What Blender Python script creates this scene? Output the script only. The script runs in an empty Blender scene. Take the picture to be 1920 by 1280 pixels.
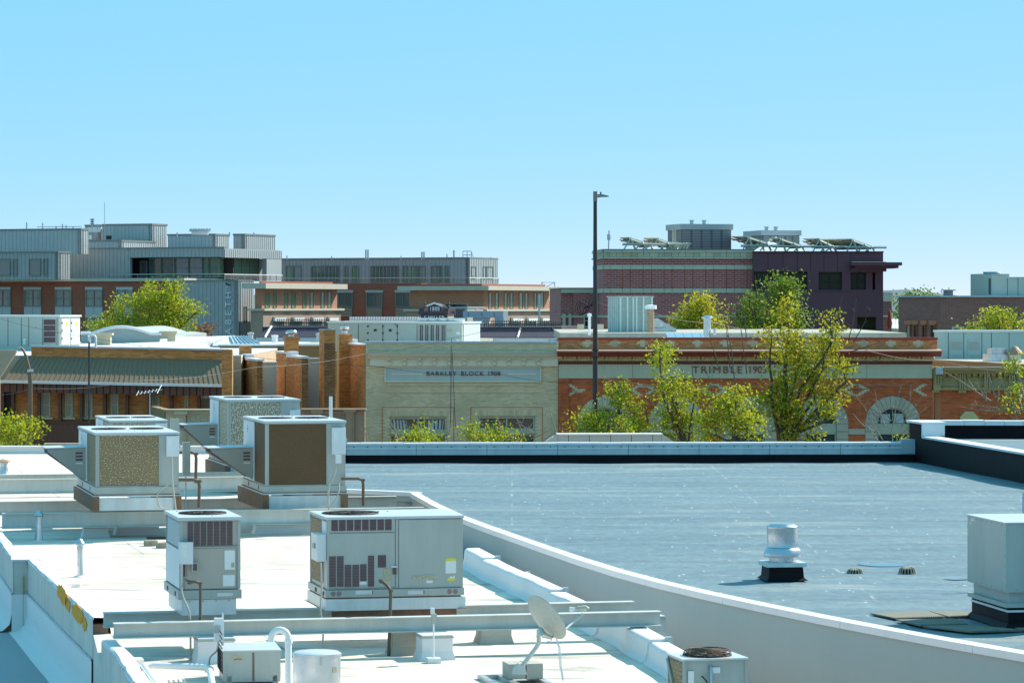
import bpy, math, random
import numpy as np
from mathutils import Vector, Euler
random.seed(7); rng = np.random.default_rng(7)
SC = bpy.context.scene
COL = SC.collection
rad = math.radians
# ------------------------------------------------------------------ camera
F = 6000.0; CX = 960.0; HY = 570.0; CZ = 13.0      # focal length and horizon in photo pixels, eye height in metres
cam_d = bpy.data.cameras.new('camera'); cam = bpy.data.objects.new('camera', cam_d); COL.objects.link(cam)
cam.location = (0, 0, CZ); cam.rotation_euler = (rad(90), 0, 0)
cam_d.sensor_width = 36; cam_d.lens = 36 * F / 1920; cam_d.shift_y = -(640 - HY) / 1920
cam_d.clip_start = 0.5; cam_d.clip_end = 12000
SC.camera = cam
# ------------------------------------------------------------------ sky and sun
SUN_EL = rad(40); SUN_AZ = rad(37)                 # azimuth measured from +X (right) towards +Y (away)
SUN = Vector((math.cos(SUN_AZ) * math.cos(SUN_EL), math.sin(SUN_AZ) * math.cos(SUN_EL), math.sin(SUN_EL)))
W = bpy.data.worlds.new('World'); SC.world = W; W.use_nodes = True
nt = W.node_tree; nt.nodes.clear()
wo = nt.nodes.new('ShaderNodeOutputWorld'); bg = nt.nodes.new('ShaderNodeBackground')
sky = nt.nodes.new('ShaderNodeTexSky'); sky.sky_type = 'NISHITA'; sky.sun_disc = False
sky.sun_elevation = SUN_EL; sky.sun_rotation = rad(90) - SUN_AZ
sky.altitude = 1500; sky.air_density = 1.0; sky.dust_density = 0.0; sky.ozone_density = 2.5
tc = nt.nodes.new('ShaderNodeTexCoord'); vm = nt.nodes.new('ShaderNodeVectorMath'); vm.operation = 'MULTIPLY'
vm.operation = 'MULTIPLY_ADD'; vm.inputs[1].default_value = (1, 1, 4.5); vm.inputs[2].default_value = (0, 0, .055)
vn = nt.nodes.new('ShaderNodeVectorMath'); vn.operation = 'NORMALIZE'
nt.links.new(tc.outputs['Generated'], vm.inputs[0]); nt.links.new(vm.outputs[0], vn.inputs[0]); nt.links.new(vn.outputs[0], sky.inputs['Vector'])
sp = nt.nodes.new('ShaderNodeSeparateColor'); cb_ = nt.nodes.new('ShaderNodeCombineColor'); nt.links.new(sky.outputs[0], sp.inputs[0])
for i, (k, g) in enumerate(((.79, .66), (1.885, .205), (2.4, .2))):     # the photograph's clear cyan sky: one curve per channel, the same all round
    p_ = nt.nodes.new('ShaderNodeMath'); p_.operation = 'POWER'; p_.inputs[1].default_value = g; nt.links.new(sp.outputs[i], p_.inputs[0])
    q_ = nt.nodes.new('ShaderNodeMath'); q_.operation = 'MULTIPLY'; q_.inputs[1].default_value = k; nt.links.new(p_.outputs[0], q_.inputs[0]); nt.links.new(q_.outputs[0], cb_.inputs[i])
nt.links.new(cb_.outputs[0], bg.inputs[0]); nt.links.new(bg.outputs[0], wo.inputs[0])
bg.inputs[1].default_value = 0.15
sun_d = bpy.data.lights.new('sun', 'SUN'); sun = bpy.data.objects.new('sun', sun_d); COL.objects.link(sun)
sun_d.energy = 3.6; sun_d.angle = rad(0.53); sun_d.color = (1.0, 0.93, 0.82)
sun.rotation_euler = SUN.to_track_quat('Z', 'Y').to_euler(); sun.location = (60, 60, 80)
SC.view_settings.view_transform = 'Standard'; SC.view_settings.look = 'None'
SC.view_settings.exposure = 1.1; SC.view_settings.gamma = 1
SC.view_settings.use_curve_mapping = False
SC.cycles.max_bounces = 6; SC.cycles.diffuse_bounces = 3; SC.cycles.glossy_bounces = 3; SC.cycles.transparent_max_bounces = 8

# ------------------------------------------------------------------ geometry helpers
ORG = {}
def P(px, py, Y): return Vector(((px - CX) / F * Y, Y, CZ - (py - HY) / F * Y))
def R(px, py, z):                                   # where the sight line of a pixel meets the level z
    Y = (CZ - z) * F / (py - HY); return Vector(((px - CX) / F * Y, Y, z))
class Fr:
    """upright frame: u runs along the face, d runs into the scene, z is height; yaw in degrees"""
    def __init__(s, px, Y, yaw=0.0, O=None):
        s.O = Vector(((px - CX) / F * Y, Y)) if O is None else Vector(O[:2])
        s.yaw = yaw; a = rad(yaw); s.U = Vector((math.cos(a), math.sin(a))); s.V = Vector((-math.sin(a), math.cos(a)))
    def pt(s, u, d, z):
        q = s.O + s.U * u + s.V * d; return Vector((q.x, q.y, z))
    def u(s, px, d=0.0):
        k = (px - CX) / F; o = s.O + s.V * d
        return (k * o.y - o.x) / (s.U.x - k * s.U.y)
    def dep(s, px):                                 # how far along d from the origin a pixel column lies
        k = (px - CX) / F
        return (k * s.O.y - s.O.x) / (s.V.x - k * s.V.y)
    def z(s, px, py, d=0.0):
        q = s.pt(s.u(px, d), d, 0); return CZ - (py - HY) / F * q.y
    def rect(s, x0, x1, y0, y1, d=0.0):             # photo rectangle -> u0,u1,z0,z1 (y0 top)
        xm = (x0 + x1) / 2
        return s.u(x0, d), s.u(x1, d), s.z(xm, y1, d), s.z(xm, y0, d)
    def right(s, u): q = s.pt(u, 0, 0); return Fr(0, 0, s.yaw + 90, O=q)
    def left(s, u=0.0): q = s.pt(u, 0, 0); return Fr(0, 0, s.yaw - 90, O=q)
    def off(s, u, d): return Fr(0, 0, s.yaw, O=s.pt(u, d, 0))
class MB:
    def __init__(s): s.v = []; s.f = []; s.m = []
    def add(s, vs, fs, mi=0):
        n = len(s.v); s.v += [tuple(p) for p in vs]; s.f += [tuple(n + i for i in f) for f in fs]; s.m += [mi] * len(fs); return s
    def hexa(s, p, mi=0): return s.add(p, [(0,3,2,1),(4,5,6,7),(0,1,5,4),(1,2,6,5),(2,3,7,6),(3,0,4,7)], mi)
    def box(s, fr, u0, u1, d0, d1, z0, z1, mi=0):
        return s.hexa([fr.pt(u0,d0,z0), fr.pt(u1,d0,z0), fr.pt(u1,d1,z0), fr.pt(u0,d1,z0),
                       fr.pt(u0,d0,z1), fr.pt(u1,d0,z1), fr.pt(u1,d1,z1), fr.pt(u0,d1,z1)], mi)
    def quad(s, a, b, c, d, mi=0): return s.add([a,b,c,d], [(0,1,2,3)], mi)
    def prism(s, poly, ext, mi=0):                  # polygon (list of Vector) pushed along ext
        n = len(poly); e = Vector(ext); q = [Vector(p) for p in poly]
        return s.add(q + [p + e for p in q], [tuple(range(n))[::-1], tuple(range(n, 2*n))] + [(i, (i+1) % n, n+(i+1) % n, n+i) for i in range(n)], mi)
    def tube(s, pts, r, n=8, cap=True, mi=0):
        pts = [Vector(p) for p in pts]; m = len(pts); rs = [r] * m if not hasattr(r, '__len__') else list(r)
        vs = []; fs = []; ref = None
        for i, p in enumerate(pts):
            t = (pts[min(i+1, m-1)] - pts[max(i-1, 0)])
            if t.length < 1e-9: t = Vector((0,0,1))
            t.normalize()
            if ref is None: ref = Vector((0,0,1)) if abs(t.z) < .9 else Vector((1,0,0))
            x = t.cross(ref)
            if x.length < 1e-6: x = t.orthogonal()
            x.normalize(); y = t.cross(x); ref = -y
            for k in range(n):
                a = 2*math.pi*k/n; vs.append(p + (x*math.cos(a) + y*math.sin(a)) * rs[i])
        for i in range(m-1):
            for k in range(n):
                fs.append((i*n+k, i*n+(k+1) % n, (i+1)*n+(k+1) % n, (i+1)*n+k))
        if cap: fs += [tuple(range(n))[::-1], tuple((m-1)*n+k for k in range(n))]
        return s.add(vs, fs, mi)
    def lathe(s, c, prof, n=28, mi=0):              # profile of (r, z above c)
        vs = []; fs = []; m = len(prof)
        for r, z in prof:
            for k in range(n):
                a = 2*math.pi*k/n; vs.append((c[0]+r*math.cos(a), c[1]+r*math.sin(a), c[2]+z))
        for i in range(m-1):
            for k in range(n): fs.append((i*n+k, i*n+(k+1) % n, (i+1)*n+(k+1) % n, (i+1)*n+k))
        if prof[0][0] > 1e-4: fs.append(tuple(range(n))[::-1])
        if prof[-1][0] > 1e-4: fs.append(tuple((m-1)*n+k for k in range(n)))
        return s.add(vs, fs, mi)
    def holed(s, fr, u0, u1, d0, d1, z, r, well, n=32, mi=0, mi2=0):  # level plate with a round opening and its well
        uc, dc = (u0+u1)/2, (d0+d1)/2; a2, b2 = (u1-u0)/2, (d1-d0)/2; vs = []; fs = []
        for k in range(n):
            a = 2*math.pi*(k+.5)/n; c, t = math.cos(a), math.sin(a); sc = min(a2/max(abs(c),1e-6), b2/max(abs(t),1e-6))
            vs += [fr.pt(uc+c*sc, dc+t*sc, z), fr.pt(uc+c*r, dc+t*r, z), fr.pt(uc+c*r, dc+t*r, z-well)]
        for k in range(n):
            j = (k+1) % n; fs += [(3*k,3*j,3*j+1,3*k+1)]
        corner = []
        s.add(vs, fs, mi)
        for k in range(n):                          # fill the little corner triangles
            j = (k+1) % n; p, q = vs[3*k], vs[3*j]
            for cu, cd in ((u0,d0),(u1,d0),(u1,d1),(u0,d1)):
                a0 = 2*math.pi*(k+.5)/n; a1 = 2*math.pi*(k+1.5)/n; ac = math.atan2(cd-dc, cu-uc) % (2*math.pi)
                if a0 < ac < a1 or a0 < ac+2*math.pi < a1: s.add([p, fr.pt(cu,cd,z), q], [(0,1,2)], mi)
        s.add(vs, [(3*k+1, 3*((k+1) % n)+1, 3*((k+1) % n)+2, 3*k+2) for k in range(n)], mi2)
        s.add([vs[3*k+2] for k in range(n)], [tuple(range(n))], mi2); return s
    def build(s, name, mats, parent=None, smooth=0, base=None):
        if not isinstance(mats, (list, tuple)): mats = [mats]
        V = np.array(s.v, dtype=np.float64).reshape(-1, 3)
        if parent is not None: o_ = Vector(ORG[parent])
        elif base is not None: o_ = Vector(base)
        else: lo, hi = V.min(0), V.max(0); o_ = Vector(((lo[0]+hi[0])/2, (lo[1]+hi[1])/2, lo[2]))
        W_ = V; V = V - np.array(o_)
        me = bpy.data.meshes.new(name); me.from_pydata(V.tolist(), [], s.f)
        for m in mats: me.materials.append(m)
        if any(s.m): me.polygons.foreach_set('material_index', np.array(s.m, dtype=np.int32))
        if len(s.f) < 60000:                        # metre-true UVs: along the face and up
            uv = me.uv_layers.new(name='UVMap'); nl = len(me.loops); L = np.empty(nl, dtype=np.int32); me.loops.foreach_get('vertex_index', L)
            npo = len(me.polygons); N = np.empty(npo*3); me.polygons.foreach_get('normal', N); N = N.reshape(-1,3)
            T = np.empty(npo, dtype=np.int32); me.polygons.foreach_get('loop_total', T); N = np.repeat(N, T, axis=0); Wl = W_[L]
            h = np.hypot(N[:,0], N[:,1]) + 1e-9; up = np.abs(N[:,2]) > .8
            uu = (-N[:,1]*Wl[:,0] + N[:,0]*Wl[:,1]) / h; U2 = np.where(up, Wl[:,0], uu); V2 = np.where(up, Wl[:,1], Wl[:,2])
            uv.data.foreach_set('uv', np.stack([U2, V2], 1).astype(np.float32).ravel())
        if smooth:
            me.polygons.foreach_set('use_smooth', np.ones(len(me.polygons), dtype=bool)); me.set_sharp_from_angle(angle=rad(smooth))
        o = bpy.data.objects.new(name, me); COL.objects.link(o)
        if parent is not None: o.parent = parent
        else: o.location = o_
        ORG[o] = o_; return o
def tag(o, label=None, cat=None, group=None, kind=None):
    if label: o['label'] = label
    if cat: o['category'] = cat
    if group: o['group'] = group
    if kind: o['kind'] = kind
    return o
def thing(name, label, cat, loc, group=None):
    o = bpy.data.objects.new(name, None); COL.objects.link(o); o.location = loc; o.empty_display_size = .2
    ORG[o] = Vector(loc); return tag(o, label, cat, group)
def piece(name, mesh, parent, loc=(0,0,0), rotz=0.0):   # a copy that shares mesh data
    o = bpy.data.objects.new(name, mesh); COL.objects.link(o)
    if parent is not None: o.parent = parent; o.location = Vector(loc) - ORG[parent]
    else: o.location = loc
    o.rotation_euler = (0, 0, rotz); ORG[o] = Vector(loc); return o
def bx(name, mat, parent, fr, u0, u1, d0, d1, z0, z1): return MB().box(fr,u0,u1,d0,d1,z0,z1).build(name, mat, parent)
def seat(fr, px0, px1, d=0.0, z=0.0):               # base point of a thing between two pixel columns
    return fr.pt((fr.u(px0)+fr.u(px1))/2, d, z)

# ------------------------------------------------------------------ materials
def nodes(name):
    m = bpy.data.materials.new(name); m.use_nodes = True; t = m.node_tree; return m, t, t.nodes['Principled BSDF']
def N_(t, kind, **kw):
    n = t.nodes.new(kind)
    for k, v in kw.items(): setattr(n, k, v)
    return n
def ramp(t, fac, stops):
    r = N_(t, 'ShaderNodeValToRGB'); e = r.color_ramp.elements
    while len(e) < len(stops): e.new(.5)
    for i, (p, c) in enumerate(stops): e[i].position = p; e[i].color = (*c, 1)
    t.links.new(fac, r.inputs[0]); return r.outputs[0]
def mixc(t, fac, a, b, blend='MIX'):
    m = N_(t, 'ShaderNodeMix', data_type='RGBA', blend_type=blend)
    for s, v in ((0, fac), (6, a), (7, b)):
        if isinstance(v, (int, float)): m.inputs[s].default_value = v
        elif isinstance(v, tuple): m.inputs[s].default_value = (*v, 1)
        else: t.links.new(v, m.inputs[s])
    return m.outputs[2]
def noise(t, vec, scale, detail=3, rough=.55, dist=0.0):
    n = N_(t, 'ShaderNodeTexNoise'); n.inputs['Scale'].default_value = scale; n.inputs['Detail'].default_value = detail
    n.inputs['Roughness'].default_value = rough; n.inputs['Distortion'].default_value = dist; t.links.new(vec, n.inputs['Vector']); return n.outputs[0]
def coord(t, kind='UV', scale=(1,1,1)):
    c = N_(t, 'ShaderNodeTexCoord'); m = N_(t, 'ShaderNodeMapping'); m.inputs['Scale'].default_value = scale
    t.links.new(c.outputs[kind], m.inputs[0]); return m.outputs[0]
def bump(t, b, h, dist=.01, s=.5):
    n = N_(t, 'ShaderNodeBump'); n.inputs['Strength'].default_value = s; n.inputs['Distance'].default_value = dist
    t.links.new(h, n.inputs['Height']); t.links.new(n.outputs[0], b.inputs['Normal'])
def mul(c, k): return tuple(min(1, x*k) for x in c)
def plain(name, c, rough=.6, metal=0.0, var=.12, scale=1.5, streak=.0, spec=.5):
    """paint or masonry: colour with soft blotches, fine grain and (streak) rain runs"""
    m, t, b = nodes(name); v = coord(t, 'UV'); n1 = noise(t, v, scale, 5, .6); 
    col = ramp(t, n1, [(.25, mul(c, 1-var)), (.55, c), (.8, mul(c, 1+var))])
    n2 = noise(t, v, 40, 2); col = mixc(t, .5, col, ramp(t, n2, [(.3, mul((1,1,1), 1-var*.6)), (.7, (1,1,1))]), 'MULTIPLY')
    if streak:
        s = noise(t, coord(t, 'UV', (2.2, .22, 1)), 1.6, 7, .68); col = mixc(t, streak, col, ramp(t, s, [(.30, (.45,.42,.38)), (.60, (1,1,1))]), 'MULTIPLY')
    t.links.new(col, b.inputs['Base Color']); b.inputs['Roughness'].default_value = rough; b.inputs['Metallic'].default_value = metal
    b.inputs['Specular IOR Level'].default_value = spec
    return m
def pieces(name, c, spread=.25, rough=.85, hue=None):
    """bricks, stones, shingles: a tone of its own for every loose piece"""
    m, t, b = nodes(name); g = N_(t, 'ShaderNodeNewGeometry'); oi = N_(t, 'ShaderNodeObjectInfo')
    a = N_(t, 'ShaderNodeMath', operation='ADD'); t.links.new(g.outputs['Random Per Island'], a.inputs[0]); t.links.new(oi.outputs['Random'], a.inputs[1])
    f = N_(t, 'ShaderNodeMath', operation='FRACT'); t.links.new(a.outputs[0], f.inputs[0])
    h = hue or mul(c, .7)
    col = ramp(t, f.outputs[0], [(0, mul(c, 1-spread)), (.45, c), (.8, mul(c, 1+spread*.7)), (1, h)])
    n = noise(t, coord(t, 'UV'), .8, 4); col = mixc(t, .45, col, ramp(t, n, [(.3, (.6,.58,.55)), (.6, (1,1,1))]), 'MULTIPLY')
    t.links.new(col, b.inputs['Base Color']); b.inputs['Roughness'].default_value = rough; return m
def brickmat(name, c1, c2, mortar, bw=.213, bh=.068, ms=.010, blot=.4):
    """far brickwork whose bricks are too small to pick apart"""
    m, t, b = nodes(name); v = coord(t, 'UV'); k = N_(t, 'ShaderNodeTexBrick'); t.links.new(v, k.inputs['Vector'])
    for i, c in (('Color1', c1), ('Color2', c2), ('Mortar', mortar)): k.inputs[i].default_value = (*c, 1)
    k.inputs['Scale'].default_value = 1; k.inputs['Mortar Size'].default_value = ms; k.inputs['Brick Width'].default_value = bw; k.inputs['Row Height'].default_value = bh
    n = noise(t, v, .5, 5); col = mixc(t, blot, k.outputs['Color'], ramp(t, n, [(.3, (.6,.58,.56)), (.65, (1,1,1))]), 'MULTIPLY')
    t.links.new(col, b.inputs['Base Color']); b.inputs['Roughness'].default_value = .9; return m
def glass(name, tint=(.05,.07,.07), rough=.03, refl=.5):
    m, t, b = nodes(name); b.inputs['Base Color'].default_value = (*tint, 1); b.inputs['Roughness'].default_value = rough
    b.inputs['Specular IOR Level'].default_value = refl
    n = noise(t, coord(t, 'UV'), .7, 2); bump(t, b, n, .02, .12); return m
def metal(name, c=(.75,.78,.8), rough=.28, aniso=0):
    m, t, b = nodes(name); v = coord(t, 'Object'); n = noise(t, v, 3, 3)
    t.links.new(ramp(t, n, [(.3, mul(c,.8)), (.7, c)]), b.inputs['Base Color']); b.inputs['Metallic'].default_value = 1
    t.links.new(ramp(t, noise(t, v, 9, 3), [(.3, (rough*.7,)*3), (.7, (rough*1.5,)*3)]), b.inputs['Roughness']); return m
M = {}
M['white_membrane'] = None
def membrane(name, base, dirt, amt=.5, wr=.02):
    m, t, b = nodes(name); v = coord(t, 'UV'); n1 = noise(t, v, .35, 6, .62); n2 = noise(t, coord(t, 'UV', (.3, 1, 1)), 1.4, 5, .6, .6)
    col = mixc(t, ramp(t, n1, [(.56, (0,0,0)), (.78, (amt,)*3)]), base, dirt)
    col = mixc(t, ramp(t, n2, [(.60, (0,0,0)), (.68, (amt*.6,)*3), (.74, (0,0,0))]), col, mul(dirt, .8))
    t.links.new(col, b.inputs['Base Color']); b.inputs['Roughness'].default_value = .7
    bump(t, b, noise(t, v, 2.2, 5, .6), wr, .6); return m
def whiteroof():
    m, t, b = nodes('white_roof_membrane'); v = coord(t, 'UV'); n1 = noise(t, v, .22, 7, .66, .4); n2 = noise(t, coord(t, 'UV', (.35,1.6,1)), .9, 6, .65, .5); n3 = noise(t, coord(t, 'UV', (1,1,1)), 3.5, 4, .6, 1.5)
    col = mixc(t, ramp(t, n1, [(.42, (0,0,0)), (.58, (.5,)*3), (.76, (.95,)*3)]), (.82,.73,.62), (.40,.35,.28))
    col = mixc(t, ramp(t, n2, [(.56, (0,0,0)), (.64, (.7,)*3), (.70, (0,0,0))]), col, (.20,.20,.19))
    col = mixc(t, ramp(t, n3, [(.62, (0,0,0)), (.70, (.5,)*3), (.73, (0,0,0))]), col, (.22,.21,.2))
    br = N_(t, 'ShaderNodeTexBrick'); rv = N_(t, 'ShaderNodeVectorRotate', rotation_type='Z_AXIS'); rv.inputs['Angle'].default_value = rad(-13); t.links.new(v, rv.inputs['Vector']); t.links.new(rv.outputs[0], br.inputs['Vector'])
    br.inputs['Scale'].default_value = 1; br.inputs['Mortar Size'].default_value = .03; br.inputs['Mortar Smooth'].default_value = .5; br.inputs['Brick Width'].default_value = 14; br.inputs['Row Height'].default_value = 3.1
    for i, c in (('Color1', (0,0,0)), ('Color2', (0,0,0)), ('Mortar', (.8,.8,.8))): br.inputs[i].default_value = (*c, 1)
    col = mixc(t, br.outputs['Color'], col, (.30,.29,.26)); t.links.new(col, b.inputs['Base Color']); b.inputs['Roughness'].default_value = .75
    bump(t, b, noise(t, v, 1.3, 6, .65), .05, .6); return m
M['white_membrane'] = whiteroof()
M['white_skin'] = membrane('white_skin', (.74,.71,.70), (.5,.5,.48), .25, .03)
def darkroof():
    m, t, b = nodes('grey_rubber_roofing'); v = coord(t, 'UV')
    n = noise(t, coord(t, 'UV', (.35, .9, 1)), .5, 6, .62); base = ramp(t, n, [(.28, (.088,.145,.175)), (.5, (.112,.178,.208)), (.75, (.155,.215,.23))])
    stk = noise(t, coord(t, 'UV', (.10, 1.3, 1)), 1.0, 5, .6); base = mixc(t, .55, base, ramp(t, stk, [(.3, (.62,.64,.66)), (.5, (1,1,1)), (.72, (1.35,1.33,1.28))]), 'MULTIPLY')
    gr = noise(t, coord(t, 'UV', (5, 2.2, 1)), 1.0, 6, .72); base = mixc(t, .8, base, ramp(t, gr, [(.30, (.66,.67,.68)), (.5, (1,1,1)), (.70, (1.4,1.38,1.32))]), 'MULTIPLY')
    for sc_, th in (((4.3,1.0,1), .125), ((3.0,.75,1), .10), ((5.2,1.4,1), .13)):
        vo = N_(t, 'ShaderNodeTexVoronoi'); vo.inputs['Scale'].default_value = 1.0; vo.inputs['Randomness'].default_value = .9
        t.links.new(coord(t, 'UV', sc_), vo.inputs['Vector']); spot = ramp(t, vo.outputs['Distance'], [(th*.55, (1,1,1)), (th, (0,0,0))])
        pr = N_(t, 'ShaderNodeSeparateColor'); t.links.new(vo.outputs['Color'], pr.inputs[0]); spot = mixc(t, 1.0, spot, ramp(t, pr.outputs[0], [(.25, (0,0,0)), (.75, (.9,)*3)]), 'MULTIPLY')
        base = mixc(t, spot, base, (.46,.50,.50))
    br = N_(t, 'ShaderNodeTexBrick'); t.links.new(coord(t, 'UV'), br.inputs['Vector']); br.inputs['Scale'].default_value = 1; br.inputs['Mortar Size'].default_value = .035
    br.inputs['Brick Width'].default_value = 11; br.inputs['Row Height'].default_value = 2.4; br.inputs['Mortar Smooth'].default_value = .6
    for i, c in (('Color1', (0,0,0)), ('Color2', (0,0,0)), ('Mortar', (.75,.75,.75))): br.inputs[i].default_value = (*c, 1)
    brk = mixc(t, 1.0, br.outputs['Color'], ramp(t, noise(t, v, 1.1, 4), [(.45, (0,0,0)), (.6, (1,1,1))]), 'MULTIPLY')
    base = mixc(t, brk, base, (.36,.37,.34))
    dust = noise(t, coord(t, 'UV', (.16, .5, 1)), 1.0, 6, .6); base = mixc(t, ramp(t, dust, [(.56, (0,0,0)), (.72, (.6,)*3)]), base, (.36,.36,.31))
    t.links.new(base, b.inputs['Base Color']); b.inputs['Roughness'].default_value = .62
    bump(t, b, noise(t, v, 1.6, 5, .6), .02, .5); return m
M['dark_roof'] = darkroof()
M['black_membrane'] = plain('black_membrane', (.011,.007,.010), .6, var=.3, streak=.2, spec=.15)
M['stucco_grey'] = plain('stucco_grey', (.41,.455,.445), .9, var=.05, scale=.3, streak=.04)
M['stucco_pale'] = plain('parapet_stucco', (.66,.63,.57), .9, var=.14, scale=1.2, streak=.3)  # the left parapet's own pale stucco colour
M['cap_white'] = plain('painted_metal_cap', (.78,.76,.77), .45, var=.05, streak=.12)
M['cap_blue'] = plain('zinc_flashing', (.46,.54,.58), .4, .3, var=.1, streak=.25)
M['beam'] = plain('painted_steel', (.54,.57,.54), .55, var=.1, scale=.9, streak=.25)
M['rust'] = plain('rusty_steel', (.16,.09,.06), .85, var=.4, scale=4)
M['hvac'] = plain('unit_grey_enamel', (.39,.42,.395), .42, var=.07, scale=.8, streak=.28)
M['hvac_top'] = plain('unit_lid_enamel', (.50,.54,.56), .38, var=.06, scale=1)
M['hvac_warm'] = plain('unit_taupe_enamel', (.40,.37,.32), .45, var=.05, streak=.08)
M['hvac_white'] = plain('white_enamel', (.66,.70,.72), .4, var=.05, streak=.1)
M['curb'] = plain('galvanised_curb', (.62,.67,.68), .42, .2, var=.1, streak=.3)
M['slot'] = plain('louvre_dark', (.14,.075,.078), .8, var=.2)
M['slat'] = plain('louvre_slat', (.27,.17,.17), .6, var=.1)
M['black'] = plain('black_paint', (.02,.018,.018), .7, var=.2)
M['pipe_brown'] = plain('gas_pipe_brown', (.12,.085,.06), .6, var=.25, scale=3)
M['pvc'] = plain('white_plastic', (.74,.75,.74), .35, var=.04)
M['conduit'] = plain('conduit_grey', (.42,.42,.38), .45, var=.15)
M['wood'] = plain('weathered_wood', (.36,.32,.24), .85, var=.25, scale=5, streak=.3)
M['rust_wood'] = plain('stained_sleeper', (.22,.13,.08), .9, var=.3, scale=4)
M['block'] = plain('concrete_block', (.42,.41,.36), .95, var=.12, scale=4)
M['galv'] = metal('galvanised_sheet', (.60,.63,.65), .38)
M['alu'] = metal('spun_aluminium', (.60,.63,.66), .30)
M['dull_alu'] = metal('weathered_tin', (.55,.58,.58), .45)
M['label_white'] = plain('paper_label', (.72,.74,.73), .6, var=.06, scale=20)
M['label_yellow'] = plain('yellow_label', (.70,.62,.07), .6, var=.06)
M['label_worn'] = plain('worn_label', (.46,.43,.30), .7, var=.35, scale=30)
M['logo_blue'] = plain('blue_print', (.10,.16,.34), .5, var=.05)
M['yellow_foam'] = plain('yellow_bare_foam', (.80,.36,.025), .95, var=.3, scale=9)
def coil(name, c, fluff, scale, lo, hi, stretch=(1,1,1)):
    m, t, b = nodes(name); n = noise(t, coord(t, 'UV', stretch), scale, 3, .6); w = N_(t, 'ShaderNodeTexWave', bands_direction='Y'); w.inputs['Scale'].default_value = 6
    t.links.new(coord(t, 'UV'), w.inputs['Vector']); base = mixc(t, ramp(t, w.outputs[0], [(.2, (.22,)*3), (.6, (0,0,0))]), c, mul(c, .55))
    base = mixc(t, ramp(t, noise(t, coord(t, 'UV'), 1.2, 3), [(.35, (.5,)*3), (.65, (0,0,0))]), base, mul(c, .7))
    t.links.new(mixc(t, ramp(t, n, [(lo, (0,0,0)), (hi, (1,1,1))]), base, fluff), b.inputs['Base Color']); b.inputs['Roughness'].default_value = .8; return m
M['coil_brown'] = coil('dusty_brown_coil', (.125,.07,.028), (.36,.28,.17), 42, .62, .78)
M['coil_speck'] = coil('speckled_coil', (.25,.175,.085), (.70,.62,.48), 38, .54, .70)
M['coil_fluffy'] = coil('fluff_covered_coil', (.26,.22,.14), (.66,.64,.55), 26, .46, .66, (1.5,.6,1))
# ------------------------------------------------------------------ ground
ZW = 8.15; ZD = 8.53
g = MB(); g.add([(-4000,-300,0),(4000,-300,0),(4000,9000,0),(-4000,9000,0)], [(0,1,2,3)])
M['earth'] = plain('town_ground', (.17,.18,.14), .95, var=.3, scale=.01)
tag(g.build('ground', M['earth']), kind='structure')
st = MB(); st.add([(-200,106.5,.004),(200,106.5,.004),(200,125.5,.004),(-200,125.5,.004)], [(0,1,2,3)])
M['asphalt'] = plain('asphalt', (.09,.085,.08), .9, var=.2)
tag(st.build('road', M['asphalt']), kind='structure')
M['paving'] = plain('concrete_paving', (.33,.32,.29), .9, var=.12)
for nm, y0, y1 in (('pavement', 104.6, 106.5), ('pavement', 123.0, 125.9)):
    s_ = MB(); s_.hexa([(-200,y0,0),(200,y0,0),(200,y1,0),(-200,y1,0),(-200,y0,.13),(200,y0,.13),(200,y1,.13),(-200,y1,.13)]); tag(s_.build(nm, M['paving']), kind='structure')

# ------------------------------------------------------------------ white roofed building
def rowpts(lst, z): return [R(x, y, z) for x, y in lst]
L_ = rowpts([(0,997),(41,1049),(66,1046),(128,1101),(195,1158)], ZW+.25)
dirL = (L_[0]-L_[1]).normalized(); far0 = L_[0] + dirL*((103.8-L_[0].y)/dirL.y)
L2_ = rowpts([(212,1200),(237,1222),(260,1257),(273,1275)], ZW+.25); dirN = (L2_[-1]-L2_[0]).normalized()
L2_.append(L2_[-1] + dirN*8)
curb_pts = rowpts([(868,1062),(920,1092),(990,1127),(1095,1180),(1160,1212),(1250,1266)], ZW); curb_pts.append(curb_pts[-1] + (curb_pts[-1]-curb_pts[-2]).normalized()*9)
WB = thing('white_roof_building', 'low building with blinding white membrane roof carrying the rooftop air units', 'building', (-6, 66, 0))
dk = MB()
leftline = [far0] + L_ + L2_
ring = [(p.x+.02, p.y) for p in leftline] + [(p.x+.15, p.y) for p in reversed(curb_pts)] + [(-2.3,68.5), (-3.75,69.2), (-7.4,90.5), (-9.4,103.8)]
nR = len(ring)
dk.add([(x,y,ZW) for x, y in ring], [tuple(range(nR))])
dk.build('roof_deck', M['white_membrane'], WB)
body = MB(); body.add([(x,y,0) for x, y in ring] + [(x,y,ZW-.05) for x, y in ring], [(i,(i+1)%nR,nR+(i+1)%nR,nR+i) for i in range(nR)])
M['street_brick'] = brickmat('street_front_brick', (.62,.46,.30), (.56,.40,.26), (.6,.5,.38))
body.build('wall', M['street_brick'], WB)
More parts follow.
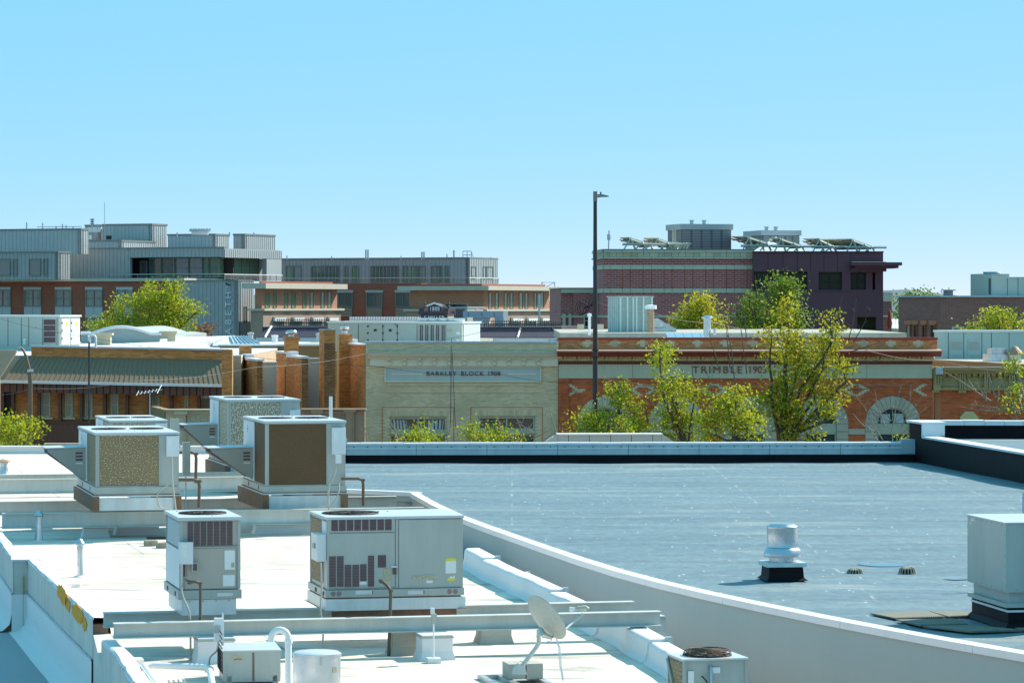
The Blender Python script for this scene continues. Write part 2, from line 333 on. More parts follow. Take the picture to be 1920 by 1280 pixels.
# left parapet: upper stucco band, lower membrane band flared at its foot
ZL = 7.10; ZF = 7.76
def strip(line, profile, jit=0.0):                  # sweep (offset to the left, z) along a line of points
    mb = MB(); vs = []; n = len(profile)
    for i, p in enumerate(line):
        a = line[max(i-1,0)]; b = line[min(i+1,len(line)-1)]; t = Vector((b.x-a.x, b.y-a.y)); t.normalize(); nn = Vector((t.y, -t.x))
        if nn.x > 0: nn = -nn
        for o, z in profile: vs.append((p.x+nn.x*o+random.uniform(-jit,jit), p.y+nn.y*o, z+random.uniform(-jit,jit)))
    fs = [(i*n+k, (i+1)*n+k, (i+1)*n+k+1, i*n+k+1) for i in range(len(line)-1) for k in range(n-1)]
    return mb.add(vs, fs)
def dense(line, step):
    out = []
    for a, b in zip(line, line[1:]):
        k = max(1, int((b-a).length/step)); out += [a.lerp(b, i/k) for i in range(k)]
    return out + [line[-1]]
zt = ZW+.25
for ln in ([far0]+L_[:2], L_[2:], L2_):
    d_ = dense(ln, .35)
    strip(d_, [(.16,zt-.02),(.16,ZF)], .004).build('parapet_face', M['stucco_pale'], WB)
    strip(d_, [(-.12,ZW-.01),(-.09,zt-.07),(-.03,zt),(.14,zt+.005),(.165,zt-.035)], .010).build('parapet_top', M['white_skin'], WB, smooth=50)
    strip(dense(ln, .6), [(.168,ZF+.025),(.185,ZF),(.185,ZL+.32),(.22,ZL+.14),(.34,ZL+.03),(.5,ZL+.005)], .004).build('base_flashing', M['white_skin'], WB, smooth=60)
    strip(d_, [(.166,ZF+.045),(.19,ZF+.04),(.19,ZF+.015),(.166,ZF+.01)], .004).build('termination_strip', M['cap_blue'], WB)
ja, jb = L_[1], L_[2]; fj = Fr(0,0,13,O=(ja.x-.16,ja.y)); wj = (jb.x-ja.x)+.16
bx('parapet_return', M['stucco_pale'], WB, fj, -.003,wj,.0,.3,ZF,zt-.03); bx('return_flashing', M['white_skin'], WB, fj, -.026,wj+.0,-.03,.3,ZL,ZF+.02); bx('return_top', M['white_skin'], WB, fj, -.02,wj+.15,-.03,.35,zt-.028,zt+.008)
# crumbled end of the parapet at the front beam
e0 = L_[-1]; e1 = L2_[0]
mbx = MB(); mbx.add([(e0.x-.16,e0.y,ZL),(e1.x-.16,e1.y,ZL),(e1.x-.16,e1.y,ZW-.12),(e0.x-.16,e0.y,ZW+.02),(e0.x+.1,e0.y,ZW+.02),(e1.x+.1,e1.y,ZW-.12)], [(0,1,2,3),(3,2,5,4)])
mbx.build('parapet_notch', M['stucco_pale'], WB)
bk = MB(); fe = Fr(0,0,13,O=e0)
bk.box(fe,-.16,.06,-.02,.28,ZW-.1,ZW+.16); bk.build('exposed_brick', M['rust_wood'], WB)
# peeled yellow patches on the stucco face
def wallpoint(px, py):
    for a, b in zip(L_[2:], L_[3:]):
        fr = Fr(0,0,math.degrees(math.atan2(b.y-a.y, b.x-a.x)) , O=a); t = Vector((b.x-a.x,b.y-a.y)); nn = Vector((t.y,-t.x)).normalized()
        if nn.x > 0: nn = -nn
        o = Vector((a.x,a.y)) + nn*.168; fr = Fr(0,0,fr.yaw,O=o); u = fr.u(px)
        if -.1 <= u <= t.length+.4: q = fr.pt(u,0,0); return Vector((q.x,q.y,CZ-(py-HY)/F*q.y))
    return None
for cx, cy, lx, ly, sl in ((117,1114,12,17,.95),(127,1132,5,14,.9),(146,1150,12,16,1.0),(158,1168,5,14,.9)):
    pts = []
    for k in range(26):
        a = 2*math.pi*k/26; rr = random.uniform(.72,1.12); x = cx+lx*rr*math.cos(a); y = cy+ly*rr*math.sin(a)+sl*(x-cx)*.9; q = wallpoint(x, y)
        if q: pts.append(q)
    if len(pts) > 8: MB().prism(pts, (-.004,-.002,0)).build('peeled_patch', M['yellow_foam'], WB)
# far parapet
ff = Fr(0,0,0,O=(far0.x,103.8))
mbp = MB(); mbp.box(ff, -.3, -9.2-far0.x, -.05,.3, ZW-.1, ZW+.2); mbp.build('street_parapet', M['white_skin'], WB)
fp = MB(); fp.box(ff,-.35,-9.2-far0.x,-.1,.34,ZW+.2,ZW+.25); fp.build('parapet_coping', M['white_skin'], WB)
# membrane covered curb along the right side, in overlapping lengths
cl = dense(curb_pts, .12); cum = [0.0]
for a, b in zip(cl, cl[1:]): cum.append(cum[-1]+(b-a).length)
segs = [(0,2.3,.06),(2.2,5.3,.03),(5.2,8.6,.05),(8.5,12.6,.01),(12.5,16.2,.04),(16.1,30,.0)]
for si, (s0, s1, dz) in enumerate(segs):
    ln = [p for p, c in zip(cl, cum) if s0 <= c <= s1]
    if len(ln) < 3: continue
    j = .003
    mb = MB(); vs = []; prof = [(.07,ZW+.005),(.01,ZW+.04),(-.015,ZW+.14),(-.03,ZW+.24+dz),(-.055,ZW+.275+dz),(-.09,ZW+.285+dz),(-.30,ZW+.285+dz),(-.34,ZW+.25+dz),(-.35,ZW-.3)]
    nP = len(prof)
    for i, p in enumerate(ln):
        a = ln[max(i-1,0)]; b = ln[min(i+1,len(ln)-1)]; t = Vector((b.x-a.x,b.y-a.y)).normalized(); nn = Vector((t.y,-t.x))
        if nn.x > 0: nn = -nn
        sw = .018*math.sin(i*.16+si)+.010*math.sin(i*.41)
        for q, (o, z) in enumerate(prof): vs.append((p.x+nn.x*(o+sw*(q<5)), p.y+nn.y*(o+sw*(q<5)), z+random.uniform(-j,j)*(0<q<6)))
    m_ = len(ln); mb.add(vs, [(i*nP+k,(i+1)*nP+k,(i+1)*nP+k+1,i*nP+k+1) for i in range(m_-1) for k in range(nP-1)] + [tuple(range(nP)), tuple((m_-1)*nP+k for k in range(nP))[::-1]])
    mb.build('curb_length', M['white_skin'], WB, smooth=50)
    e = ln[-1]; fe = Fr(0,0,13,O=(e.x,e.y)); MB().box(fe,.28,.36,-.05,.06,ZW+.2+dz,ZW+.31+dz).build('curb_clip', M['cap_blue'], WB)
# lower roof beside it
LB = MB(); lp = [(p.x-.3,p.y) for p in leftline]; LB.add([(x,y,ZL) for x, y in lp]+[(-45,lp[-1][1],ZL),(-45,103.8,ZL)], [tuple(range(len(lp)+2))])
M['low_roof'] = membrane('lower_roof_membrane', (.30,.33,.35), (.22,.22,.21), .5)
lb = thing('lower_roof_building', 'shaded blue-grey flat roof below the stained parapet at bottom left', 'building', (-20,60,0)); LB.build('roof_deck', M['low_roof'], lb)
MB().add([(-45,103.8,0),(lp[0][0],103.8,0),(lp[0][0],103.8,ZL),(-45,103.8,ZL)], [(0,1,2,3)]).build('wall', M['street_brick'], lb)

# ------------------------------------------------------------------ grey roofed building
DB = thing('grey_roof_building', 'building with wide grey rubber roof, curved stucco side wall and white coping', 'building', (6,70,0))
ZC = 8.75
cpx = [(684,918),(782,923)]; curve = [(782,923),(827,950.5),(867,968),(920,986),(975,1004),(1035,1026),(1100,1048),(1167,1070),(1245,1090),(1340,1110.5),(1440,1132),(1560,1156),(1678,1178),(1800,1199.5),(1920,1220),(2100,1250)]
back = [R(x,y,ZC) for x, y in curve]
# smooth the plan curve a little
for _ in range(2): back = [back[0]]+[back[i]*.5+(back[i-1]+back[i+1])*.25 for i in range(1,len(back)-1)]+[back[-1]]
bl = dense(back, .5)
def offs(line, o):
    out = []
    for i, p in enumerate(line):
        a = line[max(i-1,0)]; b = line[min(i+1,len(line)-1)]; t = Vector((b.x-a.x,b.y-a.y)).normalized(); nn = Vector((t.y,-t.x))
        if nn.x > 0: nn = -nn
        out.append(Vector((p.x+nn.x*o,p.y+nn.y*o,p.z)))
    return out
f_ = offs(bl, .13); nB = len(bl)
w_ = MB(); w_.add([(p.x,p.y,0) for p in f_]+[(p.x,p.y,ZC-.04) for p in f_], [(i,i+1,nB+i+1,nB+i) for i in range(nB-1)])
w_.build('side_wall', M['stucco_grey'], DB, smooth=60)
# coping in lengths with open joints
step = 6
for i in range(0, nB-1, step):
    a = bl[i:i+step+1]; 
    if len(a) < 2: continue
    a = a[:]; a[-1] = a[-1].lerp(a[-2], .02); c = MB(); n0 = len(a); o1 = offs(bl, .16)[i:i+step+1]; o1[-1] = o1[-1].lerp(o1[-2], .02); o0 = offs(bl,-.02)[i:i+step+1]; o0[-1] = o0[-1].lerp(o0[-2],.02)
    vs = []
    for p, q in zip(o0, o1): vs += [(p.x,p.y,ZC-.12),(p.x,p.y,ZC+.005),(q.x,q.y,ZC-.008),(q.x,q.y,ZC-.105),(q.x+.02,q.y,ZC-.11)]
    c.add(vs, [(5*k+j,5*k+5+j,5*k+6+j,5*k+1+j) for k in range(n0-1) for j in range(4)]+[(0,1,2,3,4),tuple(5*(n0-1)+j for j in range(5))[::-1]])
    c.build('coping_length', M['cap_white'], DB)
# short return at the far corner of the curved wall
p0 = R(640,917,ZC); p1 = bl[0]; fr = Fr(0,0,math.degrees(math.atan2(p1.y-p0.y,p1.x-p0.x)),O=p0); ln = (p1-p0).length
bx('return_wall', M['stucco_grey'], DB, fr, 0, ln, .0,.18, 0, ZC-.04); bx('coping_length', M['cap_white'], DB, fr, -.02, ln-.004, -.03,.2, ZC-.09, ZC+.004)
q1 = Vector((-7.3,90.2,ZC)); fr2 = Fr(0,0,math.degrees(math.atan2(q1.y-p0.y,q1.x-p0.x)),O=p0); bx('return_wall', M['stucco_grey'], DB, fr2, 0,(q1-p0).length,-.18,0,0,ZC-.02)
FP = Fr(648,90.0,2.0); uL = FP.u(470); uR = FP.u(1716)
far_a = FP.pt(uL,0,0); far_b = FP.pt(uR,0,0)
# roof deck, gently uneven
RW = Fr(1716,0,0,O=(far_b.x,far_b.y)); rw2 = R(1920,906,ZD); yawR = math.degrees(math.atan2(rw2.y-far_b.y, rw2.x-far_b.x))
rdir = (Vector((rw2.x,rw2.y))-Vector((far_b.x,far_b.y))).normalized(); rn = Vector((far_b.x,far_b.y))+rdir*62
deck = MB(); rows_ = 60; cols = 44; top = [p0]+bl
vs = []
lineL = [Vector((far_a.x,far_a.y,0)), Vector((p0.x,p0.y,0))]+[Vector((p.x,p.y,0)) for p in bl]+[bl[-1]+Vector((2.5,-5,0))]
lineR = [Vector((far_b.x+.1,far_b.y+.3,0)), Vector((rn.x,rn.y,0))]
def aty(line, y):
    for a, b in zip(line, line[1:]):
        if (a.y-y)*(b.y-y) <= 0 and abs(a.y-b.y) > 1e-6: t = (y-a.y)/(b.y-a.y); return a.x+(b.x-a.x)*t
    return line[-1].x if y < line[-1].y else line[0].x
y0, y1 = 30.5, 90.4
for i in range(rows_+1):
    y = y1+(y0-y1)*i/rows_; xl = aty(lineL, y)-.05; xr = aty(lineR, y)+.05
    for j in range(cols+1):
        f = j/cols; z = ZD + .012*math.sin(y*.9+j*.5)*math.sin(j*.35); xx = xl+(xr-xl)*f; z -= .05*math.exp(-((xx-6.35)/2.2)**2-((y-55.0)/2.6)**2)+.035*math.exp(-((xx-7.3)/1.2)**2-((y-52.0)/1.4)**2)
        vs.append((xl+(xr-xl)*f, y, z))
C1 = cols+1; deck.add(vs, [(i*C1+j,i*C1+j+1,(i+1)*C1+j+1,(i+1)*C1+j) for i in range(rows_) for j in range(cols)])
deck.build('roof_deck', M['dark_roof'], DB, smooth=60)
# far parapet: black membrane upstand, zinc band, fascia with rivets, white cap lengths
z_ = lambda py: FP.z(1180, py)
bx('parapet_upstand', M['black_membrane'], DB, FP, uL,uR,.0,.3, ZD-.05, z_(852))
cant = MB(); ns = 40; vs = []
for i in range(ns+1):
    u = uL+(uR-uL)*i/ns; w = .10+.05*math.sin(i*1.3)+random.uniform(-.02,.02); vs += [FP.pt(u,-w,ZD+.014), FP.pt(u,-.004,ZD+.10)]
cant.add(vs, [(2*i,2*i+2,2*i+3,2*i+1) for i in range(ns)]).build('parapet_cant', M['black_membrane'], DB)
joints = [470,561,650]+[648+132.5*k for k in range(1,9)]+[1716]; joints = sorted(set(j for j in joints if j <= 1716))
for a, b in zip(joints, joints[1:]):
    ua, ub = FP.u(a)+.006, FP.u(b)-.006; 
    bx('zinc_band', M['cap_blue'], DB, FP, ua,ub,-.03,.28, z_(852), z_(840.5))
    bx('drip_edge', M['cap_white'], DB, FP, ua,ub,-.055,.2, z_(840.5), z_(838.8))
    bx('fascia_strip', M['cap_blue'], DB, FP, ua,ub,-.02,.2, z_(838.8), z_(833.2))
    n = max(1, int((b-a)/23)); 
    for k in range(n):
        u = ua+(ub-ua)*(k+.5)/n; MB().box(FP,u-.018,u+.018,-.034,-.018,z_(837.6),z_(836)).build('rivet', M['black'], DB)
caps = list(range(470,1690,41))+[1690]
for a, b in zip(caps, caps[1:]):
    ua, ub = FP.u(a)+.004, FP.u(b)-.004; bx('cap_stone', M['cap_white'], DB, FP, ua,ub,-.05,.42+random.uniform(-.006,.006), z_(833.2)+.002, z_(829.5)+random.uniform(-.004,.004))
bx('end_flashing', M['cap_blue'], DB, FP, FP.u(1690),uR-.01,-.06,.36, z_(850), z_(824))
bx('street_wall', M['street_brick'], DB, FP, uL,uR,.3,.6,0,z_(833.5))
# raised centre of the street cornice
pz = Fr(1140,93.0,2.0); zz = lambda py: pz.z(1140, py); b0, b1 = zz(832), zz(815)
xs = [1046,1066,1105,1145,1184,1224,1240]
for a, b in zip(xs, xs[1:]):
    bx('cornice_panel', M['stucco_grey'], DB, pz, pz.u(a)+.008, pz.u(b)-.008, 0,.5, b0-.4, b1)
for a, b, c, d in ((1024,1046,831,815),(1262,1240,830,815)):
    MB().prism([pz.pt(pz.u(a),.01,b0-.4),pz.pt(pz.u(b),.01,b0-.4),pz.pt(pz.u(b),.01,b1),pz.pt(pz.u((a+b)/2),.01,zz(819.5)),pz.pt(pz.u(a),.01,zz(827))], (pz.V*.45).to_3d()).build('cornice_shoulder', M['stucco_grey'], DB)
bx('cornice_cap', M['cap_white'], DB, pz, pz.u(1044),pz.u(1242),-.04,.55,b1+.002,b1+.035)

# ------------------------------------------------------------------ black parapet building on the right
RB = thing('black_parapet_building', 'higher building at right edge with black rubber parapets under white caps', 'building', (14,86,0))
fr = Fr(0,0,yawR+180,O=(far_b.x,far_b.y))            # u runs from the far corner away from the camera (negative = towards it)
LW = Fr(0,0,yawR,O=(far_b.x,far_b.y)); zc = 9.245
mb = MB(); mb.box(LW, 0, 62, 0, .35, 0, zc); mb.build('parapet_wall', M['black_membrane'], RB)
for k in range(21):
    bx('cap_length', M['cap_white'], RB, LW, .9+k*2.9, .9+(k+1)*2.9-.01, -.05, .40, zc+.002, zc+.055)
tb = LW.off(0,0); zt1 = 13-222*.01517
bx('corner_pier', M['black_membrane'], RB, LW, -.75,.85,.02,.6,0,zt1); bx('pier_cap', M['cap_white'], RB, LW, -.85,.9,-.05,.66,zt1+.002,zt1+.06)
bx('pier_flashing', M['cap_white'], RB, LW, .853,.90,-.04,.62,zc+.06,zt1)
S2 = Fr(1730,96.5,-1.5); zs = lambda py: S2.z(1825,py)
bx('street_parapet', M['black_membrane'], RB, S2, 0,12,0,.3,0,zs(797))
xs = [1730,1770,1807,1846,1883,1917,1955,2000]
for a, b in zip(xs, xs[1:]): bx('parapet_coping', M['cap_white'], RB, S2, S2.u(a)+.006,S2.u(b)-.006,-.12,.5,zs(797)+.002,zs(788)+random.uniform(-.01,.01))
zr = CZ-4.05; rdk = MB(); a = LW.pt(0,.3,zr); rdk.add([LW.pt(-1,.35,zr),LW.pt(60,.35,zr),LW.pt(60,12,zr),S2.pt(12,0,zr),S2.pt(.1,0,zr)], [(0,1,2,3,4)]); rdk.build('roof_deck', M['dark_roof'], RB)
# ------------------------------------------------------------------ steel support beams and their feet
G = 13.0
def ibeam(px0, px1, py_top, pxref, zt, h, label, fl=.10):
    Y = (CZ-zt)*F/(py_top-HY); fr = Fr(pxref, Y, G); u0, u1 = fr.u(px0), fr.u(px1)
    mb = MB(); mb.box(fr,u0,u1,0,fl*2,zt-.014,zt); mb.box(fr,u0,u1,0,fl*2,zt-h,zt-h+.014); mb.box(fr,u0+.001,u1-.001,fl-.006,fl+.006,zt-h+.014,zt-.014)
    # toe of the paint stain and welded end stiffener
    o = mb.build('steel_beam', M['beam'], base=fr.pt((u0+u1)/2,fl,zt-h)); tag(o, label, 'beam', 'painted steel beams under the rooftop units'); return fr, u0, u1
ZB = 8.70
b1, *_ = ibeam(214,1241,1159,650,ZB,.205,'front painted steel beam below the big air unit, nearest the camera')
b2, *_ = ibeam(195,1191,1138,700,ZB,.205,'painted steel beam just behind the front one, under the big air unit')
b3, *_ = ibeam(4,796,958,300,ZB,.315,'long painted steel beam running behind the tops of the two front air units')
b4, *_ = ibeam(-15,745,936,300,ZB,.30,'painted steel beam under the back of the two coil units')
b5, *_ = ibeam(-15,470,896,230,ZB,.36,'far painted steel beam crossing behind the left hooded unit')
b6, *_ = ibeam(-15,480,888,150,ZB+.02,.22,'farthest painted steel beam on the white roof')
def foot(px0, px1, py0, py1, label, mat='white_skin', kind='plinth', dd=.4, ztop=None):
    p = R((px0+px1)/2, py1, ZW); fr = Fr((px0+px1)/2, p.y, G); u0, u1 = fr.u(px0), fr.u(px1); z1 = ztop or fr.z((px0+px1)/2, py0)
    mb = MB(); tp = .012
    mb.hexa([fr.pt(u0-tp*3,-tp*3,ZW),fr.pt(u1+tp*3,-tp*3,ZW),fr.pt(u1+tp*3,dd+tp*3,ZW),fr.pt(u0-tp*3,dd+tp*3,ZW),fr.pt(u0,0,ZW+.12),fr.pt(u1,0,ZW+.12),fr.pt(u1,dd,ZW+.12),fr.pt(u0,dd,ZW+.12)])
    mb.box(fr,u0,u1,0,dd,ZW+.12,z1)
    t = thing('beam_plinth', label, kind, fr.pt((u0+u1)/2,dd/2,ZW), 'plinths carrying the steel beams'); mb.build('membrane_wrap', M[mat], t)
    bx('termination_bar', M['conduit'], t, fr, u0-.012,u1+.012,-.012,dd+.012,z1-.045,z1-.02); return t
foot(158,203,988,1007,'white membrane plinth under the long beam, left of centre unit',dd=.45,ztop=ZB-.317)
foot(219,298,984,1003,'wider white plinth under the long beam beside the left one',dd=.45,ztop=ZB-.317)
foot(480,585,975,1000,'wide cream plinth under the long beam behind the two front units',dd=.4,ztop=ZB-.317)
foot(736,790,1192,1228,'weathered plinth behind the brown gas pipe under the rear beam','block',dd=.35,ztop=ZB-.207)
foot(792,849,1190,1237,'white wrapped plinth below the front beam behind the thin post',dd=.45,ztop=ZB-.207)
foot(372,440,1195,1243,'white plinth below the front beam behind the small condenser',dd=.5,ztop=ZB-.207)
foot(903,959,1184,1207,'tan concrete block pier under the rear beam left of the dish','block',dd=.38,ztop=ZB-.207)
foot(1214,1248,1176,1199,'small steel bracket seat under the right end of the front beam','beam',dd=.25,ztop=ZB-.207)

# ------------------------------------------------------------------ packaged rooftop units
def fanset(T, fr, uc, dc, r, z, guard=True):
    c = fr.pt(uc,dc,z-.09); f = MB(); f.lathe(c,[(r*.22,0),(r*.22,.06),(r*.1,.075),(0.0,.075)],14)
    for k in range(4):
        a = k*math.pi/2+.4; ca, sa = math.cos(a), math.sin(a); cb, sb = math.cos(a+.75), math.sin(a+.75)
        v = [Vector((c.x+r*.2*ca,c.y+r*.2*sa,c.z)),Vector((c.x+r*.93*ca,c.y+r*.93*sa,c.z-.01)),Vector((c.x+r*.93*cb,c.y+r*.93*sb,c.z+.06)),Vector((c.x+r*.2*cb,c.y+r*.2*sb,c.z+.05))]
        f.prism(v,(0,0,.004))
    f.build('fan', M['dull_alu'], T, smooth=30)
    if guard:
        gd = MB(); cc = fr.pt(uc,dc,z+.012)
        for q in (.35,.62,.86,1.0):
            pts = [(cc.x+r*q*math.cos(2*math.pi*k/28),cc.y+r*q*math.sin(2*math.pi*k/28),cc.z+.016*(1-q)) for k in range(29)]; gd.tube(pts,.0045 if q<1 else .009,4,False)
        for k in range(8):
            a = math.pi*k/8; gd.tube([(cc.x-r*math.cos(a),cc.y-r*math.sin(a),cc.z),(cc.x,cc.y,cc.z+.018),(cc.x+r*math.cos(a),cc.y+r*math.sin(a),cc.z)],.004,4)
        gd.build('fan_guard', M['black'], T)
def lid(T, fr, w, d, z, fans, mat, ov=.025, th=.05):
    """fans: list of (u0,u1,r) cells; the rest is plain"""
    mb = MB(); cells = sorted(fans); cur = -ov; zt = z+th
    mb.box(fr,-ov,w+ov,-ov,d+ov,z,zt-.001) if not fans else None
    if fans:
        for side in ((-ov,w+ov,-ov,-ov),(-ov,w+ov,d+ov,d+ov)):
            mb.quad(fr.pt(side[0],side[2],z),fr.pt(side[1],side[2],z),fr.pt(side[1],side[2],zt),fr.pt(side[0],side[2],zt))
        for u in (-ov,w+ov): mb.quad(fr.pt(u,-ov,z),fr.pt(u,d+ov,z),fr.pt(u,d+ov,zt),fr.pt(u,-ov,zt))
        for a, b, r in cells:
            if a > cur+1e-6: mb.quad(fr.pt(cur,-ov,zt),fr.pt(a,-ov,zt),fr.pt(a,d+ov,zt),fr.pt(cur,d+ov,zt))
            mb.holed(fr,a,b,-ov,d+ov,zt,r,.16,mi=0,mi2=1); cur = b
        if cur < w+ov-1e-6: mb.quad(fr.pt(cur,-ov,zt),fr.pt(w+ov,-ov,zt),fr.pt(w+ov,d+ov,zt),fr.pt(cur,d+ov,zt))
    mb.build('lid', [mat, M['black']], T)
    for a, b, r in cells: fanset(T, fr, (a+b)/2, d/2, r, zt)
    sc = MB()
    for k in range(9):
        u = random.uniform(.05,w-.05); dd = random.uniform(.05,d-.05); sc.box(fr,u-.01,u+.01,dd-.01,dd+.01,zt,zt+.008)
    sc.build('lid_screws', M['slat'], T)['kind'] = 'stuff'
def louvres(T, fr, rect, n, gap=.16, slats=10, name='louvre', back='slot', blade='slat'):
    u0,u1,z0,z1 = rect; w = (u1-u0)/n
    for k in range(n):
        a = u0+w*k+w*gap/2; b = u0+w*(k+1)-w*gap/2
        o = MB().box(fr,a,b,-.004,.02,z0,z1).build(name, M[back], T)
        sl = MB(); h = (z1-z0)/slats
        for j in range(slats): sl.add([fr.pt(a,-.006,z0+h*(j+.45)),fr.pt(b,-.006,z0+h*(j+.45)),fr.pt(b,-.012,z0+h*(j+.1)),fr.pt(a,-.012,z0+h*(j+.1))], [(0,1,2,3)])
        sl.build('slats', M[blade], o)['kind'] = 'stuff'
def panel(T, fr, rect, mat, pr=.007, name='panel'):
    u0,u1,z0,z1 = rect; return MB().box(fr,u0,u1,-pr,.0,z0,z1).build(name, mat, T)
def posts(T, fr, w, d, z0, z1, mat, t=.045):
    for u, dd in ((0,0),(w,0),(0,d),(w,d)):
        bx('corner_post', mat, T, fr, u-(.006 if u==0 else t), u+(t if u==0 else .006), dd-(.006 if dd==0 else t), dd+(t if dd==0 else .006), z0, z1)
def screws(T, fr, u0, u1, z, n, d=-.012):
    s = MB()
    for k in range(n): u = u0+(u1-u0)*(k+.5)/n; s.box(fr,u-.007,u+.007,d,d+.012,z-.007,z+.007)
    s.build('screws', M['slat'], T)['kind'] = 'stuff'
def badge(T, fr, px, py, r):                        # round blue maker's mark: a ring and a bar on the end panel
    u, z = fr.u(px), fr.z(px,py); mb = MB(); n = 20; vs = []
    for k in range(n):
        a = 2*math.pi*k/n; vs += [fr.pt(u+r*math.cos(a),-.010,z+r*math.sin(a)), fr.pt(u+r*.72*math.cos(a),-.010,z+r*.72*math.sin(a))]
    mb.add(vs, [(2*k,2*((k+1)%n),2*((k+1)%n)+1,2*k+1) for k in range(n)]); mb.box(fr,u-r*.6,u+r*.6,-.0105,-.0095,z-r*.22,z+r*.22); mb.build('badge', M['logo_blue'], T)

def coil_unit(label, pxl, px0, px1, Y, y_top, y_bot, y_rail, y_c0, y_c1, coilpx, mat, hood=None, disc=None, badge_at=None, deep=None, clear=True):
    """unit whose end shows a coil, two fans on top; pxl back-left column, px0/px1 front columns"""
    fr = Fr(px0, Y, G); w = fr.u(px1); d = deep or fr.dep(pxl); xm = (px0+px1)/2; Z = lambda py: fr.z(xm, py)
    zt, zb, zr, c0, c1 = Z(y_top), Z(y_bot), Z(y_rail), Z(y_c0), Z(y_c1)
    T = thing('rooftop_unit', label, 'air conditioner', fr.pt(w/2,d/2,c1), 'packaged rooftop air units')
    bx('cabinet', M['hvac'], T, fr, .01,w-.01,.01,d-.01,zb,zt)
    posts(T, fr, w, d, zb, zt, M['hvac'])
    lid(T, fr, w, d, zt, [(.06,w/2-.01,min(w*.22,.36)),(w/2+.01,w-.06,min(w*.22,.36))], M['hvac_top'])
    u0,u1 = fr.u(coilpx[0]), fr.u(coilpx[1]); bx('coil', mat, T, fr, u0,u1,-.002,.02,zb+.02,zt-.015)
    fz = MB()
    for uu in (u0,u1): fz.box(fr,uu-.012,uu+.012,-.012,.0,zb+.005,zt-.005)
    fz.box(fr,u0,u1,-.012,0,zt-.015,zt-.002); fz.box(fr,u0,u1,-.012,0,zb+.004,zb+.02); fz.build('coil_frame', M['hvac'], T)
    panel(T, fr, (u1+.016,w-.04,zb+.01,zt-.01), M['hvac'])
    lf = fr.left(0); dd = d
    # left end: narrow coil near the front corner, then plain access panels
    bx('side_coil', mat, T, lf, -dd*.46,-.05,-.003,.01,zb+.03,zt-.02); bx('access_panel', M['hvac_white'], T, lf, -dd+.05,-dd*.49,-.009,.0,zb+.02,zt-.02)
    screws(T, lf, -dd+.06,-.06, zt-.03, 9)
    bx('base_rail', M['hvac'], T, fr, -.03,w+.03,-.03,d+.03,zr,zb)
    for s in (.28,.72):
        bx('fork_pocket', M['conduit'], T, fr, w*s-.1,w*s+.1,-.034,-.028,zr+.03,zb-.03)
    for s in (.25,.7): bx('lifting_hole', M['black'], T, lf, -dd*s-.05,-dd*s+.05,-.034,-.028,zr+.03,zb-.03)
    bx('curb', M['curb'], T, fr, -.06,w+.04,-.05,d+.05,c0,zr-.02); bx('curb_gasket', M['rust_wood'], T, fr, -.05,w+.03,-.045,d+.045,zr-.02,zr)
    bx('sleeper', M['rust_wood'], T, fr, -.08,.06,-.08,d+.4,c1,c0); bx('sleeper', M['rust_wood'], T, fr, w-.1,w+.05,-.08,d+.4,c1,c0)
    bx('curb_skirt', M['curb'], T, fr, .06,w-.1,-.02,.1,c1,c0-.03)
    if disc:
        a,b,y0,y1 = disc; u0_,u1_,z0_,z1_ = fr.rect(a,b,y0,y1); q = bx('disconnect_box', M['hvac_white'], T, fr, u0_,u1_,-.11,-.008,z0_,z1_)
        bx('instruction_label', M['label_white'], q, fr, u0_+(u1_-u0_)*.12,u0_+(u1_-u0_)*.42,-.113,-.110,z0_+(z1_-z0_)*.55,z0_+(z1_-z0_)*.93)
        bx('switch_handle', M['hvac'], q, fr, u1_,u1_+.03,-.09,-.03,z0_+(z1_-z0_)*.4,z0_+(z1_-z0_)*.6)
    if badge_at: badge(T, lf, badge_at[0], badge_at[1], .075)
    if hood:
        tip, rt, yt, yb, lowx = hood; db = d*.74; hf = fr.off(0, db-.62)   # outdoor-air hood projecting to the left
        H = Z(yt)-Z(yb); L = fr.u(rt)-fr.u(tip); L = max(.5, L)
        A = [hf.pt(-.0,0,Z(yt)),hf.pt(-L,0,Z(yt)-.02),hf.pt(-L+.03,0,Z(yt)-.09),hf.pt(-.02,0,Z(yt)-H)]
        h = MB(); h.prism(A[::-1], (hf.V*.02).to_3d()); h.build('hood_cheek', M['hvac_warm'], T)
        h = MB(); h.prism([p+(hf.V*1.0).to_3d() for p in A], (hf.V*.02).to_3d()); h.build('hood_cheek', M['hvac_warm'], T)
        h = MB(); h.hexa([hf.pt(-L-.03,-.03,Z(yt)-.015),hf.pt(0,-.03,Z(yt)+.005),hf.pt(0,1.05,Z(yt)+.005),hf.pt(-L-.03,1.05,Z(yt)-.015),hf.pt(-L-.03,-.03,Z(yt)+.005),hf.pt(0,-.03,Z(yt)+.025),hf.pt(0,1.05,Z(yt)+.025),hf.pt(-L-.03,1.05,Z(yt)+.005)]); h.build('hood_top', M['hvac_top'], T)
        h = MB(); h.hexa([hf.pt(-L+.02,.03,Z(yt)-.12),hf.pt(-.04,.03,Z(yt)-H+.03),hf.pt(-.04,.98,Z(yt)-H+.03),hf.pt(-L+.02,.98,Z(yt)-.12),hf.pt(-L+.05,.03,Z(yt)-.08),hf.pt(-.02,.03,Z(yt)-H+.09),hf.pt(-.02,.98,Z(yt)-H+.09),hf.pt(-L+.05,.98,Z(yt)-.08)]); h.build('hood_filter', M['slot'], T)
        vb = MB(); uu = -.22
        for k in range(3): vb.box(hf,uu,uu+.15,-.006,.0,Z(yt)-.13-k*.07,Z(yt)-.09-k*.07)
        vb.build('hood_vent', M['slot'], T)['kind'] = 'stuff'
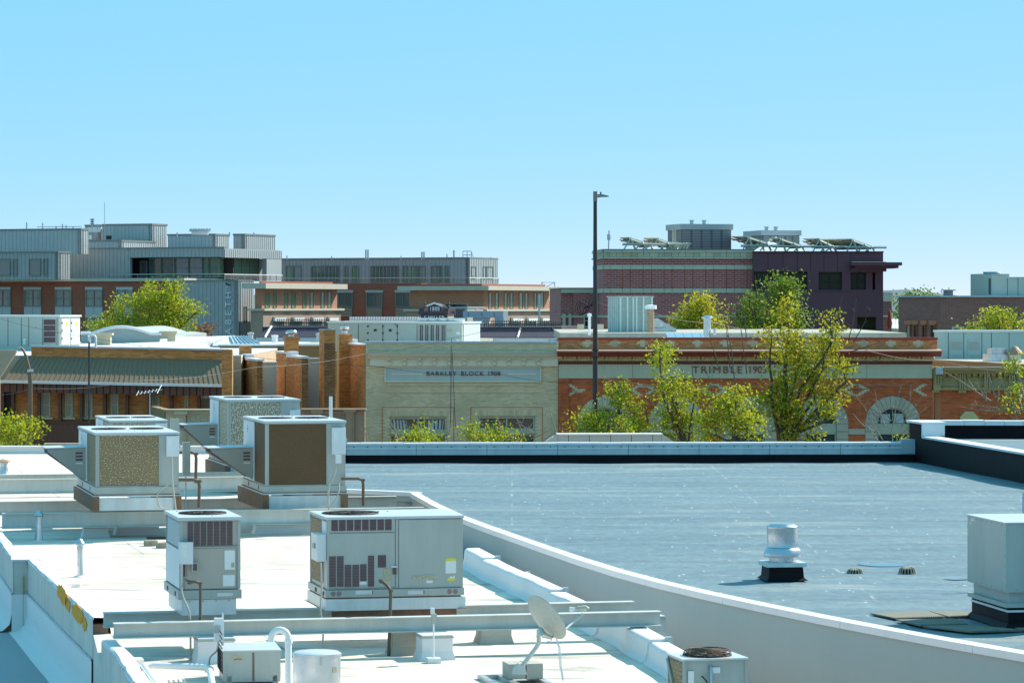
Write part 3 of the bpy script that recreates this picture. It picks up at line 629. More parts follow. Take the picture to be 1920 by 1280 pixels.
        bx('model_plate', M['label_white'], T, hf, uu+.01,uu+.15,-.004,.0,Z(yt)-.34,Z(yt)-.31)
    return T, fr, w, d, zt, zb, c1
U_C = coil_unit('rooftop unit with brown speckled coil and left hood, on the left of the middle row',148,180,335,65.9,815,912,926,930,956,(185,299),M['coil_speck'],(82,158,847,912,150),(311,335,817,855),(154,820))
U_D = coil_unit('rooftop unit with dark brown clean coil beside the dark roof, right of the middle row',457,498,647,67.6,793,910,922,926,955,(503,613),M['coil_brown'],(392,475,845,906,470),(621,647,801,851),(465,803))
U_E = coil_unit('tall rooftop unit with white fluff over its coil, behind the dark coil unit',394,427,562,82.0,752,856,868,872,900,(432,527),M['coil_fluffy'],(342,408,800,862,400),(543,562,768,800),(402,764))
U_G = coil_unit('small rooftop unit with fluffy coil peeping over the left speckled unit',180,208,313,86.5,791,862,872,876,893,(209,276),M['coil_fluffy'],(150,182,812,850,170),(291,313,793,835),(185,801))

# front row, left: small packaged unit
fr = Fr(338,44.2,G); w = fr.u(450); d = fr.dep(312); Z = lambda py: fr.z(394,py)
T = thing('rooftop_unit', 'narrow taupe rooftop unit with seven louvres, standing alone on the front beams', 'air conditioner', fr.pt(w/2,d/2,ZB), 'packaged rooftop air units')
bx('cabinet', M['hvac_warm'], T, fr, .01,w-.01,.01,d-.01,Z(1104),Z(975)); posts(T, fr, w, d, Z(1104), Z(975), M['hvac'], .035)
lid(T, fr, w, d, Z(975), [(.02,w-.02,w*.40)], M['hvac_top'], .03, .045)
louvres(T, fr, fr.rect(351,437,978,1022), 7, .2, 16); panel(T, fr, fr.rect(347,443,1027,1103), M['hvac_warm'])
bx('drip_rail', M['hvac'], T, fr, .01,w-.005,-.02,0,Z(1026),Z(1024))
for r_ in ((421,440,1031,1067),(418,440,1077,1098)): u0,u1,z0,z1 = fr.rect(*r_); bx('data_label', M['label_white'], T, fr, u0,u1,-.010,-.0072,z0,z1)
u0,u1,z0,z1 = fr.rect(433,439,1054,1063); bx('label_print', M['label_worn'], T, fr, u0,u1,-.0118,-.0102,z0,z1)
lf = fr.left(0); bx('side_panel', M['hvac_white'], T, lf, -d+.06,-.05,-.009,0,Z(1103),Z(1030)); louvres(T, lf, (-d+.15,-.12,Z(1026),Z(980)), 8, .25, 12, 'louvre', 'hvac_white', 'hvac')
u0,u1,z0,z1 = fr.rect(337,360,1015,1056); q = bx('disconnect_box', M['hvac_white'], T, fr, u0-.02,u1,-.12,-.01,z0,z1); bx('instruction_label', M['label_white'], q, fr, u0+.02,u0+.08,-.123,-.12,z0+.1,z1-.03)
u0,u1,z0,z1 = fr.rect(358,370,1053,1071); q = bx('control_box', M['hvac'], T, fr, u0,u1,-.08,-.01,z0,z1); bx('control_opening', M['slot'], q, fr, u0+.02,u1-.015,-.084,-.08,z0+.02,z1-.02)
u0,u1,z0,z1 = fr.rect(344,352,1056,1080); louvres(T, fr, (u0,u1,z0,z1), 1, .1, 12)
bx('base_rail', M['hvac'], T, fr, -.03,w+.02,-.03,d+.03,Z(1122),Z(1105)); bx('rail_slot', M['curb'], T, fr, *fr.rect(407,436,1111,1117)[:2], -.034,-.03, Z(1117),Z(1111))
for s in (.2,.75): bx('lifting_hole', M['black'], T, lf, -d*s-.05,-d*s+.05,-.036,-.03,Z(1118),Z(1110))
bx('curb', M['curb'], T, fr, .02,fr.u(443),-.0,d-.1,ZB+.002,Z(1123))
screws(T, fr, .04,w-.06,Z(1126),4,-.012)
# front row, right: large packaged unit
fr = Fr(614,44.9,G); w = fr.u(867); d = fr.dep(582); Z = lambda py: fr.z(740,py)
T = thing('rooftop_unit', 'large grey rooftop unit with yellow warning label, nearest the camera on the front beams', 'air conditioner', fr.pt(w/2,d/2,ZB), 'packaged rooftop air units')
bx('cabinet', M['hvac'], T, fr, .01,w-.01,.01,d-.01,Z(1103),Z(972)); posts(T, fr, w, d, Z(1103), Z(972), M['hvac'], .03)
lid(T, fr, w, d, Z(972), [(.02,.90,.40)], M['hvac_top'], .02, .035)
panel(T, fr, fr.rect(617,740,973,997), M['hvac']); panel(T, fr, fr.rect(617,740,999,1101), M['hvac']); panel(T, fr, fr.rect(742,746,973,1101), M['hvac']); panel(T, fr, fr.rect(748,864,973,1101), M['hvac'])
fo = fr.off(0,-.008)
louvres(T, fo, fr.rect(620,735,973.5,994), 8, .16, 9); louvres(T, fo, fr.rect(616,645,1042,1099.5), 2, .14, 20); louvres(T, fo, fr.rect(645,674,1058,1099.5), 2, .14, 14); louvres(T, fo, fr.rect(674,688,1057,1089), 1, .14, 12); louvres(T, fo, fr.rect(689,702,1041,1099), 1, .12, 20)
u0,u1,z0,z1 = fr.rect(708,724,1040,1063); louvres(T, fo, (u0,u1,z0,z1), 1, .05, 12, 'small_grille')
for nm, mt, r_ in (('warning_label','label_white',(835,855,1051,1074)),('warning_header','label_yellow',(835,855,1045.5,1051)),('data_label','label_white',(674,687,1089,1095)),('worn_label','label_worn',(719,733,1065,1078)),('worn_label','label_worn',(720,733,1079,1092)),('worn_label','label_worn',(792,818,1077,1086)),('data_label','label_white',(799,811,1087,1092)),('faded_label','label_worn',(772,790,1079,1084)),('torn_label','label_yellow',(839,853,1083,1088))):
    u0,u1,z0,z1 = fr.rect(*r_); bx(nm, M[mt], T, fr, u0,u1,-.0135,-.0085,z0,z1)
u0,u1,z0,z1 = fr.rect(839,853,1077,1083); MB().prism([fr.pt(u0,-.0137,z0),fr.pt(u1,-.0137,z0),fr.pt(u1-.01,-.0137,z1),fr.pt(u0+(u1-u0)*.6,-.0137,z0+.015),fr.pt(u0+(u1-u0)*.45,-.0137,z1-.005),fr.pt(u0+(u1-u0)*.25,-.0137,z0+.01)],(fr.V*.004).to_3d()).build('torn_label', M['label_white'], T)
u0,u1,z0,z1 = fr.rect(736,743,1063,1076); bx('sight_glass', M['slot'], T, fr, u0,u1,-.02,-.008,z0,z1); bx('sight_frame', M['hvac_white'], T, fr, u0-.02,u1+.01,-.03,-.008,z1+.001,z1+.02)
lf = fr.left(0); bx('side_coil', M['coil_speck'], T, lf, -d+.08,-.42,-.006,.0,Z(1095),Z(978)); bx('side_panel', M['hvac_white'], T, lf, -.40,-.05,-.012,0,Z(1030),Z(976))
q = bx('disconnect_box', M['hvac_white'], T, lf, -.55,-.03,-.14,-.012,Z(1050),Z(1000)); bx('switch_handle', M['hvac'], q, lf, -.33,-.2,-.165,-.141,Z(1027),Z(1018))
bx('base_rail', M['hvac'], T, fr, -.03,w+.02,-.03,d+.03,Z(1117),Z(1103.5))
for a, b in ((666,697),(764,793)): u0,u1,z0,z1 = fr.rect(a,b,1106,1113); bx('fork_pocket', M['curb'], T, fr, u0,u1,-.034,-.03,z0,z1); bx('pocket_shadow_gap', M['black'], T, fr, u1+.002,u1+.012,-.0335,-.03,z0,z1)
for x in (624,635,842,853):
    u, z = fr.u(x), Z(1110); mb = MB(); n = 14; mb.add([fr.pt(u+.036*math.cos(2*math.pi*k/n),-.033,z+.036*math.sin(2*math.pi*k/n)) for k in range(n)], [tuple(range(n))]); mb.build('knockout', M['slat'], T)
for s in (.12,.55): bx('lifting_hole', M['black'], T, lf, -d*s-.06,-d*s+.06,-.036,-.03,Z(1115),Z(1107))
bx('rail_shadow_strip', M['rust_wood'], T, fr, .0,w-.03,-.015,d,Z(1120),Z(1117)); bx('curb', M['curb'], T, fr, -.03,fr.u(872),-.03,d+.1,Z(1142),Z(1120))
bx('sleeper', M['wood'], T, fr, -.05,.08,-.06,d+.35,ZB+.002,Z(1142)); bx('sleeper', M['rust'], T, fr, w-.08,w+.05,-.06,d+.35,ZB+.002,Z(1142)); bx('cross_channel', M['rust'], T, fr, .08,w-.08,.02,.12,ZB-.10,Z(1142)-.003)
# condenser at the bottom right edge of the white roof
fr = Fr(1282,35.6,G); w = fr.u(1401); d = fr.dep(1252); Z = lambda py: fr.z(1340,py)
T = thing('condenser_unit', 'square condenser with domed fan guard at bottom centre, cut by the frame', 'air conditioner', fr.pt(w/2,d/2,ZW))
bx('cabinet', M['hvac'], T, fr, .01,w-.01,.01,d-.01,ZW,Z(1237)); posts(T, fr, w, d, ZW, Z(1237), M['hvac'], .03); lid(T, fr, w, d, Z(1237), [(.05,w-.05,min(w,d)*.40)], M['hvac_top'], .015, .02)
c = fr.pt(w/2,d/2,Z(1237)+.02); gd = MB(); r = min(w,d)*.42
for q, hgt in ((1.0,.0),(.97,.04),(.9,.06),(.8,.07),(.68,.075),(.56,.078),(.44,.08),(.3,.08)):
    gd.tube([(c.x+r*q*math.cos(2*math.pi*k/36),c.y+r*q*math.sin(2*math.pi*k/36),c.z+hgt) for k in range(37)],.005,4,False)
for k in range(18):
    a = 2*math.pi*k/18; gd.tube([(c.x+r*q*math.cos(a),c.y+r*q*math.sin(a),c.z+h) for q, h in ((1,0),(.97,.04),(.9,.06),(.8,.07),(.3,.08))],.0035,4)
gd.build('fan_dome', M['rust'], T)
lf = fr.left(0); bx('side_coil', M['coil_speck'], T, lf, -d+.06,-.06,-.004,.0,ZW+.1,Z(1242)); MB().tube([lf.pt(-d+.05,-.02,Z(1243)),lf.pt(-.05,-.02,ZW+.2)],.018,6).build('brace', M['hvac'], T)
for nm, mt, r_ in (('data_label','label_white',(1290,1301,1257,1290)),('name_plate','label_white',(1335,1350,1250,1261))): u0,u1,z0,z1 = fr.rect(*r_); bx(nm, M[mt], T, fr, u0,u1,-.008,.0,z0,z1)
MB().tube([fr.pt(fr.u(1331),-.05,Z(1290)),fr.pt(fr.u(1331),-.05,Z(1252)),fr.pt(fr.u(1331),-.02,Z(1248)),fr.pt(fr.u(1331),.0,Z(1250))],.02,8).build('line_stub', M['dull_alu'], T, smooth=50)
MB().tube([fr.pt(fr.u(1316),-.0,Z(1267)),fr.pt(fr.u(1316),-.05,Z(1267)),fr.pt(fr.u(1322),-.06,Z(1275)),fr.pt(fr.u(1326),-.06,Z(1290))],.008,6).build('cable', M['black'], T, smooth=50)
# small split condenser at the bottom left
fr = Fr(418,40.9,9.0); w = fr.u(526); Z = lambda py: fr.z(470,py); d = .7
T = thing('condenser_unit', 'low cream-grey condenser box with coil end, beside the gooseneck pipe', 'air conditioner', fr.pt(w/2,d/2,ZW))
bx('cabinet', M['hvac'], T, fr, 0,w,0,d,ZW+.02,Z(1220)); lidm = MB(); lidm.box(fr,-.01,w+.01,-.012,d+.25,Z(1220),Z(1218)); lidm.build('lid', M['hvac_top'], T)
bx('cabinet_back', M['hvac'], T, fr, 0,w,d,d+.24,ZW+.1,Z(1220)); u0,u1,z0,z1 = fr.rect(434,456,1227,1238); bx('name_plate', M['label_worn'], T, fr, u0,u1,-.004,0,z0,z1); bx('name_print', M['slat'], T, fr, u0+.03,u1-.02,-.006,-.004,z0+.012,z0+.032)
u0,u1,z0,z1 = fr.rect(473,477,1223,1276); bx('seam_strip', M['rust_wood'], T, fr, u0,u1,-.003,0,z0,z1); lf = fr.left(0)
cg = MB()
for k in range(9): cg.box(lf,-d-.2+.0,-.02,-.012,-.004,ZW+.14+k*.06,ZW+.155+k*.06)
for k in range(8): cg.box(lf,-d-.18+k*.08,-d-.17+k*.08,-.014,-.006,ZW+.12,Z(1224))
cg.build('wire_guard', M['black'], T)['kind'] = 'stuff'; bx('coil', M['slot'], T, lf, -d-.2,-.02,-.004,.0,ZW+.12,Z(1223))
for u in (.05,w-.1): bx('foot', M['hvac'], T, fr, u,u+.06,0,d,ZW,ZW+.1)
# ------------------------------------------------------------------ pipes on the roof
def pipe(name, pts, r, mat, label, cat='pipe', n=10, fit=True, group=None, floor=None):
    """pts: Vector path with sharp bends rounded"""
    out = [pts[0]]
    for a, b, c in zip(pts, pts[1:], pts[2:]):
        q = min(r*3.2, (a-b).length*.45, (c-b).length*.45); s = b+(a-b).normalized()*q; e = b+(c-b).normalized()*q
        out += [s.lerp(b,.0), s.lerp(b,.55).lerp(b.lerp(e,.45),.5), e]
    out.append(pts[-1]); T = thing(name, label, cat, (pts[-1].x,pts[-1].y,min(p.z for p in pts)), group)
    MB().tube(out, r, n).build('pipe_run', M[mat], T, smooth=60)
    if fit:
        for b in pts[1:-1]:
            MB().lathe((b.x,b.y,b.z-r*1.6),[(r*1.25,0),(r*1.4,r*.4),(r*1.4,r*1.2),(r*1.2,r*1.6)],10).build('elbow_fitting', M[mat], T, smooth=40)
    return T
def on(fr, px, py, d=0.0): return fr.pt(fr.u(px,d), d, fr.z(px,py,d))
A = Fr(394,43.9,G)
pipe('gas_pipe', [on(A,350,1086,-.05),on(A,355,1090,-.25),on(A,376,1090,-.25),on(A,375,1243,-.25),on(A,500,1243,-.25)], .021,'pipe_brown','brown gas pipe dropping from the front of the narrow taupe unit')
B = Fr(740,44.6,G)
pipe('gas_pipe', [on(B,713,1088,-.03),on(B,716,1088,-.3),on(B,733,1104,-.4),on(B,728,1249,-.4),on(B,640,1249,-.4)], .023,'pipe_brown','brown gas pipe standing in front of the large grey unit')
C_ = Fr(300,65.4,G)
pipe('gas_pipe', [on(C_,335,899,.2),on(C_,374,899,.2),on(C_,373,951,.2)], .035,'pipe_brown','brown gas pipe elbow to the right of the speckled coil unit')
pipe('gas_pipe', [on(C_,336,848,8),on(C_,368,848,8),on(C_,367,905,8)], .037,'pipe_brown','thin brown gas pipe elbow behind the grey cable cabinet')
pipe('gas_pipe', [on(C_,640,897,1.6),on(C_,681,897,1.6),on(C_,681,948,1.6)], .033,'pipe_brown','brown gas pipe elbow beside the dark coil unit, before the dark roof')
pipe('gas_pipe', [R(275,1008,ZW+.12),R(330,1008,ZW+.12),R(345,1045,ZW+.12)], .03,'black','black pipe lying on wooden blocks behind the narrow taupe unit')
# flexible conduits
def hose(pts, r, mat, label, group='flexible conduits'):
    T = MB(); q = []
    for i in range(len(pts)-1):
        p0 = pts[max(i-1,0)]; p1 = pts[i]; p2 = pts[i+1]; p3 = pts[min(i+2,len(pts)-1)]
        for k in range(6):
            t = k/6; q.append(.5*((2*p1)+(p2-p0)*t+(2*p0-5*p1+4*p2-p3)*t*t+(3*p1-p0-3*p2+p3)*t*t*t))
    q.append(pts[-1]); T.tube(q, r, 7); return tag(T.build('conduit', M[mat], smooth=60), label, 'conduit', group)
hose([on(A,340,1056,-.1),on(A,341,1110,-.15),on(A,354,1145,-.2),on(A,357,1180,-.2),on(A,357,1243,-.2)], .014,'conduit','flexible conduit hanging from the narrow taupe unit')
hose([on(B,602,1055,-.1),on(B,603,1100,-.1),on(B,601,1150,-.15),on(B,606,1165,-.15),on(B,605,1212,-.15)], .014,'conduit','flexible conduit down the left corner of the large grey unit')
D_ = Fr(560,67.2,G)
hose([on(D_,631,868,-.1),on(D_,627,890,-.12),on(D_,616,915,-.14),on(D_,617,960,-.2)], .02,'conduit','flexible conduit hanging from the box of the dark coil unit')
hose([on(D_,636,906,-.05),on(D_,634,925,-.15),on(D_,622,945,-.15),on(D_,600,950,-.15)], .016,'conduit','short looped conduit at the foot of the dark coil unit')
hose([on(C_,322,856,-.05),on(C_,323,900,-.1),on(C_,327,935,-.1),on(C_,330,962,-.2)], .02,'conduit','straight conduit below the switch box of the speckled unit')
hose([on(C_,315,910,-.05),on(C_,296,925,-.15),on(C_,300,950,-.15),on(C_,318,953,-.1)], .015,'conduit','curled conduit loop on the curb of the speckled unit')
# outlet box under the dark coil unit's switch
u0,u1,z0,z1 = D_.rect(629,640,853,868,-.1); o = MB().box(D_,u0,u1,-.12,-.02,z0,z1).build('outlet_box', M['hvac_white']); tag(o,'small weatherproof outlet box on the dark coil unit','box')
# electrical cabinets behind the speckled unit
for (a,b,y0,y1,Y,lab) in ((343,357,829,891,70.5,'tall slim grey cable cabinet right of the speckled coil unit'),(320,336,785,850,80.5,'narrow grey cable cabinet standing behind the speckled coil unit')):
    fr = Fr(a,Y,G); u0,u1,z0,z1 = fr.rect(a,b,y0,y1); T = thing('cable_cabinet', lab, 'cabinet', fr.pt(u1/2,.1,ZW)); bx('door', M['hvac'], T, fr, 0,u1,0,.14,z0,z1); bx('strut_post', M['galv'], T, fr, u1*.4,u1*.6,.14,.2,ZW,z1-.1); bx('latch', M['conduit'], T, fr, u1*.85,u1*.92,-.015,0,(z0+z1)/2-.04,(z0+z1)/2+.04)
p = P(620,743,78); T = thing('vent_stack', 'white plastic vent stack rising behind the dark coil unit', 'vent pipe', (p.x,p.y,ZW)); MB().lathe((p.x,p.y,ZW),[(.04,0),(.04,p.z-ZW),(.033,p.z-ZW),(.033,p.z-ZW-.1)],12).build('stack', M['pvc'], T, smooth=50); MB().lathe((p.x,p.y,ZW),[(.12,0),(.12,.01),(.045,.06)],12).build('boot', M['white_skin'], T)
# gooseneck pipe and pipe run at the bottom
Y = 38.2; g0 = P(541,1200,Y); k = Y/F; rr = 16*k; pts = [Vector((g0.x,g0.y,ZW))]
cx = 524.5; zc_ = P(0,1196,Y).z
for i in range(13):
    a = math.pi*i/12; pts.append(Vector((P(cx,0,Y).x+rr*math.cos(a), Y, zc_+rr*math.sin(a))))
pts.append(pts[-1]+Vector((0,0,-.04))); T = thing('gooseneck_pipe', 'white plastic gooseneck vent pipe beside the round exhaust fan', 'vent pipe', (g0.x,g0.y,ZW)); MB().tube(pts,.040,14).build('bend', M['pvc'], T, smooth=60)
MB().lathe((g0.x,g0.y,zc_-.06),[(.046,0),(.048,.01),(.048,.05),(.046,.06)],14).build('coupling', M['pvc'], T, smooth=40)
pipe('condensate_pipe', [R(300,1292,ZW+.16),R(268,1255,ZW+.16)+Vector((0,0,.06)),R(392,1250,ZW+.2),R(400,1290,ZW+.12)], .042,'pvc','white plastic drain pipe turning at bottom left', n=12)
# disconnect switch on its strut near the small condenser
Y = 41.5; fr = Fr(418,Y,G); T = thing('switch_post', 'grey switch box on a thin strut in front of the front beam', 'switch box', fr.pt(0,0,ZW)); bx('strut', M['galv'], T, fr, -.012,.012,0,.03,ZW,fr.z(418,1148)); u0,u1,z0,z1 = fr.rect(401,416,1157,1200); q = bx('box', M['hvac_white'], T, fr, u0,u1,-.1,.0,z0,z1); bx('switch_handle', M['hvac'], q, fr, u0-.02,u0+.07,-.13,-.1,z0+.11,z0+.2)
hose([fr.pt((u0+u1)/2,-.05,z0),fr.pt((u0+u1)/2-.02,-.05,z0-.12),fr.pt(u0-.06,-.05,z0-.22),fr.pt(u0-.07,-.05,ZW+.1)], .012,'conduit','curved conduit under the strut-mounted switch box')
# sensor post with two little boxes
Y = 43.3; fr = Fr(813,Y,G); p = fr.pt(0,0,ZW); T = thing('sensor_post', 'thin post with brown box and white sensor, right of the gas pipe', 'post', (p.x,p.y,ZW)); MB().lathe((p.x,p.y,ZW),[(.011,0),(.011,fr.z(813,1165)-ZW)],8).build('pole', M['pvc'], T, smooth=50)
u0,u1,z0,z1 = fr.rect(809,818,1150,1168); bx('junction_box', M['conduit'], T, fr, u0,u1,-.05,.03,z0,z1); u0,u1,z0,z1 = fr.rect(807.5,814,1139,1150); bx('sensor', M['hvac_white'], T, fr, u0,u1,-.05,.03,z0,z1); bx('foot_block', M['pvc'], T, fr, -.09,.09,-.08,.1,ZW,ZW+.07)
# round exhaust fan at the bottom edge
c = P(594,1222,37.6); c.z = ZW; T = thing('exhaust_fan', 'round shiny tin exhaust fan at the bottom edge, left of centre', 'exhaust fan', c); top = P(594,1219,37.6).z-ZW; r = 45*37.6/F
MB().lathe(c,[(r*.99,top*.50),(r,top*.93),(r*1.03,top*.935),(r*1.03,top*.965),(r*.99,top*.97)],40).build('wind_band', M['galv'], T, smooth=40); MB().lathe(c,[(r*.99,top*.97),(r*.9,top*.99),(r*.3,top),(0,top)],40).build('top', M['hvac_top'], T, smooth=60)
MB().lathe(c,[(r*1.16,top*.2),(r*1.16,top*.40),(r*1.08,top*.48),(r*.9,top*.52)],40).build('shroud', M['galv'], T, smooth=40); fb = Fr(0,0,G,O=c); bx('curb', M['curb'], T, fb, -r*.95,r*.95,-r*.95,r*.95,ZW,ZW+top*.22); f2 = Fr(0,0,40,O=c); bx('rating_plate', M['label_worn'], T, f2, .02,.08,-r*1.01,-r*1.0,ZW+top*.7,ZW+top*.78); bx('latch', M['dull_alu'], T, Fr(0,0,14,O=c), -.012,.012,-r*1.045,-r*.98,ZW+top*.82,ZW+top*.93)
# satellite dish
fr = Fr(985,40.6,G); bz = ZW
T = thing('satellite_dish', 'grey satellite dish on a weighted frame standing on the white roof', 'satellite dish', fr.pt(0,.3,ZW))
p = lambda px, py, d=0.0: on(fr,px,py,d)
fm = MB()
fu0, fu1 = fr.u(962), fr.u(1062)
for a0,a1,b0,b1 in ((fu0-.25,fu1-.2,-.32,-.24),(fu0-.25,fu1-.2,.9,.98),(fu0-.25,fu0-.17,-.24,.9),(fu1-.28,fu1-.2,-.24,.9),((fu0+fu1)/2-.35,(fu0+fu1)/2-.27,-.24,.9)): fm.box(fr,a0,a1,b0,b1,ZW+.002,ZW+.055)
fm.build('base_frame', M['dull_alu'], T)
for u in (fu0+.03,fu0+.26): bx('ballast_block', M['block'], T, fr, u,u+.215,.35,.74,ZW+.056,ZW+.25)
mast = [p(972,1258),p(985,1240),p(1006,1212),p(1010,1206),p(1010,1180)]; MB().tube(mast,.028,10).build('mast', M['beam'], T, smooth=50)
MB().prism([p(962,1264,-.03),p(988,1264,-.03),p(985,1250,-.03),p(972,1243,-.03),p(964,1252,-.03)],(fr.V*.06).to_3d()).build('mast_bracket', M['beam'], T)
cD = p(1025,1157,-.05); nrm = Vector((.70,.47,.53)).normalized(); ax = Vector((.60,.0,-.80)); ax = (ax-nrm*ax.dot(nrm)).normalized(); ay = nrm.cross(ax); rx, ry = .33,.33
mb = MB(); rings = 8; sg = 40; vs = []; fs = []
for layer in (0,1):
    for i in range(rings+1):
        q = i/rings
        for k in range(sg):
            a = 2*math.pi*k/sg; vs.append(cD+ax*(rx*q*math.cos(a))+ay*(ry*q*math.sin(a))+nrm*(.075*q*q-.07-layer*.008))
o2 = (rings+1)*sg
for i in range(rings):
    for k in range(sg):
        j = (k+1)%sg; fs += [(i*sg+k,i*sg+j,(i+1)*sg+j,(i+1)*sg+k),(o2+i*sg+k,o2+(i+1)*sg+k,o2+(i+1)*sg+j,o2+i*sg+j)]
fs += [(rings*sg+k,rings*sg+(k+1)%sg,o2+rings*sg+(k+1)%sg,o2+rings*sg+k) for k in range(sg)]
mb.add(vs, fs); mb.build('reflector', M['hvac'], T, smooth=50)
MB().tube([cD+ax*(rx*math.cos(2*math.pi*k/40))+ay*(ry*math.sin(2*math.pi*k/40))+nrm*.004 for k in range(41)],.008,6,False).build('rim', M['hvac'], T, smooth=60)
lnb = p(1092,1146,.35); MB().tube([p(1032,1195,.0),p(1050,1188,.1),lnb+Vector((0,0,-.03))],.016,8).build('feed_arm', M['beam'], T, smooth=50)
for k, (dx, r_) in enumerate(((-.13,.032),(-.08,.026),(.02,.028))): MB().tube([lnb+Vector((dx-.03,.02,.03)),lnb+Vector((dx+.03,0,.03))],[r_,r_*.7],10).build('feed_horn', M['hvac_white' if k==0 else 'dull_alu'], T, smooth=40)
MB().tube([lnb+Vector((-.06,0,.04)),lnb+Vector((.04,0,.055)),lnb+Vector((.07,0,.03))],.03,8).build('receiver', M['conduit'], T, smooth=50)
MB().tube([p(1013,1178),p(1020,1190,-.1),p(1036,1196,-.12)],[.03,.04,.02],8).build('mount_clamp', M['dull_alu'], T, smooth=40)
for k in range(3): MB().tube([p(1042,1192,-.1),p(1047+k*2,1215,-.15),p(1049+k*2,1245,-.2),p(1055+k,1275,-.25)],.005,5).build('cable', M['hvac_white'], T)
MB().tube([p(1012,1190),p(1000,1195,-.05),p(998,1203,-.1),p(1015,1206,-.1),p(1035,1199,-.12)],.005,5).build('cable', M['hvac_white'], T)
# capped flues on the white roof
def flue(px, pyb, pyt, r, label, mat='galv', cap='alu', tilt=0.0, z=ZW, capr=1.9, name='capped_flue'):
    b = R(px, pyb, z); h = (pyb-pyt)*b.y/F; T = thing(name, label, 'flue', b); MB().lathe(b,[(r*1.5,0),(r*1.15,h*.3),(r,h*.55),(r,h*.84)],18).build('flue_pipe', M[mat], T, smooth=40)
    MB().lathe(b,[(r*1.15,h*.70),(r*1.15,h*.80)],18).build('flue_collar', M['dull_alu'], T, smooth=40)
    MB().lathe(b,[(r*1.2,h*.80),(r*capr,h*.84),(r*capr*.97,h*.87),(r*.7,h*.97),(0,h)],14).build('rain_cap', M[cap], T, smooth=35); MB().lathe(b,[(r*2.3,.0),(r*2.3,.012),(r*1.5,.03)],18).build('flashing', M['white_skin'], T, smooth=40); return T
flue(150,1081,1008,.048,'capped tin flue on the white roof between parapet and narrow unit')
flue(73,1015,956,.062,'tin flue standing behind the left end of the long beam', capr=1.5)
M['rust_cap'] = plain('rusted_cap', (.42,.27,.18), .7, .3, var=.3, scale=8)
flue(7,890,860,.11,'rusty capped flue at the far left of the white roof', cap='rust_cap')
pad = R(144,1100,ZW); MB().lathe(pad,[(.09,0),(.09,.06),(.07,.07),(0,.07)],16).build('pipe_cap', M['white_skin'], smooth=40); tag(bpy.data.objects['pipe_cap'],'low white capped stub on the roof below the tin flue','pipe cap')
fr = Fr(250,42.6,G); o = MB(); o.box(fr,fr.u(237),fr.u(270),0,.3,ZW,ZW+.12); tag(o.build('roof_block', M['white_skin']),'white membrane wrapped block against the parapet near bottom left','block')
for k,(x,y,l) in enumerate(((283,1023,'wooden block under the black pipe, left one'),(306,1027,'wooden block under the black pipe, right one'))):
    q = R(x,y,ZW); f3 = Fr(0,0,20,O=q); tag(MB().box(f3,-.12,.12,-.1,.12,ZW,ZW+.11).build('timber_block', M['wood']), l, 'block')
# ------------------------------------------------------------------ things on the grey roof
b = R(1467,1087,ZD); fr = Fr(0,0,8,O=b); k = b.y/F
T = thing('exhaust_fan', 'upblast exhaust fan with shiny cylinder on a black curb, on the grey roof', 'exhaust fan', b); hh = lambda py: (1087-py)*k
cb = MB(); w = 32*k; cb.hexa([fr.pt(-w-.02,-w-.02,ZD),fr.pt(w+.02,-w-.02,ZD),fr.pt(w+.02,w+.02,ZD),fr.pt(-w-.02,w+.02,ZD),fr.pt(-w,-w,ZD+hh(1060)),fr.pt(w,-w,ZD+hh(1060)),fr.pt(w,w,ZD+hh(1060)),fr.pt(-w,w,ZD+hh(1060))]); cb.build('curb', M['black_membrane'], T)
sk = MB(); sk.hexa([fr.pt(-w-.07,-w-.07,ZD+.016),fr.pt(w+.07,-w-.07,ZD+.016),fr.pt(w+.07,w+.07,ZD+.016),fr.pt(-w-.07,w+.07,ZD+.016),fr.pt(-w-.01,-w-.01,ZD+.07),fr.pt(w+.01,-w-.01,ZD+.07),fr.pt(w+.01,w+.01,ZD+.07),fr.pt(-w-.01,w+.01,ZD+.07)]); sk.build('curb_boot', M['black_membrane'], T)
bx('curb_cap', M['curb'], T, fr, -w-.05,w+.05,-w-.05,w+.05,ZD+hh(1060)+.002,ZD+hh(1052))
MB().lathe(b,[(25*k,hh(1052)),(25*k,hh(1040))],36).build('neck', M['alu'], T, smooth=40); MB().lathe(b,[(35*k,hh(1042.5)),(35.5*k,hh(1041)),(34*k,hh(1030)),(30*k,hh(1026)),(27*k,hh(1024))],36).build('wind_band', M['alu'], T, smooth=40)
MB().lathe(b,[(29.5*k,hh(1025)),(29*k,hh(1023)),(29*k,hh(990)),(29.5*k,hh(989)),(29*k,hh(986)),(24*k,hh(982)),(0,hh(981))],40).build('motor_cover', M['alu'], T, smooth=40)
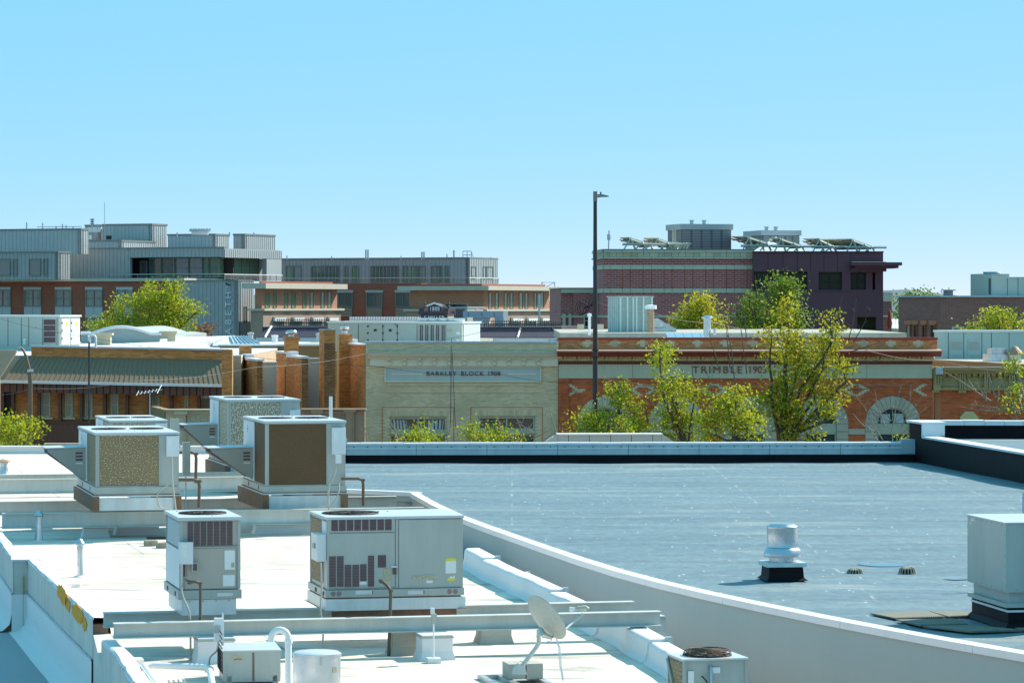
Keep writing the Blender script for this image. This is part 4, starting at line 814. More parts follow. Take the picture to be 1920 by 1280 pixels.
# big unit at the right edge
fr = Fr(1886,43.9,9.0); d = fr.dep(1814); w = 1.25; Z = lambda py: fr.z(1886,py)
T = thing('make_up_air_unit', 'plain grey box unit on a black curb at the right edge of the grey roof', 'air conditioner', fr.pt(w/2,d/2,ZD))
bx('cabinet', M['hvac'], T, fr, 0,w,0,d,Z(1110),Z(981)); bx('lid', M['hvac_top'], T, fr, -.02,w+.02,-.02,d+.02,Z(981),Z(979)); lf = fr.left(0)
bx('neck', M['hvac'], T, fr, .07,w-.07,.07,d-.07,Z(1135),Z(1110)); bx('flange', M['hvac'], T, fr, .0,w,.0,d,Z(1139),Z(1131)); bx('curb', M['black_membrane'], T, fr, .05,w-.05,.05,d-.05,ZD+.05,Z(1139)); bx('termination_bar', M['cap_white'], T, fr, .035,w-.035,.035,d-.035,Z(1148),Z(1144))
ft = MB(); ft.hexa([fr.pt(-.02,-.02,ZD+.014),fr.pt(w+.02,-.02,ZD+.014),fr.pt(w+.02,d+.02,ZD+.014),fr.pt(-.02,d+.02,ZD+.014),fr.pt(.04,.04,ZD+.09),fr.pt(w-.04,.04,ZD+.09),fr.pt(w-.04,d-.04,ZD+.09),fr.pt(.04,d-.04,ZD+.09)]); ft.build('curb_boot', M['black_membrane'], T)
screws(T, lf, -d+.05,-.05,Z(1106),7,-.004); screws(T, fr, .05,w-.05,Z(1106),6,-.004); screws(T, lf, -d+.05,-.05,Z(985),7,-.004)
for i in range(6): bx('panel_screw', M['slat'], T, lf, -.03,-.018,-.004,0,Z(1100)+i*.14,Z(1100)+i*.14+.012)
stn = MB()                                           # worn sticker on the upper left of the box
for i in range(9):
    u = -d+.10+random.random()*.22; z = Z(1000)+random.random()*.09; stn.box(lf,u,u+.03+random.random()*.04,-.002,0,z,z+.02+random.random()*.04)
stn.build('worn_sticker', M['label_white'], T)['kind'] = 'stuff'
pw = P(1919,930,58); pole = MB(); pole.tube([P(1919.5,922,50.5),P(1918.5,1000,50.5),P(1918.5,1101,50.5)],.022,8); tag(pole.build('roof_post', M['cap_blue'], smooth=40),'thin blue-grey post at the right edge behind the plain box unit','post')
# walkway pads
M['pad'] = plain('rubber_walk_pad', (.20,.19,.15), .95, var=.2, scale=6)
def pad_(pts, label):
    q = [R(x,y,ZD+.016) for x, y in pts]; T = thing('walkway_pad', label, 'mat', sum(q,Vector())/len(q), 'rubber walkway pads on the grey roof')
    MB().prism(q,(0,0,.02)).build('mat', M['pad'], T); tr = MB(); a, b, c, d = q
    for i in range(26):
        s = i/26; p0 = d.lerp(c,s); tr.prism([p0,p0+(c-d)/60,p0+(c-d)/60+Vector((0,0,.032)),p0+Vector((0,0,.032))],(0,.02,0))
    tr.build('tread_edge', M['pad'], T)['kind'] = 'stuff'
pad_([(1632,1151),(1740,1147),(1774,1158),(1682,1161)],'leftmost rubber walkway pad by the plain box unit')
pad_([(1742,1147),(1822,1147),(1822,1156),(1782,1158)],'rubber walkway pad behind the box unit curb')
pad_([(1680,1163),(1790,1161),(1815,1172),(1726,1174)],'shaded rubber walkway pad touching the box unit curb')
pad_([(1730,1175),(1830,1173),(1920,1183),(1820,1186)],'front rubber walkway pad below the box unit')
pad_([(1892,1176),(1985,1174),(2030,1184),(1925,1184)],'rubber walkway pad cut by the right frame edge')
# drains and puddles
for x, yb, w_, h_, lab in ((1603,1076,15,9,'left domed roof drain beside the puddle'),(1701,1075,16,11,'right domed roof drain beside the puddle')):
    q = R(x,yb-1,ZD-.03); k = q.y/F; T = thing('roof_drain', lab, 'drain', q); rr = w_*k; dm = MB(); hz = h_*k
    for i in range(16):
        a = 2*math.pi*i/16; dm.tube([(q.x+rr*math.cos(a),q.y+rr*math.sin(a),q.z),(q.x+rr*.82*math.cos(a),q.y+rr*.82*math.sin(a),q.z+hz*.8),(q.x+rr*.5*math.cos(a),q.y+rr*.5*math.sin(a),q.z+hz)],.012,5)
    dm.build('strainer', M['wood'], T); MB().lathe((q.x,q.y,q.z+hz*.9),[(rr*.7,0),(rr*.6,hz*.1),(0,hz*.12)],16).build('strainer_top', M['wood'], T); MB().lathe((q.x,q.y,q.z),[(rr*.7,0),(rr*.7,hz*.6)],12).build('bowl', M['black'], T)
m, t, b_ = nodes('rain_water'); b_.inputs['Base Color'].default_value = (.05,.08,.10,1); b_.inputs['Roughness'].default_value = .02; b_.inputs['Specular IOR Level'].default_value = 1.0; M['water'] = m
for pts in ([(1605,1057),(1640,1055.5),(1690,1056),(1706,1058.5),(1680,1061),(1640,1061)],[(1765,1084),(1800,1083),(1825,1084.5),(1790,1086.5)]):
    q = [R(x,y,ZD-.044 if x < 1720 and pts[0][0] < 1700 else ZD-.03) for x, y in pts]; mb = MB(); c = sum(q,Vector())/len(q); ring = []
    for i in range(len(q)):
        a, b = q[i], q[(i+1)%len(q)]; ring += [a, a.lerp(b,.33)+(a.lerp(b,.33)-c)*.06, a.lerp(b,.66)+(a.lerp(b,.66)-c)*.06]
    mb.add([p for p in ring], [tuple(range(len(ring)))]); tag(mb.build('puddle', M['water']), kind='structure')
# ------------------------------------------------------------------ brickwork helper
BW, BH, BM = .215, .0675, .011
def brick_mesh(mat, w=BW-BM, h=BH-BM, d=.03, yaw=0.0):
    mb = MB(); fr = Fr(0,0,yaw,O=(0,0)); mb.add([fr.pt(0,0,0),fr.pt(w,0,0),fr.pt(w,0,h),fr.pt(0,0,h),fr.pt(0,d,0),fr.pt(w,d,0),fr.pt(w,d,h),fr.pt(0,d,h)], [(0,1,2,3),(1,5,6,2),(4,0,3,7),(3,2,6,7),(4,5,1,0)])
    o = mb.build('brick', mat, base=(0,0,0)); me = o.data; bpy.data.objects.remove(o); return me
BRK = {}
def bricks(fr, u0, u1, z0, z1, d, mat, parent, test=None, singles=0, proud=.012, header=False, run_out=None):
    """running-bond courses on a face; the first `singles` bricks are objects, the rest one joined part"""
    key = (mat.name, round(fr.yaw,2)); me = BRK.get(key) or BRK.setdefault(key, brick_mesh(mat, yaw=fr.yaw)); mb = MB(); n = 0; r = 0; z = z1-BH; bw = BW
    while z >= z0-.02:
        u = u0 - (bw/2 if r % 2 else 0)
        while u < u1-.02:
            a, b = max(u,u0), min(u+bw-BM,u1)
            if b-a > .04 and (test is None or test((a+b)/2, z+BH/2)):
                p = proud+random.uniform(-.003,.003); zz = z+random.uniform(-.0015,.0015)
                if n < singles and b-a > bw-BM-.002: piece('brick', me, parent, fr.pt(a,d-p,zz)); n += 1
                else:
                    q = (fr.pt(a,d-p,zz),fr.pt(b,d-p,zz),fr.pt(b,d-p,zz+BH-BM),fr.pt(a,d-p,zz+BH-BM),fr.pt(a,d,zz),fr.pt(b,d,zz),fr.pt(b,d,zz+BH-BM),fr.pt(a,d,zz+BH-BM))
                    mb.add(q, [(0,1,2,3),(1,5,6,2),(4,0,3,7),(3,2,6,7),(4,5,1,0)])
            u += bw
        z -= BH; r += 1
    if mb.f: mb.build('brickwork', mat, parent)['kind'] = 'stuff'
def textmesh(s, size, fr, u, d, z, mat, parent, name='lettering', ext=.02, bold=.0, align='CENTER', rot=0.0, shear=0.0, squash=1.0, spacing=1.0):
    cu = bpy.data.curves.new('t','FONT'); cu.body = s; cu.size = size; cu.extrude = ext; cu.offset = bold; cu.align_x = align; cu.align_y = 'CENTER'; cu.shear = shear; cu.space_character = spacing
    o = bpy.data.objects.new('t', cu); COL.objects.link(o); dg = bpy.context.evaluated_depsgraph_get(); me = bpy.data.meshes.new_from_object(o.evaluated_get(dg)); bpy.data.objects.remove(o); bpy.data.curves.remove(cu)
    c, sn = math.cos(rot), math.sin(rot); mb = MB(); vs = []
    for v in me.vertices:
        x, y, w = v.co.x*squash, v.co.y, v.co.z; vs.append(fr.pt(u+x*c-y*sn, d-w, z+x*sn+y*c))
    mb.add(vs, [tuple(p.vertices) for p in me.polygons]); bpy.data.meshes.remove(me); return mb.build(name, mat, parent)
M['brick_red'] = pieces('red_brick', (.62,.135,.04), .3, hue=(.45,.10,.045)); M['mortar_red'] = plain('red_mortar', (.50,.19,.085), .95, var=.12)
M['brick_orange'] = pieces('orange_brick', (.64,.235,.075), .3, hue=(.48,.14,.06)); M['mortar_tan'] = plain('tan_mortar', (.60,.46,.28), .95, var=.12)
M['brick_tan'] = pieces('tan_brick', (.78,.60,.38), .12, hue=(.64,.48,.30)); M['mortar_grey'] = plain('grey_mortar', (.62,.48,.31), .95, var=.08)
M['brick_gold'] = pieces('golden_brick', (.60,.25,.075), .3, hue=(.46,.16,.05)); M['mortar_gold'] = plain('golden_mortar', (.56,.34,.14), .95, var=.12)
M['brick_shaded'] = pieces('shaded_golden_brick', (.26,.105,.045), .35, hue=(.40,.18,.08)); M['tan_inlay'] = pieces('tan_inlay_brick', (.62,.52,.34), .08)  # darker copy of the golden brick: shade put into the front faces
M['cream'] = plain('cream_paint', (.76,.70,.52), .6, var=.06, streak=.12); M['sage'] = plain('sage_frieze_paint', (.55,.54,.38), .6, var=.05, streak=.15); M['ochre'] = plain('ochre_paint', (.62,.50,.23), .6, var=.08); M['oxblood'] = plain('oxblood_paint', (.30,.05,.025), .55, var=.12); M['salmon'] = plain('salmon_lip', (.62,.36,.28), .6, var=.08)
M['grey_blue'] = plain('grey_blue_panel', (.50,.53,.49), .6, var=.05, streak=.08); M['letter_brown'] = plain('letter_brown', (.13,.06,.05), .6)
M['stone_grey'] = pieces('grey_sandstone', (.50,.44,.34), .12, hue=(.44,.36,.3)); M['glass'] = glass('window_glass'); M['sash'] = plain('sash_paint', (.44,.44,.32), .6, var=.06)
M['curtain'] = plain('net_curtain', (.55,.60,.60), .9, var=.1, scale=3); M['white_roof2'] = membrane('street_roof_membrane', (.72,.72,.70), (.45,.43,.38), .5)
M['gravel_roof'] = plain('gravel_roof', (.42,.40,.33), .95, var=.25, scale=3)
def window(T, fr, rect, d, cols=1, rows=1, fw=.05, frame='sash', pane='glass', rec=.10, name='window'):
    """an opening's sash: frame as the part, panes as sub-parts"""
    u0,u1,z0,z1 = rect; mb = MB(); mb.box(fr,u0,u0+fw,d-.02,d+rec,z0,z1); mb.box(fr,u1-fw,u1,d-.02,d+rec,z0,z1); mb.box(fr,u0+fw,u1-fw,d-.02,d+rec,z1-fw,z1); mb.box(fr,u0+fw,u1-fw,d-.03,d+rec,z0,z0+fw)
    cw = (u1-u0-2*fw)/cols; rh = (z1-z0-2*fw)/rows; hb = min(fw*.35,.03)
    for i in range(1,cols): mb.box(fr,u0+fw+cw*i-hb,u0+fw+cw*i+hb,d-.012,d+rec*.8,z0+fw,z1-fw)
    for i in range(1,rows): mb.box(fr,u0+fw,u1-fw,d-.010,d+rec*.75,z0+fw+rh*i-hb,z0+fw+rh*i+hb)
    o = mb.build(name, M[frame], T)
    for i in range(cols):
        for j in range(rows):
            a = u0+fw+cw*i+(hb if i else 0)-.002; b = u0+fw+cw*(i+1)-(hb if i < cols-1 else 0)+.002; c = z0+fw+rh*j+(hb if j else 0)-.002; e = z0+fw+rh*(j+1)-(hb if j < rows-1 else 0)+.002
            MB().box(fr,a,b,d+rec*.4,d+rec*.4+.01,c,e).build('pane', M[pane], o)
    return o
# ------------------------------------------------------------------ red brick block with arched windows
YS = 126.0
fr = Fr(1047,YS,0.0); Z = lambda py: fr.z(1400,py); U = lambda px: fr.u(px); k = YS/F
T = thing('brick_block', 'red brick block with arched windows and a cream frieze lettered TRIMBLE 1903', 'building', (fr.pt((U(1047)+U(1752))/2,0,0)))
uE = U(1752); uP = U(1748)
bx('rear_body', M['street_brick'], T, fr, .02,uP-.02,.6,40,0,Z(640)-.36); bx('dark_interior', M['black'], T, fr, .02,uP-.02,.5,.59,0,Z(709))
arches = [U(1134),U(1269),U(1404),U(1539),U(1674)]; zA = Z(794); RO = 51.5*k; RI = 30*k
pil = lambda u: u < U(1066) or u > U(1737)
wl = MB(); edges = [0.0]
for a in arches: edges += [a-RO+.08, a+RO-.08]
edges.append(uP)
for i in range(0,len(edges),2): wl.box(fr,edges[i],edges[i+1],0,.45,0,zA)
ns_ = 8
for j in range(ns_):
    za, zb_ = zA+RO*j/ns_, zA+RO*(j+1)/ns_; hw = math.sqrt(max(0,(RO-.08)**2-(za-zA)**2)); e = [0.0]
    for a in arches: e += [a-hw, a+hw]
    e.append(uP)
    for i in range(0,len(e),2): wl.box(fr,e[i],e[i+1],0,.45,za,zb_)
wl.box(fr,0,uP,0,.45,zA+RO,Z(709)); wl.build('wall', M['mortar_red'], T)
diam = [U(x) for x in (1202,1340,1472,1607)]+[U(1066),U(1737)]
def in_arch(u, z): return any((math.hypot(u-a,z-zA) < RO+.02 and z > zA-.05) or (abs(u-a) < RO+.02 and z <= zA) for a in arches)
def diamrow(u, z):
    r = abs(z-Z(730.5))/BH
    if r > 3.55: return False
    for c in diam:
        x = abs(u-c)/BW; lim = 2.72-r*.62
        if c == diam[4] and u < c or c == diam[5] and u > c: continue
        if lim-1.15 < x < lim and not (r > 2.5 and x > .75): return True
        if r > 2.5 and x < .72: return True
    return False
base = Z(832)
bricks(fr, 0, uP, base, Z(709.5), 0, M['brick_red'], T, lambda u, z: not in_arch(u,z) and not diamrow(u,z))
for c in diam:
    mb = MB(); z = Z(709.5)-BH; r = 0
    while z > Z(745):
        u = -(BW/2 if r % 2 else 0)
        while u < uP:
            cu, cz = u+(BW-BM)/2, z+BH/2
            if abs(cu-c) < .85 and u > 0 and diamrow(cu,cz):
                p = .013; mb.box(fr,u,u+BW-BM,-p,0,z-.004,z+BH-BM+.006)
            u += BW
        z -= BH; r += 1
    if mb.f: mb.build('diamond_inlay', M['tan_inlay'], T)['kind'] = 'stuff'
bx('corner_pilaster', M['mortar_red'], T, fr, 0,U(1066),-.10,-.0005,base-.5,Z(709.5)); bricks(fr, 0,U(1066),base,Z(709.8),-.1,M['brick_red'],T)
for ai, a in enumerate(arches):
    n = 15
    for i in range(n):                              # voussoirs
        t0 = math.pi*i/n+.006; t1 = math.pi*(i+1)/n-.006; po = []
        for t in (t0,(t0+t1)/2,t1): po.append(fr.pt(a+RO*math.cos(t),-.05-.012*(i%2),zA+RO*math.sin(t)))
        for t in (t1,(t0+t1)/2,t0): po.append(fr.pt(a+RI*math.cos(t),-.05-.012*(i%2),zA+RI*math.sin(t)))
        MB().prism(po[::-1],(0,.3,0)).build('voussoir', M['stone_grey'], T)
    for s in (-1,1):
        zz = zA
        while zz > base-.3: bx('jamb_stone', M['stone_grey'], T, fr, a+min(s*RI,s*RO)+.004,a+max(s*RI,s*RO)-.004,-.05,.25,zz-.30,zz-.008); zz -= .31
    fm = MB(); nn = 24; vs = []
    for i in range(nn+1):
        t = math.pi*i/nn
        for r_, dd in ((RI,.05),(RI-.055,.05),(RI-.055,.2)): vs.append(fr.pt(a+r_*math.cos(t),dd,zA+r_*math.sin(t)))
    fm.add(vs, [(3*i+j,3*i+j+1,3*i+4+j,3*i+3+j) for i in range(nn) for j in range(2)])
    w = MB(); w.v, w.f, w.m = fm.v[:], fm.f[:], fm.m[:]; w.box(fr,a-RI,a+RI,.04,.2,zA-.10,zA)
    for q in range(1,6):
        t = math.pi*q/6; w.tube([fr.pt(a+.12*math.cos(t),.1,zA+.02+.12*math.sin(t)),fr.pt(a+(RI-.04)*math.cos(t),.1,zA+(RI-.04)*math.sin(t))],.014,5)
    w.tube([fr.pt(a+.12*math.cos(math.pi*q/8),.1,zA+.02+.12*math.sin(math.pi*q/8)) for q in range(9)],.014,5)
    o = w.build('fanlight', M['sash'], T); g_ = MB(); g_.add([fr.pt(a+RI*math.cos(math.pi*i/nn),.13,zA+RI*math.sin(math.pi*i/nn)) for i in range(nn+1)], [tuple(range(nn+1))]); g_.build('pane', M['glass'], o)
    if ai == 4: bx('blind', M['curtain'], o, fr, a-RI*.75,a-.1,.125,.128,zA+.02,zA+RI*.6); bx('blind', M['curtain'], o, fr, a+.05,a+RI*.7,.125,.128,zA+.02,zA+RI*.62)
    bx('transom', M['sash'], T, fr, a-RI+.002,a+RI-.002,.03,.2,zA-.36,zA-.102); window(T, fr, (a-RI+.01,a+RI-.01,base-.9,zA-.362), .06, 2, 1, .06)
for (p, q) in zip(arches, arches[1:]): bx('impost_band', M['stone_grey'], T, fr, p+RO+.01,q-RO-.01,-.03,.05,zA-.42,zA-.2)
# frieze, dentils, brackets, cornice
xs = [1047,1186,1335,1480,1625,1748]
for a, b in zip(xs, xs[1:]):
    bx('frieze_panel', M['sage'], T, fr, U(a)+.006,U(b)-.006,-.06,.3,Z(709)+.003,Z(683)); bx('frieze_rail', M['sage'], T, fr, U(a)+.006,U(b)-.006,-.075,-.06,Z(709)+.003,Z(701)); bx('frieze_rail', M['sage'], T, fr, U(a)+.006,U(b)-.006,-.085,-.06,Z(686),Z(683))
textmesh('TRIMBLE', .40, fr, U(1345), -.08, Z(693.5), M['oxblood'], T, bold=0, spacing=1.25, squash=1.08); textmesh('1903', .40, fr, U(1420), -.08, Z(693.5), M['oxblood'], T, bold=0, spacing=1.05, squash=.92)
bx('dentil_band', M['black'], T, fr, 0,uP,-.06,.3,Z(683)+.001,Z(676.5)); dn = MB(); u = 0.0
while u < uP-.04: dn.box(fr,u,u+.035,-.10,-.06,Z(683)+.004,Z(677)); u += .063
dn.build('dentils', M['oxblood'], T)['kind'] = 'stuff'
bx('bracket_band', M['ochre'], T, fr, 0,uP+.05,-.12,.3,Z(676.5)+.001,Z(668.2)); u = U(1056)
while u < uP:
    for s in (-.085,.085):
        b = MB(); pr = [(-.12,Z(676)),(-.20,Z(675)),(-.25,Z(671.5)),(-.40,Z(669.6)),(-.42,Z(668.3)),(-.12,Z(668.3))]
        b.prism([fr.pt(u+s-.035,d_,z_) for d_, z_ in pr][::-1],(.07,0,0)); b.build('bracket', M['ochre'], T)
    u += 25.75*k
def moulding(name, prof, mat, u0, u1, frm, par):     # extruded (d, z) profile
    MB().prism([frm.pt(u0,d_,z_) for d_, z_ in prof][::-1], (frm.U*(u1-u0)).to_3d()).build(name, M[mat], par)
moulding('cornice', [(.3,Z(668)),(-.42,Z(668)),(-.45,Z(666.5)),(-.50,Z(664.5)),(-.60,Z(661)),(-.66,Z(659)),(.3,Z(659))], 'oxblood', -.05, U(1762), fr, T)
moulding('cornice_lip', [(.3,Z(658.9)),(-.68,Z(658.9)),(-.70,Z(657)),(-.68,Z(656)),(.3,Z(654.6))], 'salmon', -.08, U(1763), fr, T)
bx('parapet', M['mortar_tan'], T, fr, 0,U(1758),.12,.45,Z(656),Z(637)); crosses = [U(1101.5+51.75*i) for i in range(13)]
def cross(u, z):
    return any((abs(u-c) < .075 and abs(z-Z(642.3)) < .17) or (abs(u-c) < .20 and abs(z-Z(642.3)) < .055) for c in crosses)
bricks(fr, 0,U(1758),Z(655.5),Z(636.8),.12,M['brick_orange'],T,lambda u,z: not cross(u,z), singles=300)
for c in crosses:
    mb = MB(); mb.box(fr,c-.085,c+.085,.104,.12,Z(642.3)-.17,Z(642.3)+.17); mb.box(fr,c-.20,c-.087,.104,.12,Z(642.3)-.055,Z(642.3)+.055); mb.box(fr,c+.087,c+.20,.104,.12,Z(642.3)-.055,Z(642.3)+.055); mb.build('cross_inlay', M['tan_inlay'], T)
bx('parapet_cap', M['oxblood'], T, fr, -.02,U(1759),.06,.52,Z(637),Z(632.5)); bx('roof_deck', M['white_roof2'], T, fr, .1,U(1755),.5,32,Z(640)-.35,Z(640)-.3)
# ------------------------------------------------------------------ tan brick block
fr = Fr(686,YS,0.0); Z = lambda py: fr.z(866,py); U = lambda px: fr.u(px); uE = U(1046.5)
T = thing('brick_block', 'tan brick block with a blue-grey sign panel lettered BARKLEY BLOCK 1908', 'building', fr.pt(uE/2,0,0))
wins = [(730,838,781,809),(896,1004,780,807)]; low = [(730,838,814,850),(896,1004,812,850)]
wl = MB(); wl.box(fr,0,uE,.0,.5,Z(778),Z(643)); wl.box(fr,0,U(730),0,.5,0,Z(778)); wl.box(fr,U(838),U(896),0,.5,0,Z(778)); wl.box(fr,U(1004),uE,0,.5,0,Z(778))
for (a,b,c,e) in wins: wl.box(fr,U(a),U(b),0,.4,Z(c),Z(778))
wl.build('wall', M['mortar_grey'], T)
def solid(u, z):
    for a,b,c,e in wins+low:
        if U(a)-.01 < u < U(b)+.01 and Z(e)-.01 < z < Z(c)+.01: return False
    return not (z > Z(686) and z < Z(660)) and not (U(721) < u < U(1015) and Z(717) < z < Z(686)) and not (abs(u-U(716)) < .02 and z < Z(766))
bricks(fr, 0,uE,Z(832),Z(660),0,M['brick_tan'],T,solid); bx('parapet_face', M['mortar_grey'], T, fr, 0,uE,-.03,-.0005,Z(660),Z(643)); bricks(fr, 0,uE,Z(659.5),Z(644),-.03,M['brick_tan'],T,singles=200)
bx('parapet_coping', M['cap_blue'], T, fr, -.05,uE,-.08,.5,Z(643)+.002,Z(639.5)); bx('flashing', M['dull_alu'], T, fr, .05,uE,-.42,.0,Z(661)+.001,Z(660)+.001)
moulding('cornice', [(.0,Z(671.5)),(-.24,Z(671.5)),(-.27,Z(669)),(-.36,Z(667)),(-.42,Z(663)),(-.46,Z(661.5)),(.0,Z(661))], 'cream', U(690), U(1051), fr, T)
bx('bracket_band', M['cream'], T, fr, U(694),U(1046),-.16,-.0,Z(686),Z(671.5)-.002); cz = Z(671.8)
for x in (730,759,787,815,843,871,899,927,954.5,982,1010):
    b = MB(); u = U(x); b.prism([fr.pt(u-.065,d_,z_) for d_,z_ in ((-.16,Z(685)),(-.20,Z(684)),(-.22,Z(678)),(-.34,Z(674.5)),(-.36,cz),(-.16,cz))][::-1],(.13,0,0)); b.build('bracket', M['cream'], T)
for x0, x1 in zip((730,759,787,815,843,871,899,927,954.5,982),(759,787,815,843,871,899,927,954.5,982,1010)):
    c = (U(x0)+U(x1))/2; n = 9; h = Z(674)-Z(683); mb = MB(); w_ = (U(x1)-U(x0))/2-.1      # blind arch between brackets
    pts = [fr.pt(c+w_*math.cos(math.pi*i/n),-.166,Z(683.5)+h*math.sin(math.pi*i/n)) for i in range(n+1)]; mb.tube(pts,.018,5); mb.build('blind_arch', M['cream'], T)
u0,u1,z0,z1 = fr.rect(721,1015,686.5,716); bx('sign_panel', M['grey_blue'], T, fr, u0,u1,-.03,.0,z0,z1)
for a in ((u0,u1,z1-.05,z1),(u0,u1,z0,z0+.05),(u0,u0+.05,z0+.05,z1-.05),(u1-.05,u1,z0+.05,z1-.05)): bx('sign_frame', M['cream'], T, fr, a[0],a[1],-.075,-.031,a[2],a[3])
textmesh('BARKLEY', .235, fr, U(827.5), -.045, Z(700.5), M['letter_brown'], T, bold=0, spacing=1.15, squash=1.13); textmesh('BLOCK', .235, fr, U(885.5), -.045, Z(700.5), M['letter_brown'], T, bold=0, spacing=1.15, squash=1.1); textmesh('1908', .235, fr, U(926), -.045, Z(700.5), M['letter_brown'], T, bold=0, spacing=1.1, squash=1.05)
for a, b in ((733,792),(952,1005)): u0,u1,z0,z1 = fr.rect(a,b,700,702); bx('sign_rule', M['cream'], T, fr, u0,u1,-.045,-.031,z0,z1)
bx('string_course', M['brick_tan'], T, fr, U(722),U(1013),-.05,-.0125,Z(735),Z(733.5)); bx('string_course', M['brick_tan'], T, fr, U(722),U(1013),-.05,-.0125,Z(722.5),Z(721))
for i,(r_,l_) in enumerate(zip(wins,low)):
    a,b,c,e = r_; q = fr.rect(*r_); hl = fr.rect(a-4,b+4,c-12,c-1.5); mb = MB(); u = hl[0]
    while u < hl[1]-.05: mb.box(fr,u,u+.055,-.03,-.0,hl[2],hl[3]); u += .068
    mb.build('soldier_course', M['brick_tan'], T)['kind'] = 'stuff'
    bx('opening_back', M['black'], T, fr, q[0],q[1],.40,.42,0,q[3]); o = window(T, fr, q, .08, 2, 1, .09, rec=.12); window(T, fr, fr.rect(*l_), .08, 3, 1, .08, rec=.12)
    bx('mid_rail', M['sash'], T, fr, q[0]-.02,q[1]+.02,-.04,.2,Z(l_[2]),q[2]-.001)
    if i == 0:
        for s0,s1 in ((735,761),(799,832)):
            mb = MB(); n = 14; vs = []
            for j in range(n+1): x = s0+(s1-s0)*j/n; zz = .02*math.sin(j*2.1); vs += [fr.pt(U(x),.125+zz,Z(787)+.012*math.sin(j*1.4)),fr.pt(U(x+(4 if s0 < 780 else -2)*(j/n)),.125+zz,Z(807))]
            mb.add(vs, [(2*j,2*j+2,2*j+3,2*j+1) for j in range(n)]); mb.build('curtain', M['curtain'], o)
    for (x0,x1,y0,y1) in ((a-14,a-13,764,830),(b+12,b+13,764,830),(a-14,b+13,763,764)): rr = fr.rect(x0,x1,y0,y1); bx('panel_joint', M['mortar_red'], T, fr, rr[0],rr[1]+.015,-.0155,-.0,rr[2],rr[3]+.012)
sf = Fr(686,YS+.02,13.0); lw = sf.dep(643); lf = sf.left(0); bx('party_wall', M['mortar_gold'], T, sf, .0,.35,.0,lw,0,Z(648)); bricks(lf, -lw,-.02,Z(800),Z(648),-.0,M['brick_gold'],T)
cp = MB()
for i in range(7): a = -lw+lw*i/7; cp.box(lf,a,a+lw/7+.02,-.08+random.uniform(-.02,.02),.35,Z(648)+.002+.001*i,Z(645)+random.uniform(-.01,.02)+.14*(i<2))
cp.build('party_coping', M['white_skin'], T); bx('roof_deck', M['white_roof2'], T, fr, .1,uE,.5,20,Z(643)-.5,Z(643)-.45)
bx('rear_body', M['street_brick'], T, fr, .0,uE-.02,.5,20,0,Z(643)-.52)
# ------------------------------------------------------------------ ochre corniced block at the right
fr = Fr(1752.5,YS+.2,0.0); Z = lambda py: fr.z(1840,py); U = lambda px: fr.u(px)
T = thing('brick_block', 'red brick block with an ornate ochre bracketed cornice at the right edge', 'building', fr.pt(3,0,0)); uE = U(2040)
M['ochre_dull'] = plain('dull_ochre_cornice', (.42,.32,.13), .65, var=.1, streak=.15)
bx('wall', M['mortar_red'], T, fr, 0,uE,0,.5,0,Z(690)); bricks(fr, U(1765),uE,Z(800),Z(731),0,M['brick_red'],T, lambda u,z: not (abs(u-U(1817)) < .25 and z < Z(773)))
moulding('cornice_crown', [(0,Z(700)),(-.34,Z(700)),(-.40,Z(697)),(-.52,Z(693)),(-.55,Z(690)),(-.55,Z(688)),(0,Z(687))], 'ochre_dull', U(1766), uE, fr, T); bx('gutter_edge', M['cap_blue'], T, fr, U(1766),uE,-.57,-.5,Z(688.5),Z(686.8))
bx('frieze', M['ochre_dull'], T, fr, U(1764),uE,-.12,0,Z(726),Z(700)-.002); bx('architrave', M['ochre_dull'], T, fr, U(1762),uE,-.2,0,Z(731),Z(726)-.001); bx('rail', M['ochre_dull'], T, fr, U(1762),uE,-.16,-.12,Z(723),Z(720))
x = 1768.0; i = 0
while x < 1960:
    u = U(x); wide = i % 4 == 3
    if wide:
        for s in (-.09,.0,.09): bx('triglyph_bar', M['ochre_dull'], T, fr, u+s-.03,u+s+.03,-.30,-.12,Z(731.5),Z(700.5))
        bx('pendant', M['ochre_dull'], T, fr, u-.15,u+.15,-.24,-.0,Z(736),Z(731.6))
    else:
        MB().prism([fr.pt(u-.08,d_,z_) for d_,z_ in ((-.12,Z(709)),(-.2,Z(707)),(-.33,Z(702.5)),(-.33,Z(700.4)),(-.12,Z(700.4)))][::-1],(.16,0,0)).build('bracket', M['ochre_dull'], T); MB().prism([fr.pt(u-.09,-.165,Z(703)),fr.pt(u+.09,-.165,Z(703)),fr.pt(u,-.165,Z(713))][::-1],(0,.05,0)).build('pendant', M['ochre_dull'], T)
    x += 11.6; i += 1
bx('end_pier', M['ochre_dull'], T, fr, U(1748.5),U(1762)-.003,-.35,.3,Z(731),Z(687)); bx('pier_block', M['dull_alu'], T, fr, U(1751),U(1765),-.52,-.352,Z(701),Z(687.5))
rg = MB(); c_ = fr.pt(U(1759),-.53,Z(694)); rg.tube([c_+Vector((.09*math.cos(a_),0,.09*math.sin(a_))) for a_ in [math.pi*(-.5+j/8*1.4) for j in range(9)]],.022,6); rg.build('scroll_ornament', M['cap_white'], T, smooth=60)
bx('pier_bracket', M['ochre_dull'], T, fr, U(1746),U(1760),-.3,.0,Z(735),Z(731)-.003)
for s in (1752,1757,1762): bx('pier_bar', M['ochre_dull'], T, fr, U(s)-.03,U(s)+.02,-.42,-.352,Z(720),Z(703))
